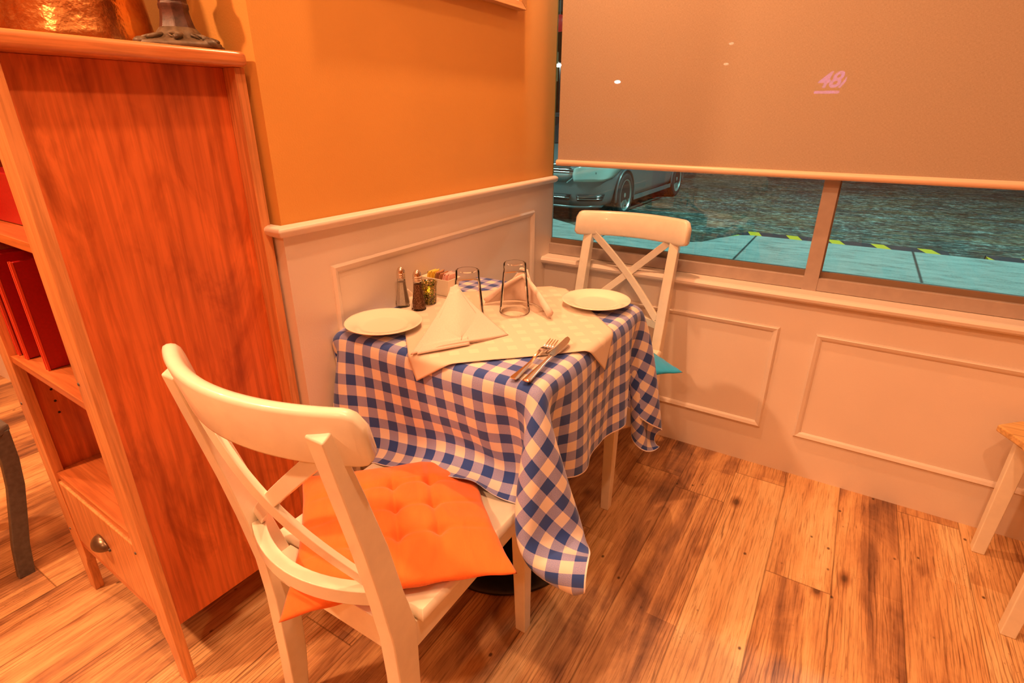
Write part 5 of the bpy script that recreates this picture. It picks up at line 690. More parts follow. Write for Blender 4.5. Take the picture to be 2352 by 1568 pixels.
2272,-4713,1824,2244,-4635,1825,2226,-4564,1859,2215,-4505,1916,2210,-4473,1991,2206,-4471,2075,2203,-4485,2158,2201,-4503,2239,2199,-4521,2320,2198,-4540,2402,2197,-4559,2484,2197,-4579,2565,2198,-4600,2646,2199,-4625,2727,2201,-4658,2805,2204,-4672,2889,2207,-4648,2972,2202,-4558,2980,2204,-4476,2980,2202,-4392,2980,2203,-4310,2980,2203,-4226,2980,2203,-4144,2980,2206,-4062,2980,2201,-3979,2980,2203,-3897,2980,2200,-3820,2980,2204,-3732,2980,2206,-3647,2980,2201,-3568,2980,2203,-3485,2980,2203,-3404,2980,2204,-3320,2980,2202,-3238,2980,2204,-3156,2980,2203,-3070,2980,2202,-2992,2980,2204,-2907,2980,2207,-2829,2980,2204,-2743,2980,2199,-2659,2980,2208,-2579,2980,2205,-2494,2980,2202,-2412,2980,2203,-2333,2980,2202,-2247,2980,2205,-2170,2980,2206,-2095,2938,2200,-2071,2855,2195,-2062,2770,2191,-2053,2686,2187,-2041,2604,2184,-2027,2522,2182,-2007,2441,2182,-1985,2361,2183,-1962,2282,2185,-1947,2200,2189,-1948,2118,2196,-1969,2038,2199,-1976,1956,2198,-1947,1878,2199,-1879,1830,2204,-1798,1820,2211,-1716,1820,2218,-1634,1821,
2350,-4683,1810,2322,-4607,1820,2299,-4531,1844,2294,-4481,1910,2292,-4462,1990,2288,-4473,2073,2285,-4493,2154,2282,-4514,2234,2280,-4535,2315,2279,-4554,2396,2278,-4573,2478,2278,-4593,2559,2279,-4612,2640,2280,-4634,2722,2282,-4659,2802,2287,-4672,2887,2291,-4648,2972,2286,-4558,2980,2287,-4476,2980,2284,-4390,2980,2285,-4313,2980,2287,-4227,2980,2287,-4145,2980,2286,-4063,2980,2285,-3983,2980,2286,-3895,2980,2286,-3815,2980,2286,-3732,2980,2286,-3652,2980,2286,-3567,2980,2285,-3486,2980,2287,-3401,2980,2289,-3319,2980,2285,-3239,2980,2288,-3156,2980,2286,-3071,2980,2283,-2988,2980,2285,-2908,2980,2286,-2823,2980,2284,-2741,2980,2285,-2661,2980,2285,-2579,2980,2286,-2495,2980,2283,-2413,2980,2287,-2325,2980,2285,-2248,2980,2286,-2163,2980,2289,-2094,2929,2279,-2090,2842,2266,-2102,2757,2255,-2104,2673,2247,-2096,2590,2242,-2082,2507,2242,-2061,2427,2246,-2034,2349,2254,-2002,2274,2264,-1970,2200,2272,-1950,2121,2276,-1949,2040,2280,-1966,1959,2279,-1948,1879,2280,-1883,1829,2286,-1801,1820,2294,-1720,1821,2304,-1639,1821,
2406,-4649,1759,2386,-4574,1785,2374,-4502,1826,2375,-4474,1904,2372,-4478,1987,2365,-4504,2066,2358,-4530,2144,2354,-4554,2223,2351,-4576,2303,2348,-4597,2384,2347,-4617,2464,2347,-4636,2545,2349,-4653,2627,2354,-4666,2710,2360,-4678,2794,2368,-4677,2879,2376,-4654,2967,2366,-4559,2980,2368,-4473,2980,2368,-4393,2980,2371,-4314,2980,2368,-4230,2980,2371,-4149,2980,2367,-4062,2980,2366,-3980,2980,2367,-3897,2980,2367,-3816,2980,2367,-3732,2980,2369,-3649,2980,2369,-3568,2980,2362,-3489,2980,2370,-3401,2980,2370,-3318,2980,2369,-3235,2980,2369,-3154,2980,2367,-3074,2980,2366,-2991,2980,2369,-2907,2980,2366,-2827,2980,2369,-2742,2980,2368,-2658,2980,2362,-2576,2980,2369,-2501,2980,2370,-2414,2980,2364,-2332,2980,2370,-2246,2980,2364,-2165,2980,2370,-2090,2911,2356,-2105,2822,2339,-2131,2737,2321,-2148,2653,2303,-2153,2570,2288,-2148,2486,2281,-2130,2404,2286,-2101,2325,2305,-2064,2255,2326,-2023,2187,2346,-1984,2119,2359,-1954,2044,2361,-1955,1963,2360,-1947,1883,2361,-1887,1830,2368,-1808,1820,2378,-1728,1819,2392,-1649,1815,
2457,-4612,1702,2451,-4544,1747,2455,-4504,1818,2449,-4510,1899,2432,-4536,1976,2416,-4566,2050,2406,-4595,2126,2400,-4620,2205,2394,-4644,2283,2389,-4666,2363,2385,-4687,2444,2384,-4706,2525,2387,-4723,2606,2400,-4732,2690,2421,-4728,2772,2443,-4695,2849,2462,-4661,2925,2459,-4563,2964,2453,-4478,2972,2454,-4395,2973,2452,-4310,2973,2453,-4227,2973,2453,-4143,2973,2454,-4064,2974,2449,-3981,2974,2451,-3898,2974,2453,-3816,2974,2452,-3734,2974,2452,-3652,2974,2452,-3568,2974,2453,-3484,2974,2451,-3403,2974,2452,-3321,2974,2452,-3238,2974,2457,-3157,2973,2452,-3072,2974,2450,-2991,2974,2452,-2907,2974,2452,-2825,2974,2452,-2742,2974,2454,-2658,2973,2454,-2576,2974,2451,-2494,2974,2455,-2411,2972,2455,-2328,2971,2460,-2245,2965,2461,-2157,2949,2449,-2092,2866,2426,-2099,2780,2411,-2130,2697,2395,-2159,2616,2374,-2179,2536,2352,-2190,2454,2331,-2187,2372,2317,-2170,2290,2324,-2134,2215,2352,-2092,2150,2390,-2049,2091,2422,-2008,2029,2440,-1972,1960,2443,-1946,1885,2441,-1891,1827,2445,-1822,1791,2444,-1747,1770,2431,-1677,1736,
2525,-4579,1663,2531,-4543,1736,2526,-4548,1817,2496,-4577,1888,2457,-4610,1952,2443,-4641,2027,2431,-4670,2102,2423,-4696,2180,2412,-4720,2258,2400,-4743,2337,2391,-4765,2418,2398,-4784,2499,2419,-4795,2580,2453,-4785,2658,2488,-4754,2730,2508,-4700,2794,2515,-4636,2850,2506,-4559,2884,2500,-4476,2900,2500,-4393,2904,2500,-4310,2907,2502,-4227,2909,2505,-4144,2910,2505,-4062,2911,2503,-3979,2911,2504,-3897,2911,2505,-3815,2911,2503,-3732,2911,2503,-3650,2911,2503,-3567,2911,2502,-3485,2911,2504,-3403,2910,2504,-3320,2910,2504,-3238,2910,2505,-3155,2910,2503,-3073,2911,2502,-2990,2911,2504,-2908,2911,2505,-2825,2911,2505,-2742,2911,2506,-2660,2911,2503,-2577,2910,2500,-2494,2908,2500,-2410,2904,2500,-2327,2897,2501,-2244,2883,2510,-2164,2854,2507,-2097,2800,2478,-2066,2724,2461,-2094,2642,2458,-2135,2566,2444,-2171,2490,2424,-2200,2413,2399,-2217,2332,2372,-2219,2251,2353,-2197,2172,2357,-2156,2099,2398,-2112,2039,2447,-2073,1983,2485,-2029,1922,2508,-1980,1859,2512,-1921,1800,2507,-1855,1750,2479,-1790,1706,2440,-1730,1665,
2609,-4580,1662,2595,-4591,1739,2554,-4622,1799,2507,-4654,1859,2464,-4686,1922,2447,-4717,1996,2434,-4747,2073,2417,-4772,2150,2401,-4797,2228,2399,-4820,2308,2412,-4839,2389,2442,-4845,2466,2480,-4833,2540,2518,-4798,2607,2545,-4746,2669,2554,-4683,2724,2547,-4615,2772,2517,-4544,2800,2493,-4468,2814,2492,-4386,2819,2498,-4305,2822,2510,-4224,2825,2520,-4142,2827,2522,-4060,2828,2521,-3978,2829,2521,-3896,2829,2521,-3813,2828,2517,-3731,2828,2516,-3649,2827,2516,-3567,2827,2515,-3485,2827,2517,-3402,2827,2518,-3320,2827,2517,-3238,2827,2518,-3155,2827,2516,-3073,2827,2515,-2991,2828,2520,-2908,2829,2523,-2826,2829,2525,-2744,2829,2524,-2661,2829,2519,-2579,2827,2508,-2497,2824,2498,-2416,2819,2492,-2334,2811,2501,-2254,2796,2527,-2180,2769,2546,-2112,2724,2534,-2054,2663,2496,-2046,2585,2479,-2079,2507,2483,-2123,2435,2481,-2166,2362,2466,-2202,2287,2443,-2228,2209,2414,-2234,2130,2390,-2215,2052,2393,-2170,1982,2426,-2123,1920,2471,-2083,1861,2507,-2038,1800,2518,-1977,1740,2508,-1910,1688,2477,-1846,1645,2441,-1784,1602,
2678,-4627,1677,2638,-4660,1742,2575,-4699,1781,2516,-4730,1830,2472,-4762,1892,2446,-4793,1964,2424,-4822,2040,2408,-4848,2117,2406,-4873,2197,2426,-4891,2277,2461,-4895,2353,2504,-4878,2423,2544,-4841,2487,2572,-4786,2545,2589,-4724,2601,2591,-4659,2652,2570,-4590,2693,2519,-4529,2715,2479,-4460,2730,2470,-4379,2737,2480,-4298,2740,2500,-4219,2742,2521,-4140,2743,2528,-4058,2744,2528,-3976,2745,2527,-3894,2745,2525,-3812,2745,2518,-3731,2744,2515,-3648,2743,2515,-3566,2743,2514,-3484,2743,2518,-3402,2743,2519,-3320,2743,2517,-3238,2743,2517,-3155,2743,2514,-3073,2743,2515,-2991,2744,2522,-2909,2745,2530,-2827,2745,2534,-2745,2745,2533,-2663,2745,2523,-2582,2743,2501,-2503,2740,2482,-2423,2736,2476,-2342,2727,2492,-2263,2710,2530,-2196,2683,2570,-2134,2644,2580,-2068,2593,2548,-2024,2525,2505,-2025,2450,2493,-2065,2376,2506,-2111,2306,2512,-2157,2234,2505,-2200,2161,2484,-2232,2086,2453,-2247,2008,2422,-2226,1932,2411,-2179,1863,2434,-2127,1802,2469,-2081,1741,2490,-2027,1681,2490,-1963,1627,2470,-1898,1581,2443,-1835,1535,
2659,-4701,1672,2663,-4739,1733,2606,-4775,1780,2538,-4808,1814,2479,-4838,1862,2445,-4869,1931,2423,-4898,2006,2423,-4923,2086,2443,-4939,2164,2482,-4937,2238,2526,-4916,2306,2564,-4874,2366,2592,-4819,2422,2612,-4758,2476,2628,-4697,2531,2618,-4628,2577,2580,-4564,2611,2515,-4517,2630,2467,-4453,2644,2452,-4372,2653,2461,-4291,2657,2488,-4214,2658,2520,-4138,2658,2532,-4057,2660,2536,-3975,2660,2533,-3893,2660,2530,-3811,2660,2519,-3730,2659,2513,-3648,2659,2513,-3566,2659,2512,-3484,2658,2518,-3402,2658,2520,-3320,2658,2517,-3238,2658,2515,-3156,2658,2512,-3073,2659,2514,-2991,2659,2526,-2910,2660,2538,-2829,2661,2544,-2747,2661,2542,-2665,2661,2526,-2584,2659,2494,-2509,2656,2467,-2431,2652,2459,-2350,2642,2479,-2272,2623,2522,-2208,2596,2576,-2157,2560,2608,-2095,2515,2598,-2033,2457,2559,-1998,2390,2520,-2013,2317,2505,-2053,2245,2519,-2099,2175,2534,-2145,2105,2533,-2189,2033,2518,-2227,1960,2486,-2243,1883,2449,-2230,1810,2432,-2184,1744,2434,-2128,1684,2449,-2072,1625,2460,-2013,1569,2457,-1949,1517,2442,-1885,1468,
2593,-4756,1696,2643,-4805,1693,2620,-4853,1753,2558,-4887,1796,2487,-4913,1830,2450,-4945,1897,2439,-4974,1975,2462,-4988,2054,2503,-4983,2126,2548,-4953,2190,2586,-4907,2248,2610,-4848,2301,2626,-4785,2353,2652,-4729,2409,2663,-4665,2461,2637,-4596,2500,2581,-4542,2528,2509,-4506,2545,2456,-4445,2559,2437,-4366,2569,2445,-4284,2574,2477,-4208,2574,2516,-4136,2574,2535,-4056,2575,2544,-3974,2576,2540,-3892,2576,2535,-3810,2576,2520,-3730,2575,2512,-3648,2574,2511,-3566,2574,2511,-3484,2574,2519,-3402,2574,2521,-3320,2574,2517,-3238,2574,2513,-3156,2574,2510,-3073,2574,2515,-2991,2575,2530,-2911,2576,2546,-2830,2577,2554,-2748,2577,2550,-2666,2576,2528,-2587,2574,2488,-2516,2572,2455,-2441,2568,2442,-2360,2558,2462,-2282,2539,2506,-2218,2511,2570,-2177,2476,2620,-2125,2435,2635,-2058,2385,2615,-1999,2326,2568,-1979,2259,2527,-1996,2187,2516,-2040,2115,2532,-2086,2045,2552,-2130,1977,2560,-2176,1907,2547,-2217,1833,2515,-2241,1758,2472,-2228,1687,2440,-2185,1623,2432,-2126,1565,2436,-2064,1509,2442,-2002,1455,2441,-1938,1403,
2566,-4782,1613,2593,-4848,1644,2600,-4909,1697,2557,-4954,1747,2495,-4986,1790,2473,-5018,1864,2485,-5035,1945,2526,-5022,2015,2568,-4986,2076,2602,-4933,2131,2624,-4873,2183,2640,-4810,2234,2668,-4755,2288,2691,-4696,2342,2686,-4628,2389,2643,-4566,2423,2575,-4526,2445,2501,-4497,2461,2445,-4438,2476,2424,-4359,2486,2432,-4277,2491,2466,-4203,2492,2510,-4133,2491,2536,-4055,2492,2549,-3974,2492,2547,-3892,2492,2540,-3810,2492,2523,-3729,2491,2512,-3648,2490,2509,-3566,2490,2510,-3484,2490,2519,-3402,2490,2521,-3320,2490,2516,-3238,2490,2511,-3156,2490,2509,-3073,2491,2516,-2991,2491,2535,-2912,2492,2555,-2832,2493,2563,-2750,2494,2556,-2668,2493,2529,-2590,2491,2482,-2523,2489,2443,-2451,2485,2426,-2371,2476,2443,-2292,2457,2486,-2227,2429,2551,-2190,2394,2614,-2153,2356,2651,-2092,2311,2656,-2026,2259,2625,-1978,2199,2578,-1960,2132,2540,-1983,2060,2527,-2026,1989,2542,-2071,1920,2566,-2114,1852,2577,-2159,1782,2569,-2201,1710,2536,-2223,1637,2492,-2217,1567,2457,-2175,1504,2439,-2119,1446,2438,-2056,1392,2440,-1992,1340,
2587,-4826,1544,2572,-4896,1583,2576,-4959,1635,2550,-5013,1689,2518,-5056,1751,2521,-5077,1832,2553,-5068,1910,2591,-5021,1966,2620,-4961,2016,2636,-4897,2065,2647,-4831,2115,2677,-4777,2169,2713,-4726,2224,2722,-4660,2274,2700,-4591,2315,2643,-4539,2343,2567,-4516,2362,2491,-4489,2378,2434,-4431,2392,2412,-4353,2403,2420,-4271,2408,2456,-4197,2409,2504,-4130,2407,2536,-4054,2408,2554,-3973,2409,2553,-3891,2409,2545,-3809,2408,2526,-3729,2407,2512,-3648,2407,2508,-3566,2407,2510,-3484,2406,2519,-3402,2406,2521,-3320,2406,2516,-3238,2406,2509,-3156,2406,2509,-3073,2407,2518,-2991,2407,2541,-2912,2409,2563,-2833,2410,2571,-2751,2410,2561,-2670,2409,2529,-2594,2407,2477,-2530,2406,2432,-2461,2403,2410,-2383,2394,2422,-2303,2375,2463,-2236,2348,2527,-2198,2314,2597,-2174,2276,2651,-2126,2234,2681,-2062,2188,2672,-1999,2134,2637,-1952,2074,2587,-1943,2006,2547,-1966,1935,2536,-2010,1865,2550,-2055,1796,2580,-2096,1729,2598,-2141,1660,2589,-2184,1588,2557,-2211,1516,2509,-2204,1448,2467,-2166,1385,2448,-2109,1329,2442,-2045,1276,
2656,-4870,1538,2623,-4944,1542,2605,-5014,1584,2591,-5069,1644,2579,-5106,1718,2593,-5104,1800,2618,-5056,1861,2635,-4988,1904,2647,-4921,1949,2659,-4855,1997,2684,-4796,2050,2723,-4749,2105,2749,-4691,2158,2744,-4622,2203,2705,-4557,2238,2637,-4519,2262,2557,-4510,2279,2481,-4482,2294,2423,-4425,2308,2402,-4346,2319,2410,-4264,2324,2447,-4191,2325,2498,-4125,2324,2535,-4052,2324,2556,-3973,2325,2559,-3890,2325,2551,-3808,2325,2530,-3729,2323,2513,-3648,2323,2508,-3566,2322,2509,-3484,2322,2518,-3402,2322,2521,-3319,2322,2515,-3237,2322,2507,-3156,2322,2510,-3073,2323,2521,-2992,2323,2548,-2914,2325,2571,-2835,2326,2578,-2753,2326,2565,-2671,2325,2529,-2597,2323,2473,-2537,2322,2423,-2472,2320,2394,-2395,2312,2401,-2315,2294,2438,-2245,2267,2500,-2203,2233,2571,-2184,2196,2636,-2153,2155,2684,-2100,2112,2700,-2034,2064,2687,-1972,2010,2646,-1934,1948,2596,-1925,1882,2560,-1951,1812,2546,-1993,1742,2562,-2037,1673,2592,-2078,1606,2611,-2121,1538,2606,-2165,1467,2572,-2190,1396,2524,-2188,1329,2484,-2151,1268,2459,-2096,1213,
2727,-4901,1578,2697,-4978,1545,2671,-5056,1554,2659,-5111,1615,2656,-5135,1696,2661,-5094,1766,2651,-5018,1798,2659,-4946,1837,2671,-4878,1882,2692,-4817,1932,2730,-4768,1987,2766,-4718,2041,2780,-4653,2091,2757,-4583,2130,2704,-4527,2160,2628,-4504,2180,2547,-4506,2196,2471,-4477,2211,2413,-4419,2225,2392,-4340,2235,2401,-4258,2241,2438,-4184,2242,2491,-4121,2241,2533,-4050,2240,2559,-3972,2241,2564,-3889,2241,2556,-3807,2241,2534,-3728,2240,2515,-3648,2239,2508,-3566,2239,2508,-3484,2238,2518,-3402,2238,2521,-3319,2238,2514,-3237,2238,2506,-3155,2239,2511,-3073,2239,2525,-2992,2240,2554,-2915,2241,2579,-2836,2243,2584,-2754,2243,2568,-2673,2241,2528,-2601,2240,2469,-2544,2239,2414,-2483,2237,2380,-2409,2230,2381,-2328,2213,2412,-2255,2187,2471,-2208,2154,2541,-2186,2117,2613,-2172,2077,2674,-2133,2036,2711,-2074,1991,2722,-2007,1942,2699,-1948,1886,2656,-1909,1826,2606,-1906,1760,2567,-1930,1690,2556,-1974,1619,2571,-2019,1550,2605,-2058,1485,2629,-2101,1418,2622,-2146,1348,2589,-2177,1277,2540,-2173,1211,2496,-2138,1151,
2793,-4928,1526,2768,-5006,1519,2748,-5083,1538,2740,-5130,1607,2738,-5129,1689,2726,-5063,1735,2701,-4985,1743,2695,-4910,1773,2707,-4841,1817,2735,-4784,1869,2776,-4739,1925,2801,-4680,1977,2801,-4611,2022,2762,-4547,2056,2696,-4503,2081,2616,-4498,2098,2535,-4504,2113,2461,-4472,2128,2404,-4413,2142,2383,-4333,2152,2392,-4251,2158,2430,-4178,2159,2484,-4116,2158,2530,-4048,2157,2560,-3971,2158,2568,-3889,2158,2561,-3807,2158,2539,-3727,2157,2517,-3648,2156,2508,-3566,2155,2508,-3484,2155,2517,-3402,2155,2520,-3319,2155,2512,-3237,2155,2506,-3155,2155,2513,-3073,2156,2530,-2993,2157,2561,-2916,2158,2585,-2837,2160,2589,-2755,2160,2571,-2675,2158,2527,-2604,2157,2465,-2551,2156,2405,-2495,2155,2365,-2423,2149,2360,-2342,2133,2385,-2266,2109,2441,-2214,2077,2509,-2187,2040,2582,-2180,2000,2651,-2158,1960,2703,-2111,1917,2735,-2049,1871,2735,-1983,1821,2712,-1925,1766,2666,-1892,1706,2616,-1886,1640,2581,-1913,1570,2568,-1955,1499,2586,-1998,1431,2619,-2038,1366,2640,-2082,1299,2636,-2128,1230,2602,-2156,1161,2556,-2153,1095,
2849,-4953,1468,2837,-5033,1485,2829,-5101,1532,2824,-5130,1609,2818,-5109,1688,2801,-5037,1724,2774,-4961,1714,2753,-4883,1720,2751,-4808,1755,2778,-4751,1807,2818,-4704,1863,2833,-4640,1912,2817,-4569,1953,2761,-4515,1980,2685,-4488,2000,2605,-4499,2016,2524,-4502,2031,2450,-4467,2046,2396,-4406,2059,2376,-4327,2069,2384,-4245,2075,2422,-4171,2077,2477,-4110,2075,2527,-4045,2074,2561,-3970,2075,2572,-3888,2075,2567,-3806,2075,2544,-3727,2074,2520,-3648,2073,2509,-3566,2072,2508,-3484,2072,2516,-3402,2072,2519,-3319,2072,2511,-3237,2072,2506,-3155,2072,2515,-3073,2073,2535,-2993,2074,2568,-2918,2076,2592,-2839,2077,2593,-2756,2076,2572,-2676,2075,2526,-2608,2074,2461,-2557,2074,2397,-2506,2073,2352,-2437,2068,2340,-2357,2054,2359,-2279,2031,2409,-2222,2000,2475,-2188,1963,2548,-2183,1924,2620,-2176,1884,2683,-2142,1842,2732,-2090,1799,2754,-2025,1752,2753,-1958,1702,2723,-1902,1647,2677,-1867,1588,2627,-1866,1521,2590,-1891,1451,2583,-1933,1380,2600,-1978,1312,2635,-2018,1248,2657,-2064,1183,2653,-2111,1115,2621,-2139,1045,
2922,-4976,1452,2916,-5052,1475,2912,-5103,1539,2907,-5117,1620,2897,-5084,1695,2878,-5011,1729,2852,-4935,1718,2827,-4863,1690,2812,-4784,1702,2822,-4717,1746,2857,-4666,1802,2859,-4598,1847,2824,-4531,1879,2753,-4494,1899,2673,-4488,1917,2594,-4505,1934,2513,-4501,1949,2441,-4462,1963,2389,-4399,1976,2368,-4320,1986,2376,-4238,1993,2413,-4164,1995,2469,-4104,1993,2523,-4042,1991,2561,-3969,1991,2576,-3888,1992,2572,-3805,1992,2550,-3726,1991,2524,-3648,1989,2511,-3566,1989,2507,-3484,1989,2515,-3402,1988,2518,-3319,1988,2510,-3237,1989,2507,-3155,1989,2518,-3073,1989,2541,-2994,1991,2575,-2919,1993,2597,-2839,1994,2597,-2757,1993,2573,-2678,1992,2524,-2611,1991,2458,-2563,1991,2390,-2517,1991,2339,-2452,1987,2320,-2373,1975,2332,-2293,1953,2378,-2232,1923,2441,-2192,1887,2513,-2181,1848,2586,-2183,1808,2655,-2163,1767,2714,-2124,1725,2753,-2066,1680,2772,-2000,1633,2765,-1935,1584,2736,-1879,1530,2689,-1847,1470,2639,-1843,1404,2607,-1870,1333,2601,-1911,1262,2623,-1955,1195,2653,-1999,1132,2670,-2047,1067,2679,-2094,1003,
2998,-5002,1419,2998,-5060,1478,2994,-5095,1552,2987,-5096,1634,2975,-5059,1707,2954,-4985,1737,2929,-4907,1725,2906,-4843,1678,2883,-4767,1663,2876,-4690,1690,2898,-4629,1742,2880,-4558,1778,2822,-4504,1800,2742,-4489,1817,2662,-4500,1835,2582,-4512,1852,2502,-4500,1867,2432,-4457,1881,2382,-4392,1893,2362,-4312,1903,2367,-4230,1910,2403,-4156,1913,2459,-4095,1911,2518,-4038,1908,2560,-3967,1908,2579,-3887,1909,2578,-3804,1909,2557,-3725,1908,2528,-3647,1906,2513,-3566,1906,2507,-3484,1906,2514,-3402,1905,2516,-3319,1905,2509,-3237,1906,2508,-3155,1906,2522,-3073,1906,2548,-2995,1908,2582,-2920,1910,2603,-2840,1911,2599,-2758,1910,2574,-2679,1909,2522,-2615,1908,2454,-2569,1908,2383,-2528,1909,2327,-2467,1906,2301,-2389,1896,2306,-2309,1876,2346,-2243,1847,2406,-2199,1812,2477,-2180,1774,2549,-2184,1734,2621,-2179,1693,2687,-2152,1651,2739,-2104,1607,2775,-2044,1562,2788,-1976,1516,2781,-1909,1468,2749,-1854,1415,2702,-1819,1356,2654,-1819,1289,2624,-1845,1216,2627,-1888,1145,2650,-1934,1080,2679,-1982,1019,2731,-2031,980,
3064,-5000,1450,3079,-5064,1489,3074,-5084,1569,3066,-5075,1651,3052,-5032,1721,3032,-4959,1749,3007,-4882,1729,2985,-4820,1678,2961,-4749,1644,2945,-4669,1653,2939,-4594,1682,2885,-4536,1700,2810,-4504,1718,2729,-4504,1736,2649,-4516,1755,2568,-4519,1771,2490,-4499,1785,2424,-4450,1799,2383,-4380,1811,2357,-4303,1821,2357,-4221,1829,2391,-4146,1832,2447,-4085,1830,2510,-4033,1826,2557,-3966,1826,2581,-3886,1826,2583,-3804,1826,2563,-3724,1826,2533,-3647,1824,2515,-3566,1823,2508,-3484,1823,2512,-3402,1823,2515,-3319,1823,2508,-3237,1823,2510,-3155,1823,2526,-3074,1824,2555,-2997,1825,2589,-2921,1827,2607,-2841,1828,2602,-2759,1828,2573,-2681,1826,2519,-2618,1825,2450,-2574,1826,2376,-2537,1827,2316,-2481,1826,2282,-2406,1817,2279,-2325,1800,2314,-2256,1772,2373,-2211,1738,2441,-2184,1700,2512,-2178,1660,2583,-2186,1620,2653,-2172,1579,2713,-2135,1535,2759,-2083,1491,2788,-2019,1446,2801,-1952,1400,2792,-1885,1352,2764,-1826,1302,2717,-1792,1244,2670,-1790,1177,2652,-1822,1103,2671,-1867,1036,2717,-1916,990,2780,-1965,989,
3058,-5027,1523,3136,-5031,1526,3153,-5068,1589,3144,-5056,1672,3129,-5009,1740,3110,-4934,1774,3085,-4858,1730,3062,-4792,1684,3040,-4724,1640,3005,-4650,1609,2947,-4585,1604,2874,-4547,1620,2795,-4527,1639,2715,-4523,1657,2634,-4532,1675,2553,-4527,1690,2477,-4498,1704,2418,-4442,1717,2392,-4366,1730,2355,-4293,1739,2347,-4212,1747,2378,-4135,1751,2433,-4074,1749,2500,-4026,1745,2553,-3963,1743,2582,-3886,1744,2588,-3803,1744,2570,-3723,1743,2540,-3646,1742,2519,-3566,1741,2509,-3484,1740,2511,-3402,1740,2513,-3319,1740,2508,-3237,1740,2513,-3154,1741,2531,-3074,1741,2562,-2998,1743,2595,-2922,1745,2612,-2841,1746,2604,-2759,1745,2572,-2683,1744,2516,-2622,1743,2446,-2579,1743,2371,-2546,1745,2306,-2495,1745,2265,-2423,1738,2254,-2342,1723,2282,-2268,1697,2334,-2213,1665,2402,-2186,1627,2473,-2173,1588,2544,-2187,1548,2615,-2188,1507,2681,-2162,1464,2736,-2118,1420,2773,-2060,1375,2799,-1995,1330,2809,-1927,1284,2806,-1856,1238,2778,-1792,1192,2731,-1750,1139,2690,-1758,1067,2704,-1802,998,2765,-1852,979,2815,-1896,1025
]
NC = 65
P2 = (np.array(CLOTH, dtype=float) / 4000.0).reshape(NC, NC, 3)
bm = bmesh.new()
grid(bm, lambda a, b_: Vector(P2[int(round(a * (NC - 1))), int(round(b_ * (NC - 1)))]), NC, NC, lambda a, b_: (-.398 + a * 1.32, -1.49 + b_ * 1.32))
tc = link('tablecloth', bm, M['gingham'], None, smooth=True)
sb = tc.modifiers.new('s', 'SUBSURF'); sb.levels = 1; sb.render_levels = 2; sb.uv_smooth = 'PRESERVE_BOUNDARIES'
tag(tc, 'blue and white gingham tablecloth draped over the table', 'tablecloth')

# white damask overlay laid cornerwise, two corners hanging over the edges
A0 = Vector((.338, -1.226)); L0 = .512; a45 = R(45)
def over(a, b_):
    x = A0.x + L0 * (a * math.cos(a45) - b_ * math.sin(a45)); y = A0.y + L0 * (a * math.sin(a45) + b_ * math.cos(a45))
    z = .7478; rr = .014
    def fold(d):      # distance past the edge -> outward, down
        if d <= 0: return d, 0
        arc = rr * PI / 2
        if d < arc: t = d / rr; return rr * math.sin(t), rr * (1 - math.cos(t))
        return rr + (d - arc) * .16, rr + (d - arc) * .985
    ex, ey, eb = .622 - .006, -1.165 + .006, -.525 - .006
    ox, dx = fold(x - ex); oy, dy = fold(ey - y); ob, db = fold(y - eb)
    x = x - .45 * dy ** 1.0 * (1 if x < .5 else 0)
    x2 = ex + ox if x > ex else x; y2 = ey - oy if y < ey else (eb + ob if y > eb else y)
    z -= max(dx, dy, db)
    if x2 < .010: z += (.010 - x2) * .9; x2 = .010
    z += .0006 * math.sin(26 * x + 9 * y) + .0006
    if a < .03 or a > .97 or b_ < .03: z += .0006
    return Vector((x2, y2, z))
bm = bmesh.new(); grid(bm, over, 91, 91, lambda a, b_: (a * L0, b_ * L0))
tp = link('table_overlay', bm, M['damask'], None, smooth=True)
sm = tp.modifiers.new('t', 'SOLIDIFY'); sm.thickness = .0010; sm.offset = 1
tag(tp, 'white damask square laid cornerwise over the gingham tablecloth', 'tablecloth')

# ------------------------------------------------------------------ things on the table
TZ = .7507
def plate(x, y, z, label):
    bm = bmesh.new(); k = .0975 / .0975
    lathe(bm, [(0, .004), (.045, .004), (.052, .001), (.055, .001), (.058, .005), (.066, .010), (.092, .0155), (.0965, .0175), (.0975, .0190), (.0965, .0200), (.092, .0190), (.067, .0135), (.062, .0098), (.056, .0080), (.050, .0075), (0, .0075)], 96)
    o = link('plate', bm, M['porcelain'], None, smooth=True, loc=(x, y, z)); tag(o, label, 'plate', None)
plate(.122, -1.080, .7492, 'round white side plate at the near left corner of the table')
plate(.508, -.628, .7495, 'round white side plate at the far right of the table near the window')

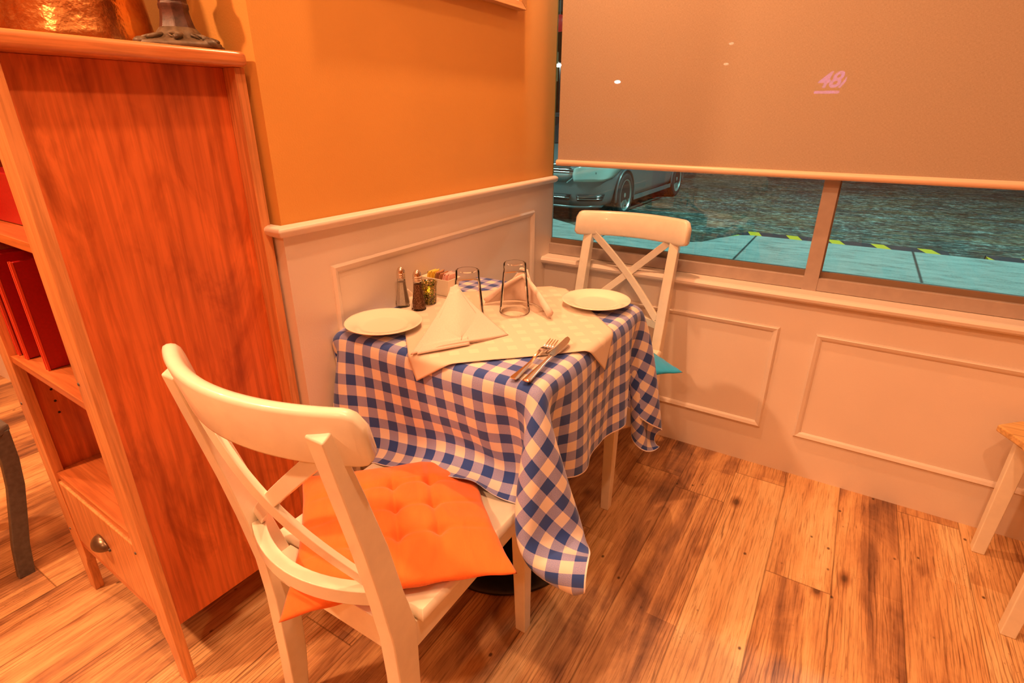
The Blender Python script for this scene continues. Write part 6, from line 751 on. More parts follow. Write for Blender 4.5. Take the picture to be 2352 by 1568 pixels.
def tumbler(x, y, z, label):
    # upside down: open rim on the cloth, thick foot on top, fluted lower flanks
    bm = bmesh.new(); n = 64; H = .138
    outp = [(.0415, 0, 0), (.0418, .002, 0), (.0405, .015, 0), (.0375, .05, .0), (.0345, .085, .25), (.0325, .108, .8), (.0315, .120, 1), (.0312, .131, 1), (.0300, .1365, .6), (.0270, .138, .2)]
    inp = [(.0225, .134, .0), (.0120, .1325, 0)]
    ins = [(.0265, .112, 0), (.0290, .108, 0), (.0315, .085, 0), (.0350, .05, 0), (.0382, .015, 0), (.0398, .001, 0)]
    rings = []
    def ring(rr, zz, fl): return [bm.verts.new((rr * (1 - .035 * fl * (abs(math.sin(5 * 2 * PI * i / n)) ** .7)) * math.cos(2 * PI * i / n), rr * (1 - .035 * fl * (abs(math.sin(5 * 2 * PI * i / n)) ** .7)) * math.sin(2 * PI * i / n), zz)) for i in range(n)]
    seq = [ring(*p) for p in outp] + [ring(*p) for p in inp]
    for a, b_ in zip(seq[:-1], seq[1:]):
        for i in range(n): bm.faces.new((a[i], a[(i + 1) % n], b_[(i + 1) % n], b_[i]))
    c0 = bm.verts.new((0, 0, .1322))
    for i in range(n): bm.faces.new((seq[-1][i], seq[-1][(i + 1) % n], c0))
    s2 = [ring(*p) for p in ins]; c1 = bm.verts.new((0, 0, .1125))
    for i in range(n): bm.faces.new((s2[0][(i + 1) % n], s2[0][i], c1))
    for a, b_ in zip(s2[:-1], s2[1:]):
        for i in range(n): bm.faces.new((a[i], a[(i + 1) % n], b_[(i + 1) % n], b_[i]))
    for i in range(n): bm.faces.new((s2[-1][i], s2[-1][(i + 1) % n], seq[0][(i + 1) % n], seq[0][i]))
    bmesh.ops.recalc_face_normals(bm, faces=bm.faces)
    o = link('drinking_glass', bm, M['glass'], None, smooth=True, loc=(x, y, z)); tag(o, label, 'glass')
tumbler(.277, -.927, TZ + .0006, 'upturned clear drinking glass behind the near folded napkin')
tumbler(.341, -.800, TZ + .0006, 'upturned clear drinking glass in front of the far folded napkin')

# shakers
m, t_, b_ = mat('ground_pepper'); v = objco(t_); t_.links.new(ramp(t_, noise(t_, v, 420, 3, .7), [(.36, (.05, .02, .012)), (.52, (.30, .13, .07)), (.66, (.62, .36, .22))]), b_.inputs[0]); setb(b_, rough=.9); PEP = m
SALT = plain('table_salt', (.88, .82, .76), .9, 300, .1)
def shaker(name, x, y, label, fill, fz):
    t = thing(name, label, 'shaker', (x, y, TZ), 0, 'salt and pepper shakers by the wall')
    def ring8(bm, rr, z, n=8): return [bm.verts.new((rr * math.cos(2 * PI * i / n + .3), rr * math.sin(2 * PI * i / n + .3), z)) for i in range(n)]
    def tower(prof, cap=True, n=8):
        bm = bmesh.new(); rg = [ring8(bm, a, z, n) for a, z in prof]
        for a, b_ in zip(rg[:-1], rg[1:]):
            for i in range(n): bm.faces.new((a[i], a[(i + 1) % n], b_[(i + 1) % n], b_[i]))
        bm.faces.new(rg[0][::-1]); bm.faces.new(rg[-1]); bmesh.ops.recalc_face_normals(bm, faces=bm.faces); return bm
    link('glass_body', tower([(.0205, 0), (.0215, .003), (.0212, .012), (.0165, .035), (.0130, .060), (.0118, .083)], n=8), M['shaker_glass'], t, bevel=.0012)
    k = (fz - .004) / .075
    link('contents', tower([(.0175, .004), (.0180, .010), (.0140, .035), (.0108, fz)] if fz > .04 else [(.0175, .004), (.0180, .010), (.0165, fz)], n=8), fill, t)
    bm = bmesh.new(); lathe(bm, [(.0112, .080), (.0124, .081), (.0124, .084), (.0112, .0855), (.0124, .087), (.0124, .090), (.0112, .0915), (.0122, .093), (.0122, .096), (.0112, .101), (.0088, .107), (.005, .1115), (0, .113)], 28); link('cap', bm, M['steel'], t, smooth=True)
shaker('salt_shaker', .046, -.925, 'glass shaker of white salt nearest the wall panel', SALT, .070)
shaker('pepper_shaker', .104, -.924, 'glass shaker of speckled ground pepper next to the salt', PEP, .072)

# votive candle holder
vt = thing('candle_holder', 'small amber mosaic glass candle holder glowing behind the pepper shaker', 'candle holder', (.095, -.868, TZ))
m, t_, b_ = mat('amber_mosaic'); v = objco(t_)
vo = nd(t_, 'ShaderNodeTexVoronoi', {'Vector': v, 'Scale': 150.0}, feature='DISTANCE_TO_EDGE').outputs[0]
vc = nd(t_, 'ShaderNodeTexVoronoi', {'Vector': v, 'Scale': 150.0}).outputs[1]
tone = ramp(t_, nd(t_, 'ShaderNodeSeparateColor', {0: vc}).outputs[0], [(.2, (.85, .55, .25)), (.6, (.75, .50, .06)), (.9, (.35, .35, .05))])
t_.links.new(mix(t_, ramp(t_, vo, [(.05, (0, 0, 0)), (.12, (1, 1, 1))]), (.03, .025, .01), tone), b_.inputs[0]); setb(b_, rough=.12, trans=.55, spec=.6)
bm = bmesh.new(); lathe(bm, [(0, 0), (.0195, 0), (.0205, .004), (.0225, .05), (.0255, .064), (.0245, .0645), (.0212, .052), (.0188, .006), (0, .006)], 40); link('glass_cup', bm, m, vt, smooth=True)
bm = bmesh.new(); lathe(bm, [(0, .0065), (.017, .0065), (.018, .028), (0, .028)], 24); link('candle', bm, plain('wax', (.9, .8, .5), .6), vt)
bm = bmesh.new(); lathe(bm, [(0, .028), (.0035, .031), (.0045, .036), (.0025, .044), (0, .050)], 12); link('flame', bm, emit('candle_flame', (1, .62, .08), 28), vt, smooth=True)

# sugar caddy with packets
cd = thing('sugar_caddy', 'white rectangular ceramic caddy holding sweetener packets by the wall', 'caddy', (.062, -.772, TZ))
bm = bmesh.new(); X_, Y_ = .052, .030
def cad(ix, iz): return [(-X_ + ix, -Y_ + ix, iz), (X_ - ix, -Y_ + ix, iz), (X_ - ix, Y_ - ix, iz), (-X_ + ix, Y_ - ix, iz)]
rg = [[bm.verts.new(p) for p in cad(*q)] for q in ((.006, 0), (.002, .045), (-.001, .052), (.002, .052), (.006, .045), (.010, .004))]
for a, b_ in zip(rg[:-1], rg[1:]):
    for i in range(4): bm.faces.new((a[i], a[(i + 1) % 4], b_[(i + 1) % 4], b_[i]))
bm.faces.new(rg[0][::-1]); bm.faces.new(rg[-1]); bmesh.ops.recalc_face_normals(bm, faces=bm.faces); link('box', bm, M['porcelain'], cd, bevel=.0015)
PK = [('yellow', (.85, .62, .10)), ('brown', (.42, .20, .10)), ('pink', (.85, .50, .45))]
pm = [plain(nm + '_paper', c_, .7, 120, .1) for nm, c_ in PK]
lay = [(-.040, 0, 'front of three yellow sweetener packets'), (-.030, 0, 'middle one of three yellow sweetener packets'), (-.020, 0, 'rear of three yellow sweetener packets'), (-.008, 1, 'left one of two brown sugar packets'), (.003, 1, 'right one of two brown sugar packets'), (.015, 2, 'leftmost of three pink sweetener packets'), (.025, 2, 'middle one of three pink sweetener packets'), (.035, 2, 'rightmost of three pink sweetener packets')]
for i, (dx, k, lb) in enumerate(lay):
    bm = bmesh.new(); hw = .021; lean = .012 + .003 * (i % 3)
    def pk(a, b_, s=1):
        th = .0022 * math.sin(PI * a) ** .5 * math.sin(PI * b_) ** .5
        return Vector((s * th + lean * b_ + .001 * math.sin(9 * a + i), -hw + 2 * hw * a, .062 * b_))
    grid(bm, lambda a, b_: pk(a, b_, 1), 10, 12); grid(bm, lambda a, b_: pk(a, b_, -1), 10, 12); bmesh.ops.remove_doubles(bm, verts=bm.verts, dist=.00005); bmesh.ops.recalc_face_normals(bm, faces=bm.faces)
    o = link('sweetener_packet', bm, pm[k], None, smooth=True, loc=(.062 + dx - .004, -.772, TZ + .0045 + .002 * (i % 2))); tag(o, lb + ' standing in the white caddy', 'packet', 'sweetener packets in the caddy')

# napkins folded into standing tents
def tent(name, label, A, Mi, Bp, apex, inner=False, back=None, thick=.0032):
    """a folded cloth cone: base curve A-Mi-Bp rising to a soft peak; rolled edges; second leaf inside"""
    bm = bmesh.new()
    A, Mi, Bp, apex = map(Vector, (A, Mi, Bp, apex))
    def F(a, b_):
        base = A * (1 - a) ** 2 + Mi * 2 * a * (1 - a) + Bp * a ** 2
        p = base.lerp(apex, b_ ** .96)
        mid = (A + Bp) / 2; out = (Mi - mid); out.z = 0; out = out.normalized() if out.length > 1e-6 else out
        bulge = .010 * math.sin(PI * b_) * math.sin(PI * a)
        sag = -.006 * math.sin(PI * b_) * (1 - math.sin(PI * a))
        p = p + out * (bulge) + Vector((0, 0, sag + .007 * (1 - b_) ** 6 * math.sin(PI * a) + .0022 * math.sin(5 * a + 4 * b_)))
        # blunt, rounded peak
        w_ = .010 * b_ ** 8; p += (Bp - A).normalized() * (a - .5) * 2 * w_
        return p
    grid(bm, F, 41, 33)
    if inner:
        G = lambda a, b_: F(a, b_ * .93) * 1.0 + (apex - Mi).normalized() * .004 + Vector((0, 0, -.003))
        inn = [(A.lerp(apex, .02), Mi, Bp)]
        def Gf(a, b_):
            q = F(.03 + .90 * a, b_ * .92); m_ = (A + Bp) / 2; d = Vector((m_.x - q.x, m_.y - q.y, 0)); 
            return q + d.normalized() * .009 * (1 - .5 * b_) + Vector((0, 0, -.004 * (1 - b_)))
        grid(bm, Gf, 31, 25)
    if inner:        # lower leaf of the fold showing under the front hem
        m_ = (A + Bp) / 2; o_ = (Mi - m_); o_.z = 0; o_ = o_.normalized()
        grid(bm, lambda a, b_: F(.06 + .52 * a, b_ * .11) + o_ * (.0055 - .003 * b_) + Vector((0, 0, -.006 * (1 - b_) * math.sin(PI * (.06 + .52 * a)))), 25, 5)
    o = link(name, bm, M['napkin'], None, smooth=True); s = o.modifiers.new('t', 'SOLIDIFY'); s.thickness = thick; s.offset = -1
    return tag(o, label, 'napkin')
zb = TZ + .003
tent('folded_napkin', 'white napkin folded to a standing triangle in front of the near glass', (.297, -1.178, zb), (.372, -1.085, zb - .002), (.419, -.957, zb), (.270, -.975, .858), True)
# far napkin: open side toward the camera, rolled arms
def arm(bm, P0, P1, r0_, r1_):
    pts = [Vector(P0).lerp(Vector(P1), i / 10) for i in range(11)]
    for i, p in enumerate(pts): p.z += .006 * math.sin(PI * i / 10)
    sweep(bm, pts, [(math.cos(a) * r1_, math.sin(a) * r1_ * 1.5) for a in [2 * PI * k / 14 for k in range(14)]], scale=[(r0_ + (r1_ - r0_) * i / 10) / r1_ for i in range(11)])
bm = bmesh.new()
Af, Bf, Mf, Tf = Vector((.238, -.792, zb)), Vector((.452, -.800, zb)), Vector((.330, -.640, zb)), Vector((.322, -.722, .852))
def FF(a, b_):
    base = Af * (1 - a) ** 2 + Mf * 2 * a * (1 - a) + Bf * a ** 2
    p = base.lerp(Tf, b_); p.z += -.008 * math.sin(PI * b_) * (1 - math.sin(PI * a)) + .002 * math.sin(6 * a)
    p.x += (a - .5) * .024 * b_ ** 6
    return p
grid(bm, FF, 41, 33)
o = link('folded_napkin', bm, M['napkin'], None, smooth=True); s_ = o.modifiers.new('t', 'SOLIDIFY'); s_.thickness = .0035
# folded-over hems of the two front arms
bm = bmesh.new(); arm(bm, Bf + Vector((0, 0, .009)), Tf - Vector((0, 0, .020)), .0085, .0045); me_ = link('rolled_hem', bm, M['napkin'], o, smooth=True)
bm = bmesh.new(); arm(bm, Af + Vector((0, 0, .006)), Tf - Vector((0, 0, .020)), .0055, .0035); link('rolled_hem', bm, M['napkin'], o, smooth=True)
tag(o, 'white napkin folded to an open tent behind the far glass', 'napkin')

# cutlery
def fork(p0, p1, z0, z1):
    P0, P1 = Vector((*p0, z0)), Vector((*p1, z1)); Lf = (P1 - P0).length
    bm = bmesh.new(); n = 40; rows = []
    def wd(t):
        if t < .45: return .0098 - .0056 * (t / .45) ** .8 if t > .02 else .0080
        if t < .62: return .0040
        if t < .74: return .0040 + .0078 * ((t - .62) / .12) ** 1.3
        return .0118
    def zz(t): return .0035 + .010 * math.exp(-((t - .60) / .13) ** 2) + .006 * max(0, (t - .8) / .2) ** 2
    def strip(t0, t1, off0, hw, n_=20, th=.0011):
        rg = []
        for i in range(n_ + 1):
            t = t0 + (t1 - t0) * i / n_; W = hw(t); O = off0(t)
            c_ = zz(t)
            rg.append([bm.verts.new(((t * Lf), O - W, c_)), bm.verts.new((t * Lf, O, c_ + (.0010 if t < .5 else -.0012))), bm.verts.new((t * Lf, O + W, c_)), bm.verts.new((t * Lf, O + W, c_ - th)), bm.verts.new((t * Lf, O - W, c_ - th))])
        for a, b_ in zip(rg[:-1], rg[1:]):
            for k in range(5): bm.faces.new((a[k], a[(k + 1) % 5], b_[(k + 1) % 5], b_[k]))
        bm.faces.new(rg[0][::-1]); bm.faces.new(rg[-1])
    strip(0, .80, lambda t: 0, wd, 40)
    for k in range(4): strip(.79, 1.0, lambda t, k=k: (k - 1.5) * .0066, lambda t: .0019 - .0010 * max(0, (t - .93) / .07), 10)
    bmesh.ops.recalc_face_normals(bm, faces=bm.faces)
    o = link('dinner_fork', bm, M['steel'], None, bevel=.0004); d = P1 - P0; o.location = P0; o.rotation_euler = (0, -math.asin(d.z / d.length), math.atan2(d.y, d.x))
    return tag(o, 'steel dinner fork lying beside the knife at the front table edge', 'fork')
fork((.556, -1.160), (.545, -.955), TZ - .001, TZ + .007)
def knife(p0, p1, z0, z1):
    P0, P1 = Vector((*p0, z0)), Vector((*p1, z1)); Lf = (P1 - P0).length
    root = thing('table_knife', 'steel table knife with flat blade lying right of the fork', 'knife', P0)
    d = P1 - P0; root.rotation_euler = (0, -math.asin(d.z / d.length), math.atan2(d.y, d.x))
    bm = bmesh.new(); rg = []
    for i in range(25):
        t = i / 24 * .54; W = .0098 - .0042 * (t / .40) ** .9 if t < .40 else .0056 + .0008 * (t - .4) / .14
        if t < .02: W = .0080
        h = .0030
        rg.append([bm.verts.new((t * Lf, W * math.cos(a), .0042 + h * math.sin(a))) for a in [2 * PI * k / 10 for k in range(10)]])
    for a, b_ in zip(rg[:-1], rg[1:]):
        for k in range(10): bm.faces.new((a[k], a[(k + 1) % 10], b_[(k + 1) % 10], b_[k]))
    bm.faces.new(rg[0][::-1]); bm.faces.new(rg[-1]); bmesh.ops.recalc_face_normals(bm, faces=bm.faces); link('handle', bm, M['steel'], root, smooth=True)
    bm = bmesh.new(); out = [(.535, -.006), (.56, -.0085), (.75, -.0100), (.88, -.0095), (.95, -.0060), (.985, .0), (1.0, .0055), (.97, .0078), (.8, .0085), (.56, .0080), (.535, .006)]
    prism(bm, [(a * Lf, b_) for a, b_ in out], 'z', .0036, .0049); link('blade', bm, M['steel'], root, bevel=.0004)
knife((.585, -1.158), (.570, -.925), TZ - .001, TZ + .012)

# ================================================================== OTHER FURNITURE
st = thing('stool', 'white legged stool with a natural pine top at the right edge', 'stool', (1.80, -.28, 0))
bm = bmesh.new(); prism(bm, [(-.235, .172), (-.172, .235), (.19, .235), (.23, .18), (.23, -.24), (-.155, -.24), (-.190, .088)], 'z', .405, .427); link('top', bm, M['pine'], st, bevel=.005)
for (x, y) in ((-.172, .155), (-.150, -.175), (.18, .155), (.18, -.175)):
    bm = bmesh.new(); s = .0165; sgn = 1 if x < 0 else -1
    hexa(bm, [(x - s, y - s, 0), (x + s, y - s, 0), (x + s, y + s, 0), (x - s, y + s, 0)], [(x - s * .9, y - s, .405), (x + s * 1.6, y - s, .405), (x + s * 1.6, y + s, .405), (x - s * .9, y + s, .405)])
    link('leg', bm, M['chair'], st, bevel=.003)
for a in ((-.14, .16, .145, .161), (-.14, .16, -.181, -.165)): link('apron', B(a[0], a[1], a[2], a[3], .345, .405), M['chair'], st, bevel=.002)

dk = thing('dark_chair', 'dark steel framed chair with a flat splayed leg at the left edge', 'chair', (-.945, -1.885, 0), R(0))
def bar(pts, a, b_, name, up=(0, 1, 0), m='darkmetal'):
    bm = bmesh.new(); sweep(bm, pts, rect(a, b_), up=up); return link(name, bm, M[m], dk, bevel=.002)
for sx in (-1, 1):
    for sy in (-1, 1):
        k = 1 if sy < 0 else 1
        bar([(sx * .165, sy * .225, .45), (sx * .166, sy * .222, .36), (sx * .168, sy * .212, .28), (sx * .170, sy * .190, .18), (sx * .172, sy * .172, .10), (sx * .172, sy * .158, .0)], .011, .019, 'leg')
bm = bmesh.new(); prism(bm, [(-.18, -.25), (.18, -.25), (.185, .22), (.16, .25), (-.16, .25), (-.185, .22)], 'z', .44, .462); link('seat', bm, M['darkmetal'], dk, bevel=.006)
for sx in (-1, 1): bar([(sx * .17, .17, .455), (sx * .175, .19, .65), (sx * .17, .23, .88)], .010, .014, 'back_post')
bar([(-.17, .225, .86), (0, .245, .87), (.17, .225, .86)], .010, .03, 'backrest', up=(0, 0, 1))

# ================================================================== OUTSIDE
def ground_mat():
    m, t, b = mat('slushy_gravel'); v = objco(t)
    n1 = noise(t, v, 13, 6, .75); n2 = noise(t, objco(t, (1, 2.4, 1)), 1.3, 4, .6, .6); n3 = noise(t, objco(t, (3, 16, 1)), 1.5, 4, .7)
    k = mth(t, 'ADD', mth(t, 'MULTIPLY', n1, .5), mth(t, 'MULTIPLY', n3, .5))
    c = ramp(t, k, [(.40, (.012, .018, .018)), (.48, (.07, .095, .09)), (.54, (.22, .26, .24)), (.61, (.75, .82, .80))])
    c2 = ramp(t, k, [(.40, (.03, .018, .010)), (.5, (.20, .13, .07)), (.61, (.55, .48, .38))])
    n4 = noise(t, objco(t, (.55, .8, 1)), 1.4, 4, .65, .8)
    gc = mix(t, ramp(t, n2, [(.42, (0, 0, 0)), (.6, (1, 1, 1))]), c, c2)
    t.links.new(mix(t, 1, gc, ramp(t, n4, [(.35, (.35, .35, .35)), (.5, (.8, .8, .8)), (.62, (1, 1, 1))]), 'MULTIPLY'), b.inputs[0])
    setb(b, rough=.6); bump(t, b, k, 1.0, .04); return m
def slab_mat():
    m, t, b = mat('sidewalk_concrete'); v = objco(t); s = nd(t, 'ShaderNodeSeparateXYZ', {0: v})
    n1 = noise(t, objco(t, (2.2, 7, 1)), 1.5, 6, .65, .4); n2 = noise(t, v, 70, 4, .6)
    k = mth(t, 'ADD', mth(t, 'MULTIPLY', n1, .7), mth(t, 'MULTIPLY', n2, .3))
    c = ramp(t, k, [(.33, (.16, .16, .15)), (.45, (.38, .40, .38)), (.6, (.52, .54, .52))])
    q = mth(t, 'FRACT', mth(t, 'DIVIDE', mth(t, 'SUBTRACT', s.outputs[0], .22), 1.47)); q2 = mth(t, 'MINIMUM', q, mth(t, 'SUBTRACT', 1, q))
    j = ramp(t, q2, [(.0, (.08, .08, .08)), (.006, (.12, .12, .12)), (.009, (1, 1, 1))])
    t.links.new(mix(t, 1, c, j, 'MULTIPLY'), b.inputs[0]); setb(b, rough=.55); bump(t, b, n2, .4, .004); return m
def kerb_mat():
    m, t, b = mat('striped_kerb_paint'); v = objco(t); s = nd(t, 'ShaderNodeSeparateXYZ', {0: v})
    x = mth(t, 'ADD', s.outputs[0], mth(t, 'MULTIPLY', s.outputs[1], .30))
    q = mth(t, 'FRACT', mth(t, 'DIVIDE', mth(t, 'SUBTRACT', x, .165 + .30 * 4.68), .415))
    wear = noise(t, v, 30, 4, .7)
    on = mth(t, 'MULTIPLY', mth(t, 'LESS_THAN', q, .30), mth(t, 'GREATER_THAN', wear, .30))
    c = mix(t, on, (.035, .03, .045), (1.0, .56, .02)); t.links.new(c, b.inputs[0]); setb(b, rough=.6); bump(t, b, wear, .3, .005); return m
ZS, ZG = 0.0, -.14
struct('ground', B(-30, 20, .30, 45, ZG - .1, ZG), ground_mat(), label='gravelly slush-covered street beyond the sidewalk')
bm = bmesh.new(); edge = [(-9, 4.45), (-2.3, 4.45), (-1.7, 4.10), (-1.1, 3.88), (-.45, 3.84), (-.22, 4.02), (-.10, 4.35), (.06, 4.62), (.20, 4.68), (9, 4.68)]
prism(bm, [(9, .16), (-9, .16)] + edge, 'z', ZG - .02, ZS); struct('sidewalk', bm, slab_mat(), label='pale wet concrete sidewalk outside the window')
bm = bmesh.new(); prism(bm, [(.20, 4.684), (2.0, 4.684), (2.0, 4.96), (.10, 4.96), (.0, 4.75)], 'z', ZG - .02, ZS - .012); struct('kerb', bm, kerb_mat(), label='black and yellow striped kerb in front of the sidewalk')
bm = bmesh.new(); prism(bm, [(2.30, 4.684), (9, 4.684), (9, 4.96), (2.30, 4.96)], 'z', ZG - .02, ZS - .012); struct('kerb', bm, bpy.data.materials['striped_kerb_paint'], label='second length of striped kerb beyond the broken gap at right')
bm = bmesh.new(); prism(bm, [(-.24, 3.99), (-.205, 3.99), (-.08, 4.34), (.07, 4.62), (.10, 4.74), (.02, 4.76), (-.12, 4.40)], 'z', ZG - .02, ZS - .02); struct('kerb_ramp_edge', bm, plain('yellow_edge_paint', (.55, .50, .05), .6, 20, .4), label='worn yellow paint line along the ramp in the kerb')
# broken ice and rubble in the kerb gap
for i in range(9):
    bm = bmesh.new(); bmesh.ops.create_icosphere(bm, subdivisions=3, radius=1)
    x, y = (1.66 + .105 * i, 4.80 + .05 * math.sin(i * 2.3)); rs = rnd.uniform(.035, .050)
    for v_ in bm.verts:
        k = 1 + .35 * math.sin(5 * v_.co.x + i) * math.cos(4 * v_.co.y - i) + .15 * math.sin(11 * v_.co.z + 2 * i); v_.co = Vector((v_.co.x * rs * 1.5 * k, v_.co.y * rs * k, v_.co.z * rs * .55 * k))
    white = i in (0, 1, 2, 6, 7)
    o = link('ice_chunk' if white else 'rubble_chunk', bm, plain('dirty_ice', (.6, .66, .66), .4, 20, .3) if white else plain('brown_rubble', (.34, .19, .12), .8, 20, .4, .5), None, smooth=True, loc=(x, y, ZG + rs * .52))
    tag(o, ('dirty white ice lump' if white else 'reddish rubble lump') + ' in the kerb gap, number %s from the left' % ['one', 'two', 'three', 'four', 'five', 'six', 'seven', 'eight', 'nine'][i], 'ice' if white else 'rubble', 'lumps in the kerb gap')

# ------------------------------------------------------------------ parked car
def make_car(loc, rot, label):
    car = thing('parked_car', label, 'car', loc, rot)
    paint = plain('silver_blue_paint', (.24, .26, .28), .35, metal=.35, coat=.6)
    W = .89
    # y: 0 at the nose, growing to the rear; heights above ground
    S = [(0.0, .50, .30, .52, .62, .70), (.05, .62, .22, .50, .66, .745), (.14, .76, .19, .50, .70, .80), (.30, .845, .18, .50, .76, .86), (.55, .875, .18, .50, .80, .91), (.95, .89, .18, .50, .84, .96), (1.35, .89, .19, .50, .88, 1.0), (1.9, .89, .20, .50, .90, 1.02), (2.6, .89, .20, .50, .92, 1.03), (3.3, .89, .20, .50, .94, 1.04), (3.7, .885, .22, .52, .95, 1.05), (4.1, .86, .26, .54, .95, 1.06), (4.4, .80, .30, .55, .94, 1.05), (4.52, .70, .34, .55, .90, 1.0)]
    bm = bmesh.new(); rg = []
    for (y, w_, zb_, zm, zs, zh) in S:
        half = [(0, zb_), (w_ * .80, zb_), (w_ * .955, zb_ + .045), (w_ * .99, zb_ + .16), (w_, zm), (w_ * .995, (zm + zs) / 2), (w_ * .975, zs), (w_ * .93, zs + (zh - zs) * .55), (w_ * .80, zh - .01), (w_ * .45, zh + .01), (0, zh + .012)]
        rg.append([bm.verts.new((x, y, z)) for x, z in half] + [bm.verts.new((-x, y, z)) for x, z in half[-2:0:-1]])
    n = len(rg[0])
    for a, b_ in zip(rg[:-1], rg[1:]):
        for i in range(n): bm.faces.new((a[i], a[(i + 1) % n], b_[(i + 1) % n], b_[i]))
    bm.faces.new(rg[0]); bm.faces.new(rg[-1][::-1]); bmesh.ops.recalc_face_normals(bm, faces=bm.faces)
    o = link('body', bm, paint, car, smooth=True); s = o.modifiers.new('s', 'SUBSURF'); s.levels = 1; s.render_levels = 2
    # cabin
    bm = bmesh.new(); G = [(1.15, .76, .98, .98), (1.75, .72, .98, 1.33), (2.3, .66, .98, 1.45), (3.0, .64, .98, 1.44), (3.6, .64, .98, 1.30), (4.1, .70, .98, 1.06)]; rg = []
    for y, w_, z0, z1 in G: rg.append([bm.verts.new(p) for p in ((-.78, y, z0), (-w_ * .88, y, z1), (-w_ * .4, y, z1 + .02), (w_ * .4, y, z1 + .02), (w_ * .88, y, z1), (.78, y, z0))])
    for a, b_ in zip(rg[:-1], rg[1:]):
        for i in range(5): bm.faces.new((a[i], a[i + 1], b_[i + 1], b_[i]))
    bmesh.ops.recalc_face_normals(bm, faces=bm.faces); link('cabin_glass', bm, plain('tinted_glass', (.02, .03, .035), .08), car, smooth=True)
    bm = bmesh.new(); rg = []
    for y, w_, z0, z1 in G[1:5]: rg.append([bm.verts.new(p) for p in ((-w_ * .88, y, z1 + .004), (-w_ * .4, y, z1 + .028), (w_ * .4, y, z1 + .028), (w_ * .88, y, z1 + .004))])
    for a, b_ in zip(rg[:-1], rg[1:]):
        for i in range(3): bm.faces.new((a[i], a[i + 1], b_[i + 1], b_[i]))
    link('roof', bm, paint, car, smooth=True)
    dark = plain('black_trim', (.02, .022, .025), .5); chrome = plain('chrome_trim', (.75, .82, .82), .15, metal=1.0)
    m, t, b = mat('grille_mesh'); v = objco(t, (60, 1, 60)); vo = nd(t, 'ShaderNodeTexVoronoi', {'Vector': v, 'Scale': 1.0, 'Randomness': .0}, feature='DISTANCE_TO_EDGE').outputs[0]
    t.links.new(ramp(t, vo, [(.10, (.35, .42, .42)), (.2, (.01, .012, .014))]), b.inputs[0]); setb(b, rough=.4)
    def nose_y(x): 
        xs = [0, .50, .62, .76, .845, .875, .89]; ys = [.0, .0, .05, .14, .30, .55, .95]; return float(np.interp(abs(x), xs, ys))
    def patch(name, pts, mm, off=-.012, th=.02, par=car, nsub=10):
        """outline pts (x, z) with straight left/right rows: rows of (xL, xR, z)"""
        bm = bmesh.new(); rows = []
        for xa, xb, z in pts:
            rows.append([bm.verts.new((xa + (xb - xa) * k / nsub, nose_y(xa + (xb - xa) * k / nsub) + off, z)) for k in range(nsub + 1)])
        for a, b_ in zip(rows[:-1], rows[1:]):
            for k in range(nsub): bm.faces.new((a[k], a[k + 1], b_[k + 1], b_[k]))
        bmesh.ops.recalc_face_normals(bm, faces=bm.faces)
        oo = link(name, bm, mm, par, smooth=True); s = oo.modifiers.new('t', 'SOLIDIFY'); s.thickness = th; s.offset = 0; return oo
    patch('grille', [(-.36, .36, .545), (-.44, .44, .60), (-.47, .47, .665)], m); patch('grille', [(-.42, .42, .715), (-.40, .40, .76)], m, -.004)
    for z0, xr in ((.670, .48), (.705, .47), (.768, .42)): patch('grille_bar', [(-xr, xr, z0), (-xr, xr, z0 + .014)], chrome, -.018)
    for sx in (-1, 1):
        bm = bmesh.new(); sweep(bm, [(sx * .36, nose_y(.36) - .018, .54), (sx * .44, nose_y(.44) - .018, .60), (sx * .475, nose_y(.475) - .016, .672)], rect(.007, .007)); link('grille_bar', bm, chrome, car)
    patch('lower_intake', [(-.40, .40, .30), (-.42, .42, .38)], dark, -.012)
    patch('intake_bar', [(-.41, .41, .333), (-.41, .41, .345)], chrome, -.022)
    patch('bumper_lip', [(-.80, .80, .205), (-.82, .82, .235)], paint, -.025)
    for s in (-1, 1):
        hl = patch('headlight', [(s * .47, s * .80, .56), (s * .455, s * .86, .60), (s * .45, s * .876, .66), (s * .47, s * .885, .73), (s * .60, s * .889, .78)], plain('headlight_lens', (.80, .95, .90), .08, coat=1.0), -.022)
        bm = bmesh.new(); bmesh.ops.create_uvsphere(bm, u_segments=16, v_segments=10, radius=.036, matrix=Matrix.Translation((s * .72, nose_y(.72) + .006, .67))); link('lamp_bulb', bm, chrome, hl, smooth=True)
        patch('fog_recess', [(s * .52, s * .80, .300), (s * .50, s * .82, .385)], dark, -.010); 
        for zz in (.322, .352): patch('fog_bar', [(s * .52, s * .81, zz), (s * .52, s * .81, zz + .010)], chrome, -.020)
        patch('side_marker', [(s * .8755, s * .8815, .36), (s * .8755, s * .8815, .40)], plain('amber_lens', (.9, .45, .02), .3), -.008)
        for ny, wy in (('front', .85), ('rear', 3.54)):
            x0 = s * .80
            # dark arch and painted lip
            bm = bmesh.new(); pts = [(wy + .365 * math.cos(a), .31 + .365 * math.sin(a)) for a in [PI * k / 24 - .18 + (.36 * k / 24) for k in range(25)]]
            prism(bm, pts, 'x', s * .60, s * .8935); link('wheel_arch', bm, dark, car)
            bm = bmesh.new(); sweep(bm, [(s * .893, a, b_) for a, b_ in pts], rect(.012, .014), up=(1, 0, 0)); link('arch_lip', bm, paint, car, smooth=True)
            wh = bpy.data.objects.new('wheel', None); C.objects.link(wh); wh.parent = car; wh.location = (s * .80, wy, .312); wh.rotation_euler = (0, s * PI / 2, 0)
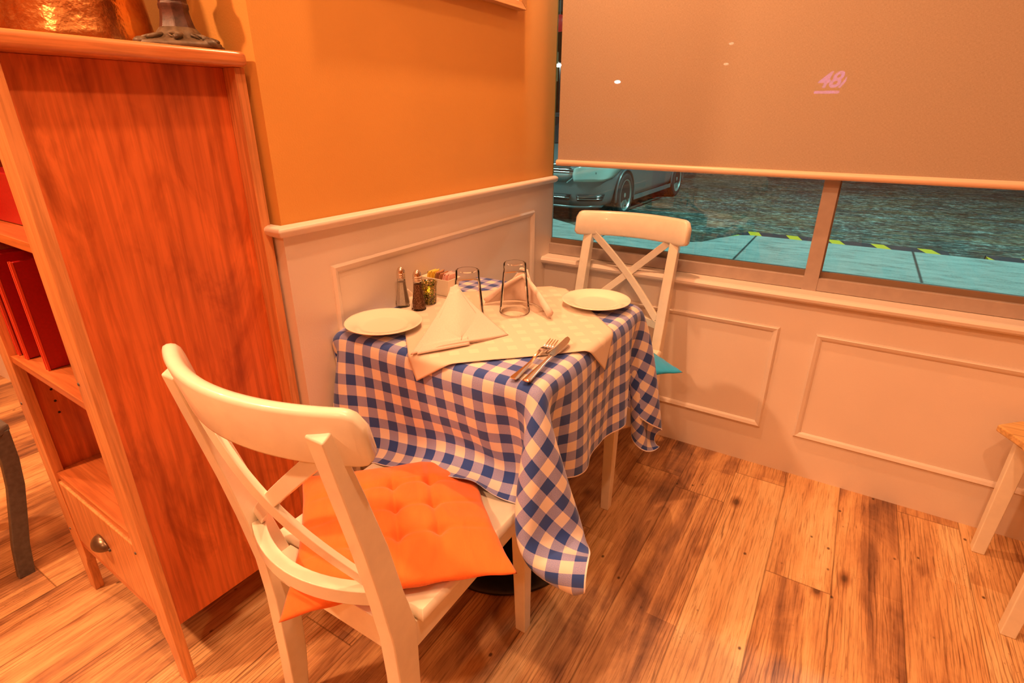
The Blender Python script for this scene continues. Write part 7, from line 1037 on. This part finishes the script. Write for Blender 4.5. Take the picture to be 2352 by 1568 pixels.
            bm = bmesh.new(); lathe(bm, [(.215, .0), (.225, -.01), (.29, -.0), (.310, .02), (.312, .05), (.312, .08), (.300, .105), (.285, .112), (.235, .112), (.222, .104), (.215, .09)], 56); link('tyre', bm, plain('tyre_rubber', (.035, .035, .04), .75), wh, smooth=True)
            bm = bmesh.new(); lathe(bm, [(.216, .0), (.214, .06), (.216, .100), (.224, .108), (.218, .110), (.205, .092), (.205, .0)], 56)
            lathe(bm, [(0, .098), (.032, .096), (.036, .085), (.036, .05), (0, .05)], 24)
            for k in range(10):
                a = 2 * PI * k / 10 + (.06 if k % 2 else -.06)
                ca, sa = math.cos(a), math.sin(a)
                def Q(rr, tt, z): return (rr * ca - tt * sa, rr * sa + tt * ca, z)
                hexa(bm, [Q(.030, -.008, .06), Q(.030, .008, .06), Q(.210, .015, .065), Q(.210, -.015, .065)], [Q(.030, -.008, .092), Q(.030, .008, .092), Q(.210, .013, .090), Q(.210, -.013, .090)])
            bmesh.ops.recalc_face_normals(bm, faces=bm.faces); link('rim', bm, plain('alloy_rim', (.62, .72, .70), .3, metal=.6), wh)
            bm = bmesh.new(); lathe(bm, [(0, .02), (.2, .02), (.2, .03), (0, .03)], 24); link('brake_disc', bm, dark, wh)
    for s in (-1, 1): link('side_skirt', B(min(s * .885, s * .9), max(s * .885, s * .9), 1.24, 3.15, .20, .27), paint, car, bevel=.01)
    return car
car1 = make_car((-2.70, 5.00, ZG), R(0), 'silver blue car parked nose-in at the sidewalk outside the window')
def deep(root, loc, rot, label):
    def cp(o, par):
        c = o.copy(); C.objects.link(c)
        if par is not None: c.parent = par
        for ch in list(o.children): cp(ch, c)
        return c
    n_ = cp(root, None); n_.location = loc; n_.rotation_euler = (0, 0, rot); n_['label'] = label; return n_
deep(car1, (-6.4, 12.2, ZG), R(20), 'second silver car far off, glimpsed in the slit left of the blind')

# street lamps, far building, lit sign
lampm = emit('street_lamp_glow', (.9, 1.0, .95), 60); lampw = emit('warm_lamp_glow', (1, .75, .45), 14)
def street_lamp(x, y, z, mm, label, r_=.16):
    t = thing('street_lamp', label, 'street lamp', (x, y, ZG), 0, 'street lamps across the road')
    bm = bmesh.new(); sweep(bm, [(0, .25, 0), (0, .25, z - ZG + .15), (0, 0, z - ZG + .15)], circ(.05, 8), up=(1, 0, 0)); link('pole', bm, M['darkmetal'], t)
    bm = bmesh.new(); bmesh.ops.create_uvsphere(bm, u_segments=16, v_segments=10, radius=r_, matrix=Matrix.Translation((0, 0, z - ZG)) @ Matrix.Diagonal((1.3, 1, .6, 1))); link('lamp_head', bm, mm, t, smooth=True)
street_lamp(-15.62, 40, 3.58, lampm, 'bright white street lamp shining through the blind at upper left', .19)
street_lamp(-7.86, 40, 5.67, lampw, 'upper one of two dim warm street lamps behind the blind', .13)
street_lamp(-8.01, 40, 4.47, lampw, 'lower one of two dim warm street lamps behind the blind', .13)
street_lamp(-15.42, 30, 4.0, lampm, 'bright white street lamp seen in the slit left of the blind', .15)
bd = thing('brick_building', 'dark building with small lit windows across the street', 'building', (-8, 46, ZG))
link('wall', B(-26, 20, 0, 4, 0, 14), plain('dark_brick', (.10, .055, .045), .9, 2, .3), bd)
link('cornice', B(-26, 20, -.3, 0, 9.6, 10.4), plain('pale_cornice', (.5, .35, .28), .8), bd)
wg = emit('lit_window', (.5, .48, .25), .35)
for k in range(14):
    fr_ = link('window', B(-17 + k * .9, -16.5 + k * .9, -.06, 0, .8 + 3.4 * (k % 3 > 0), 3.2 + 3.4 * (k % 3 > 0)), dark_ if False else M['darkmetal'], bd)
    link('glazing', B(-16.95 + k * .9, -16.55 + k * .9, -.08, -.06, .85 + 3.4 * (k % 3 > 0), 3.15 + 3.4 * (k % 3 > 0)), wg, fr_)
ln = thing('red_lantern', 'round red lantern at the top of the slit left of the blind', 'lantern', (-3.85, 7.55, 2.72))
bm = bmesh.new(); bmesh.ops.create_uvsphere(bm, u_segments=24, v_segments=16, radius=.13); link('shade', bm, emit('red_lantern_glow', (.75, .02, .03), .8), ln, smooth=True)
bm = bmesh.new(); sweep(bm, [(0, 0, .12), (0, 0, .9)], circ(.01, 8), up=(1, 0, 0)); link('cord', bm, M['darkmetal'], ln)
# lit sign
sg = thing('lit_sign', 'pink lit lettering on a sign across the street, faint through the blind', 'sign', (-1.58, 40, 3.24))
pinkm = emit('pink_neon', (.36, .24, 1.0), 9.0)
pinkm.node_tree.nodes['Principled BSDF'].inputs['Emission Color'].default_value = (.62, .26, 1.0, 1)
fc = bpy.data.curves.new('lettering', 'FONT'); fc.body = '48/'; fc.size = 1.25; fc.align_x = 'CENTER'; fc.extrude = .02; fc.shear = .35; fc.offset = .03
fo = bpy.data.objects.new('tmp', fc); C.objects.link(fo); bpy.context.view_layer.update()
me = bpy.data.meshes.new_from_object(fo); bpy.data.objects.remove(fo)
lo_ = bpy.data.objects.new('lettering', me); C.objects.link(lo_); lo_.parent = sg; lo_.rotation_euler = (PI / 2, 0, 0); lo_.location = (0, 0, -.30); me.materials.clear(); me.materials.append(pinkm)
link('underline', B(-.85, .55, -.02, .02, -.66, -.50), pinkm, sg)
link('board', B(-1.1, 1.1, .08, .16, -.9, .9), M['black'], sg)
bm = bmesh.new(); sweep(bm, [(0, .3, -3.38), (0, .3, .5)], circ(.06, 8), up=(1, 0, 0)); link('pole', bm, M['darkmetal'], sg)
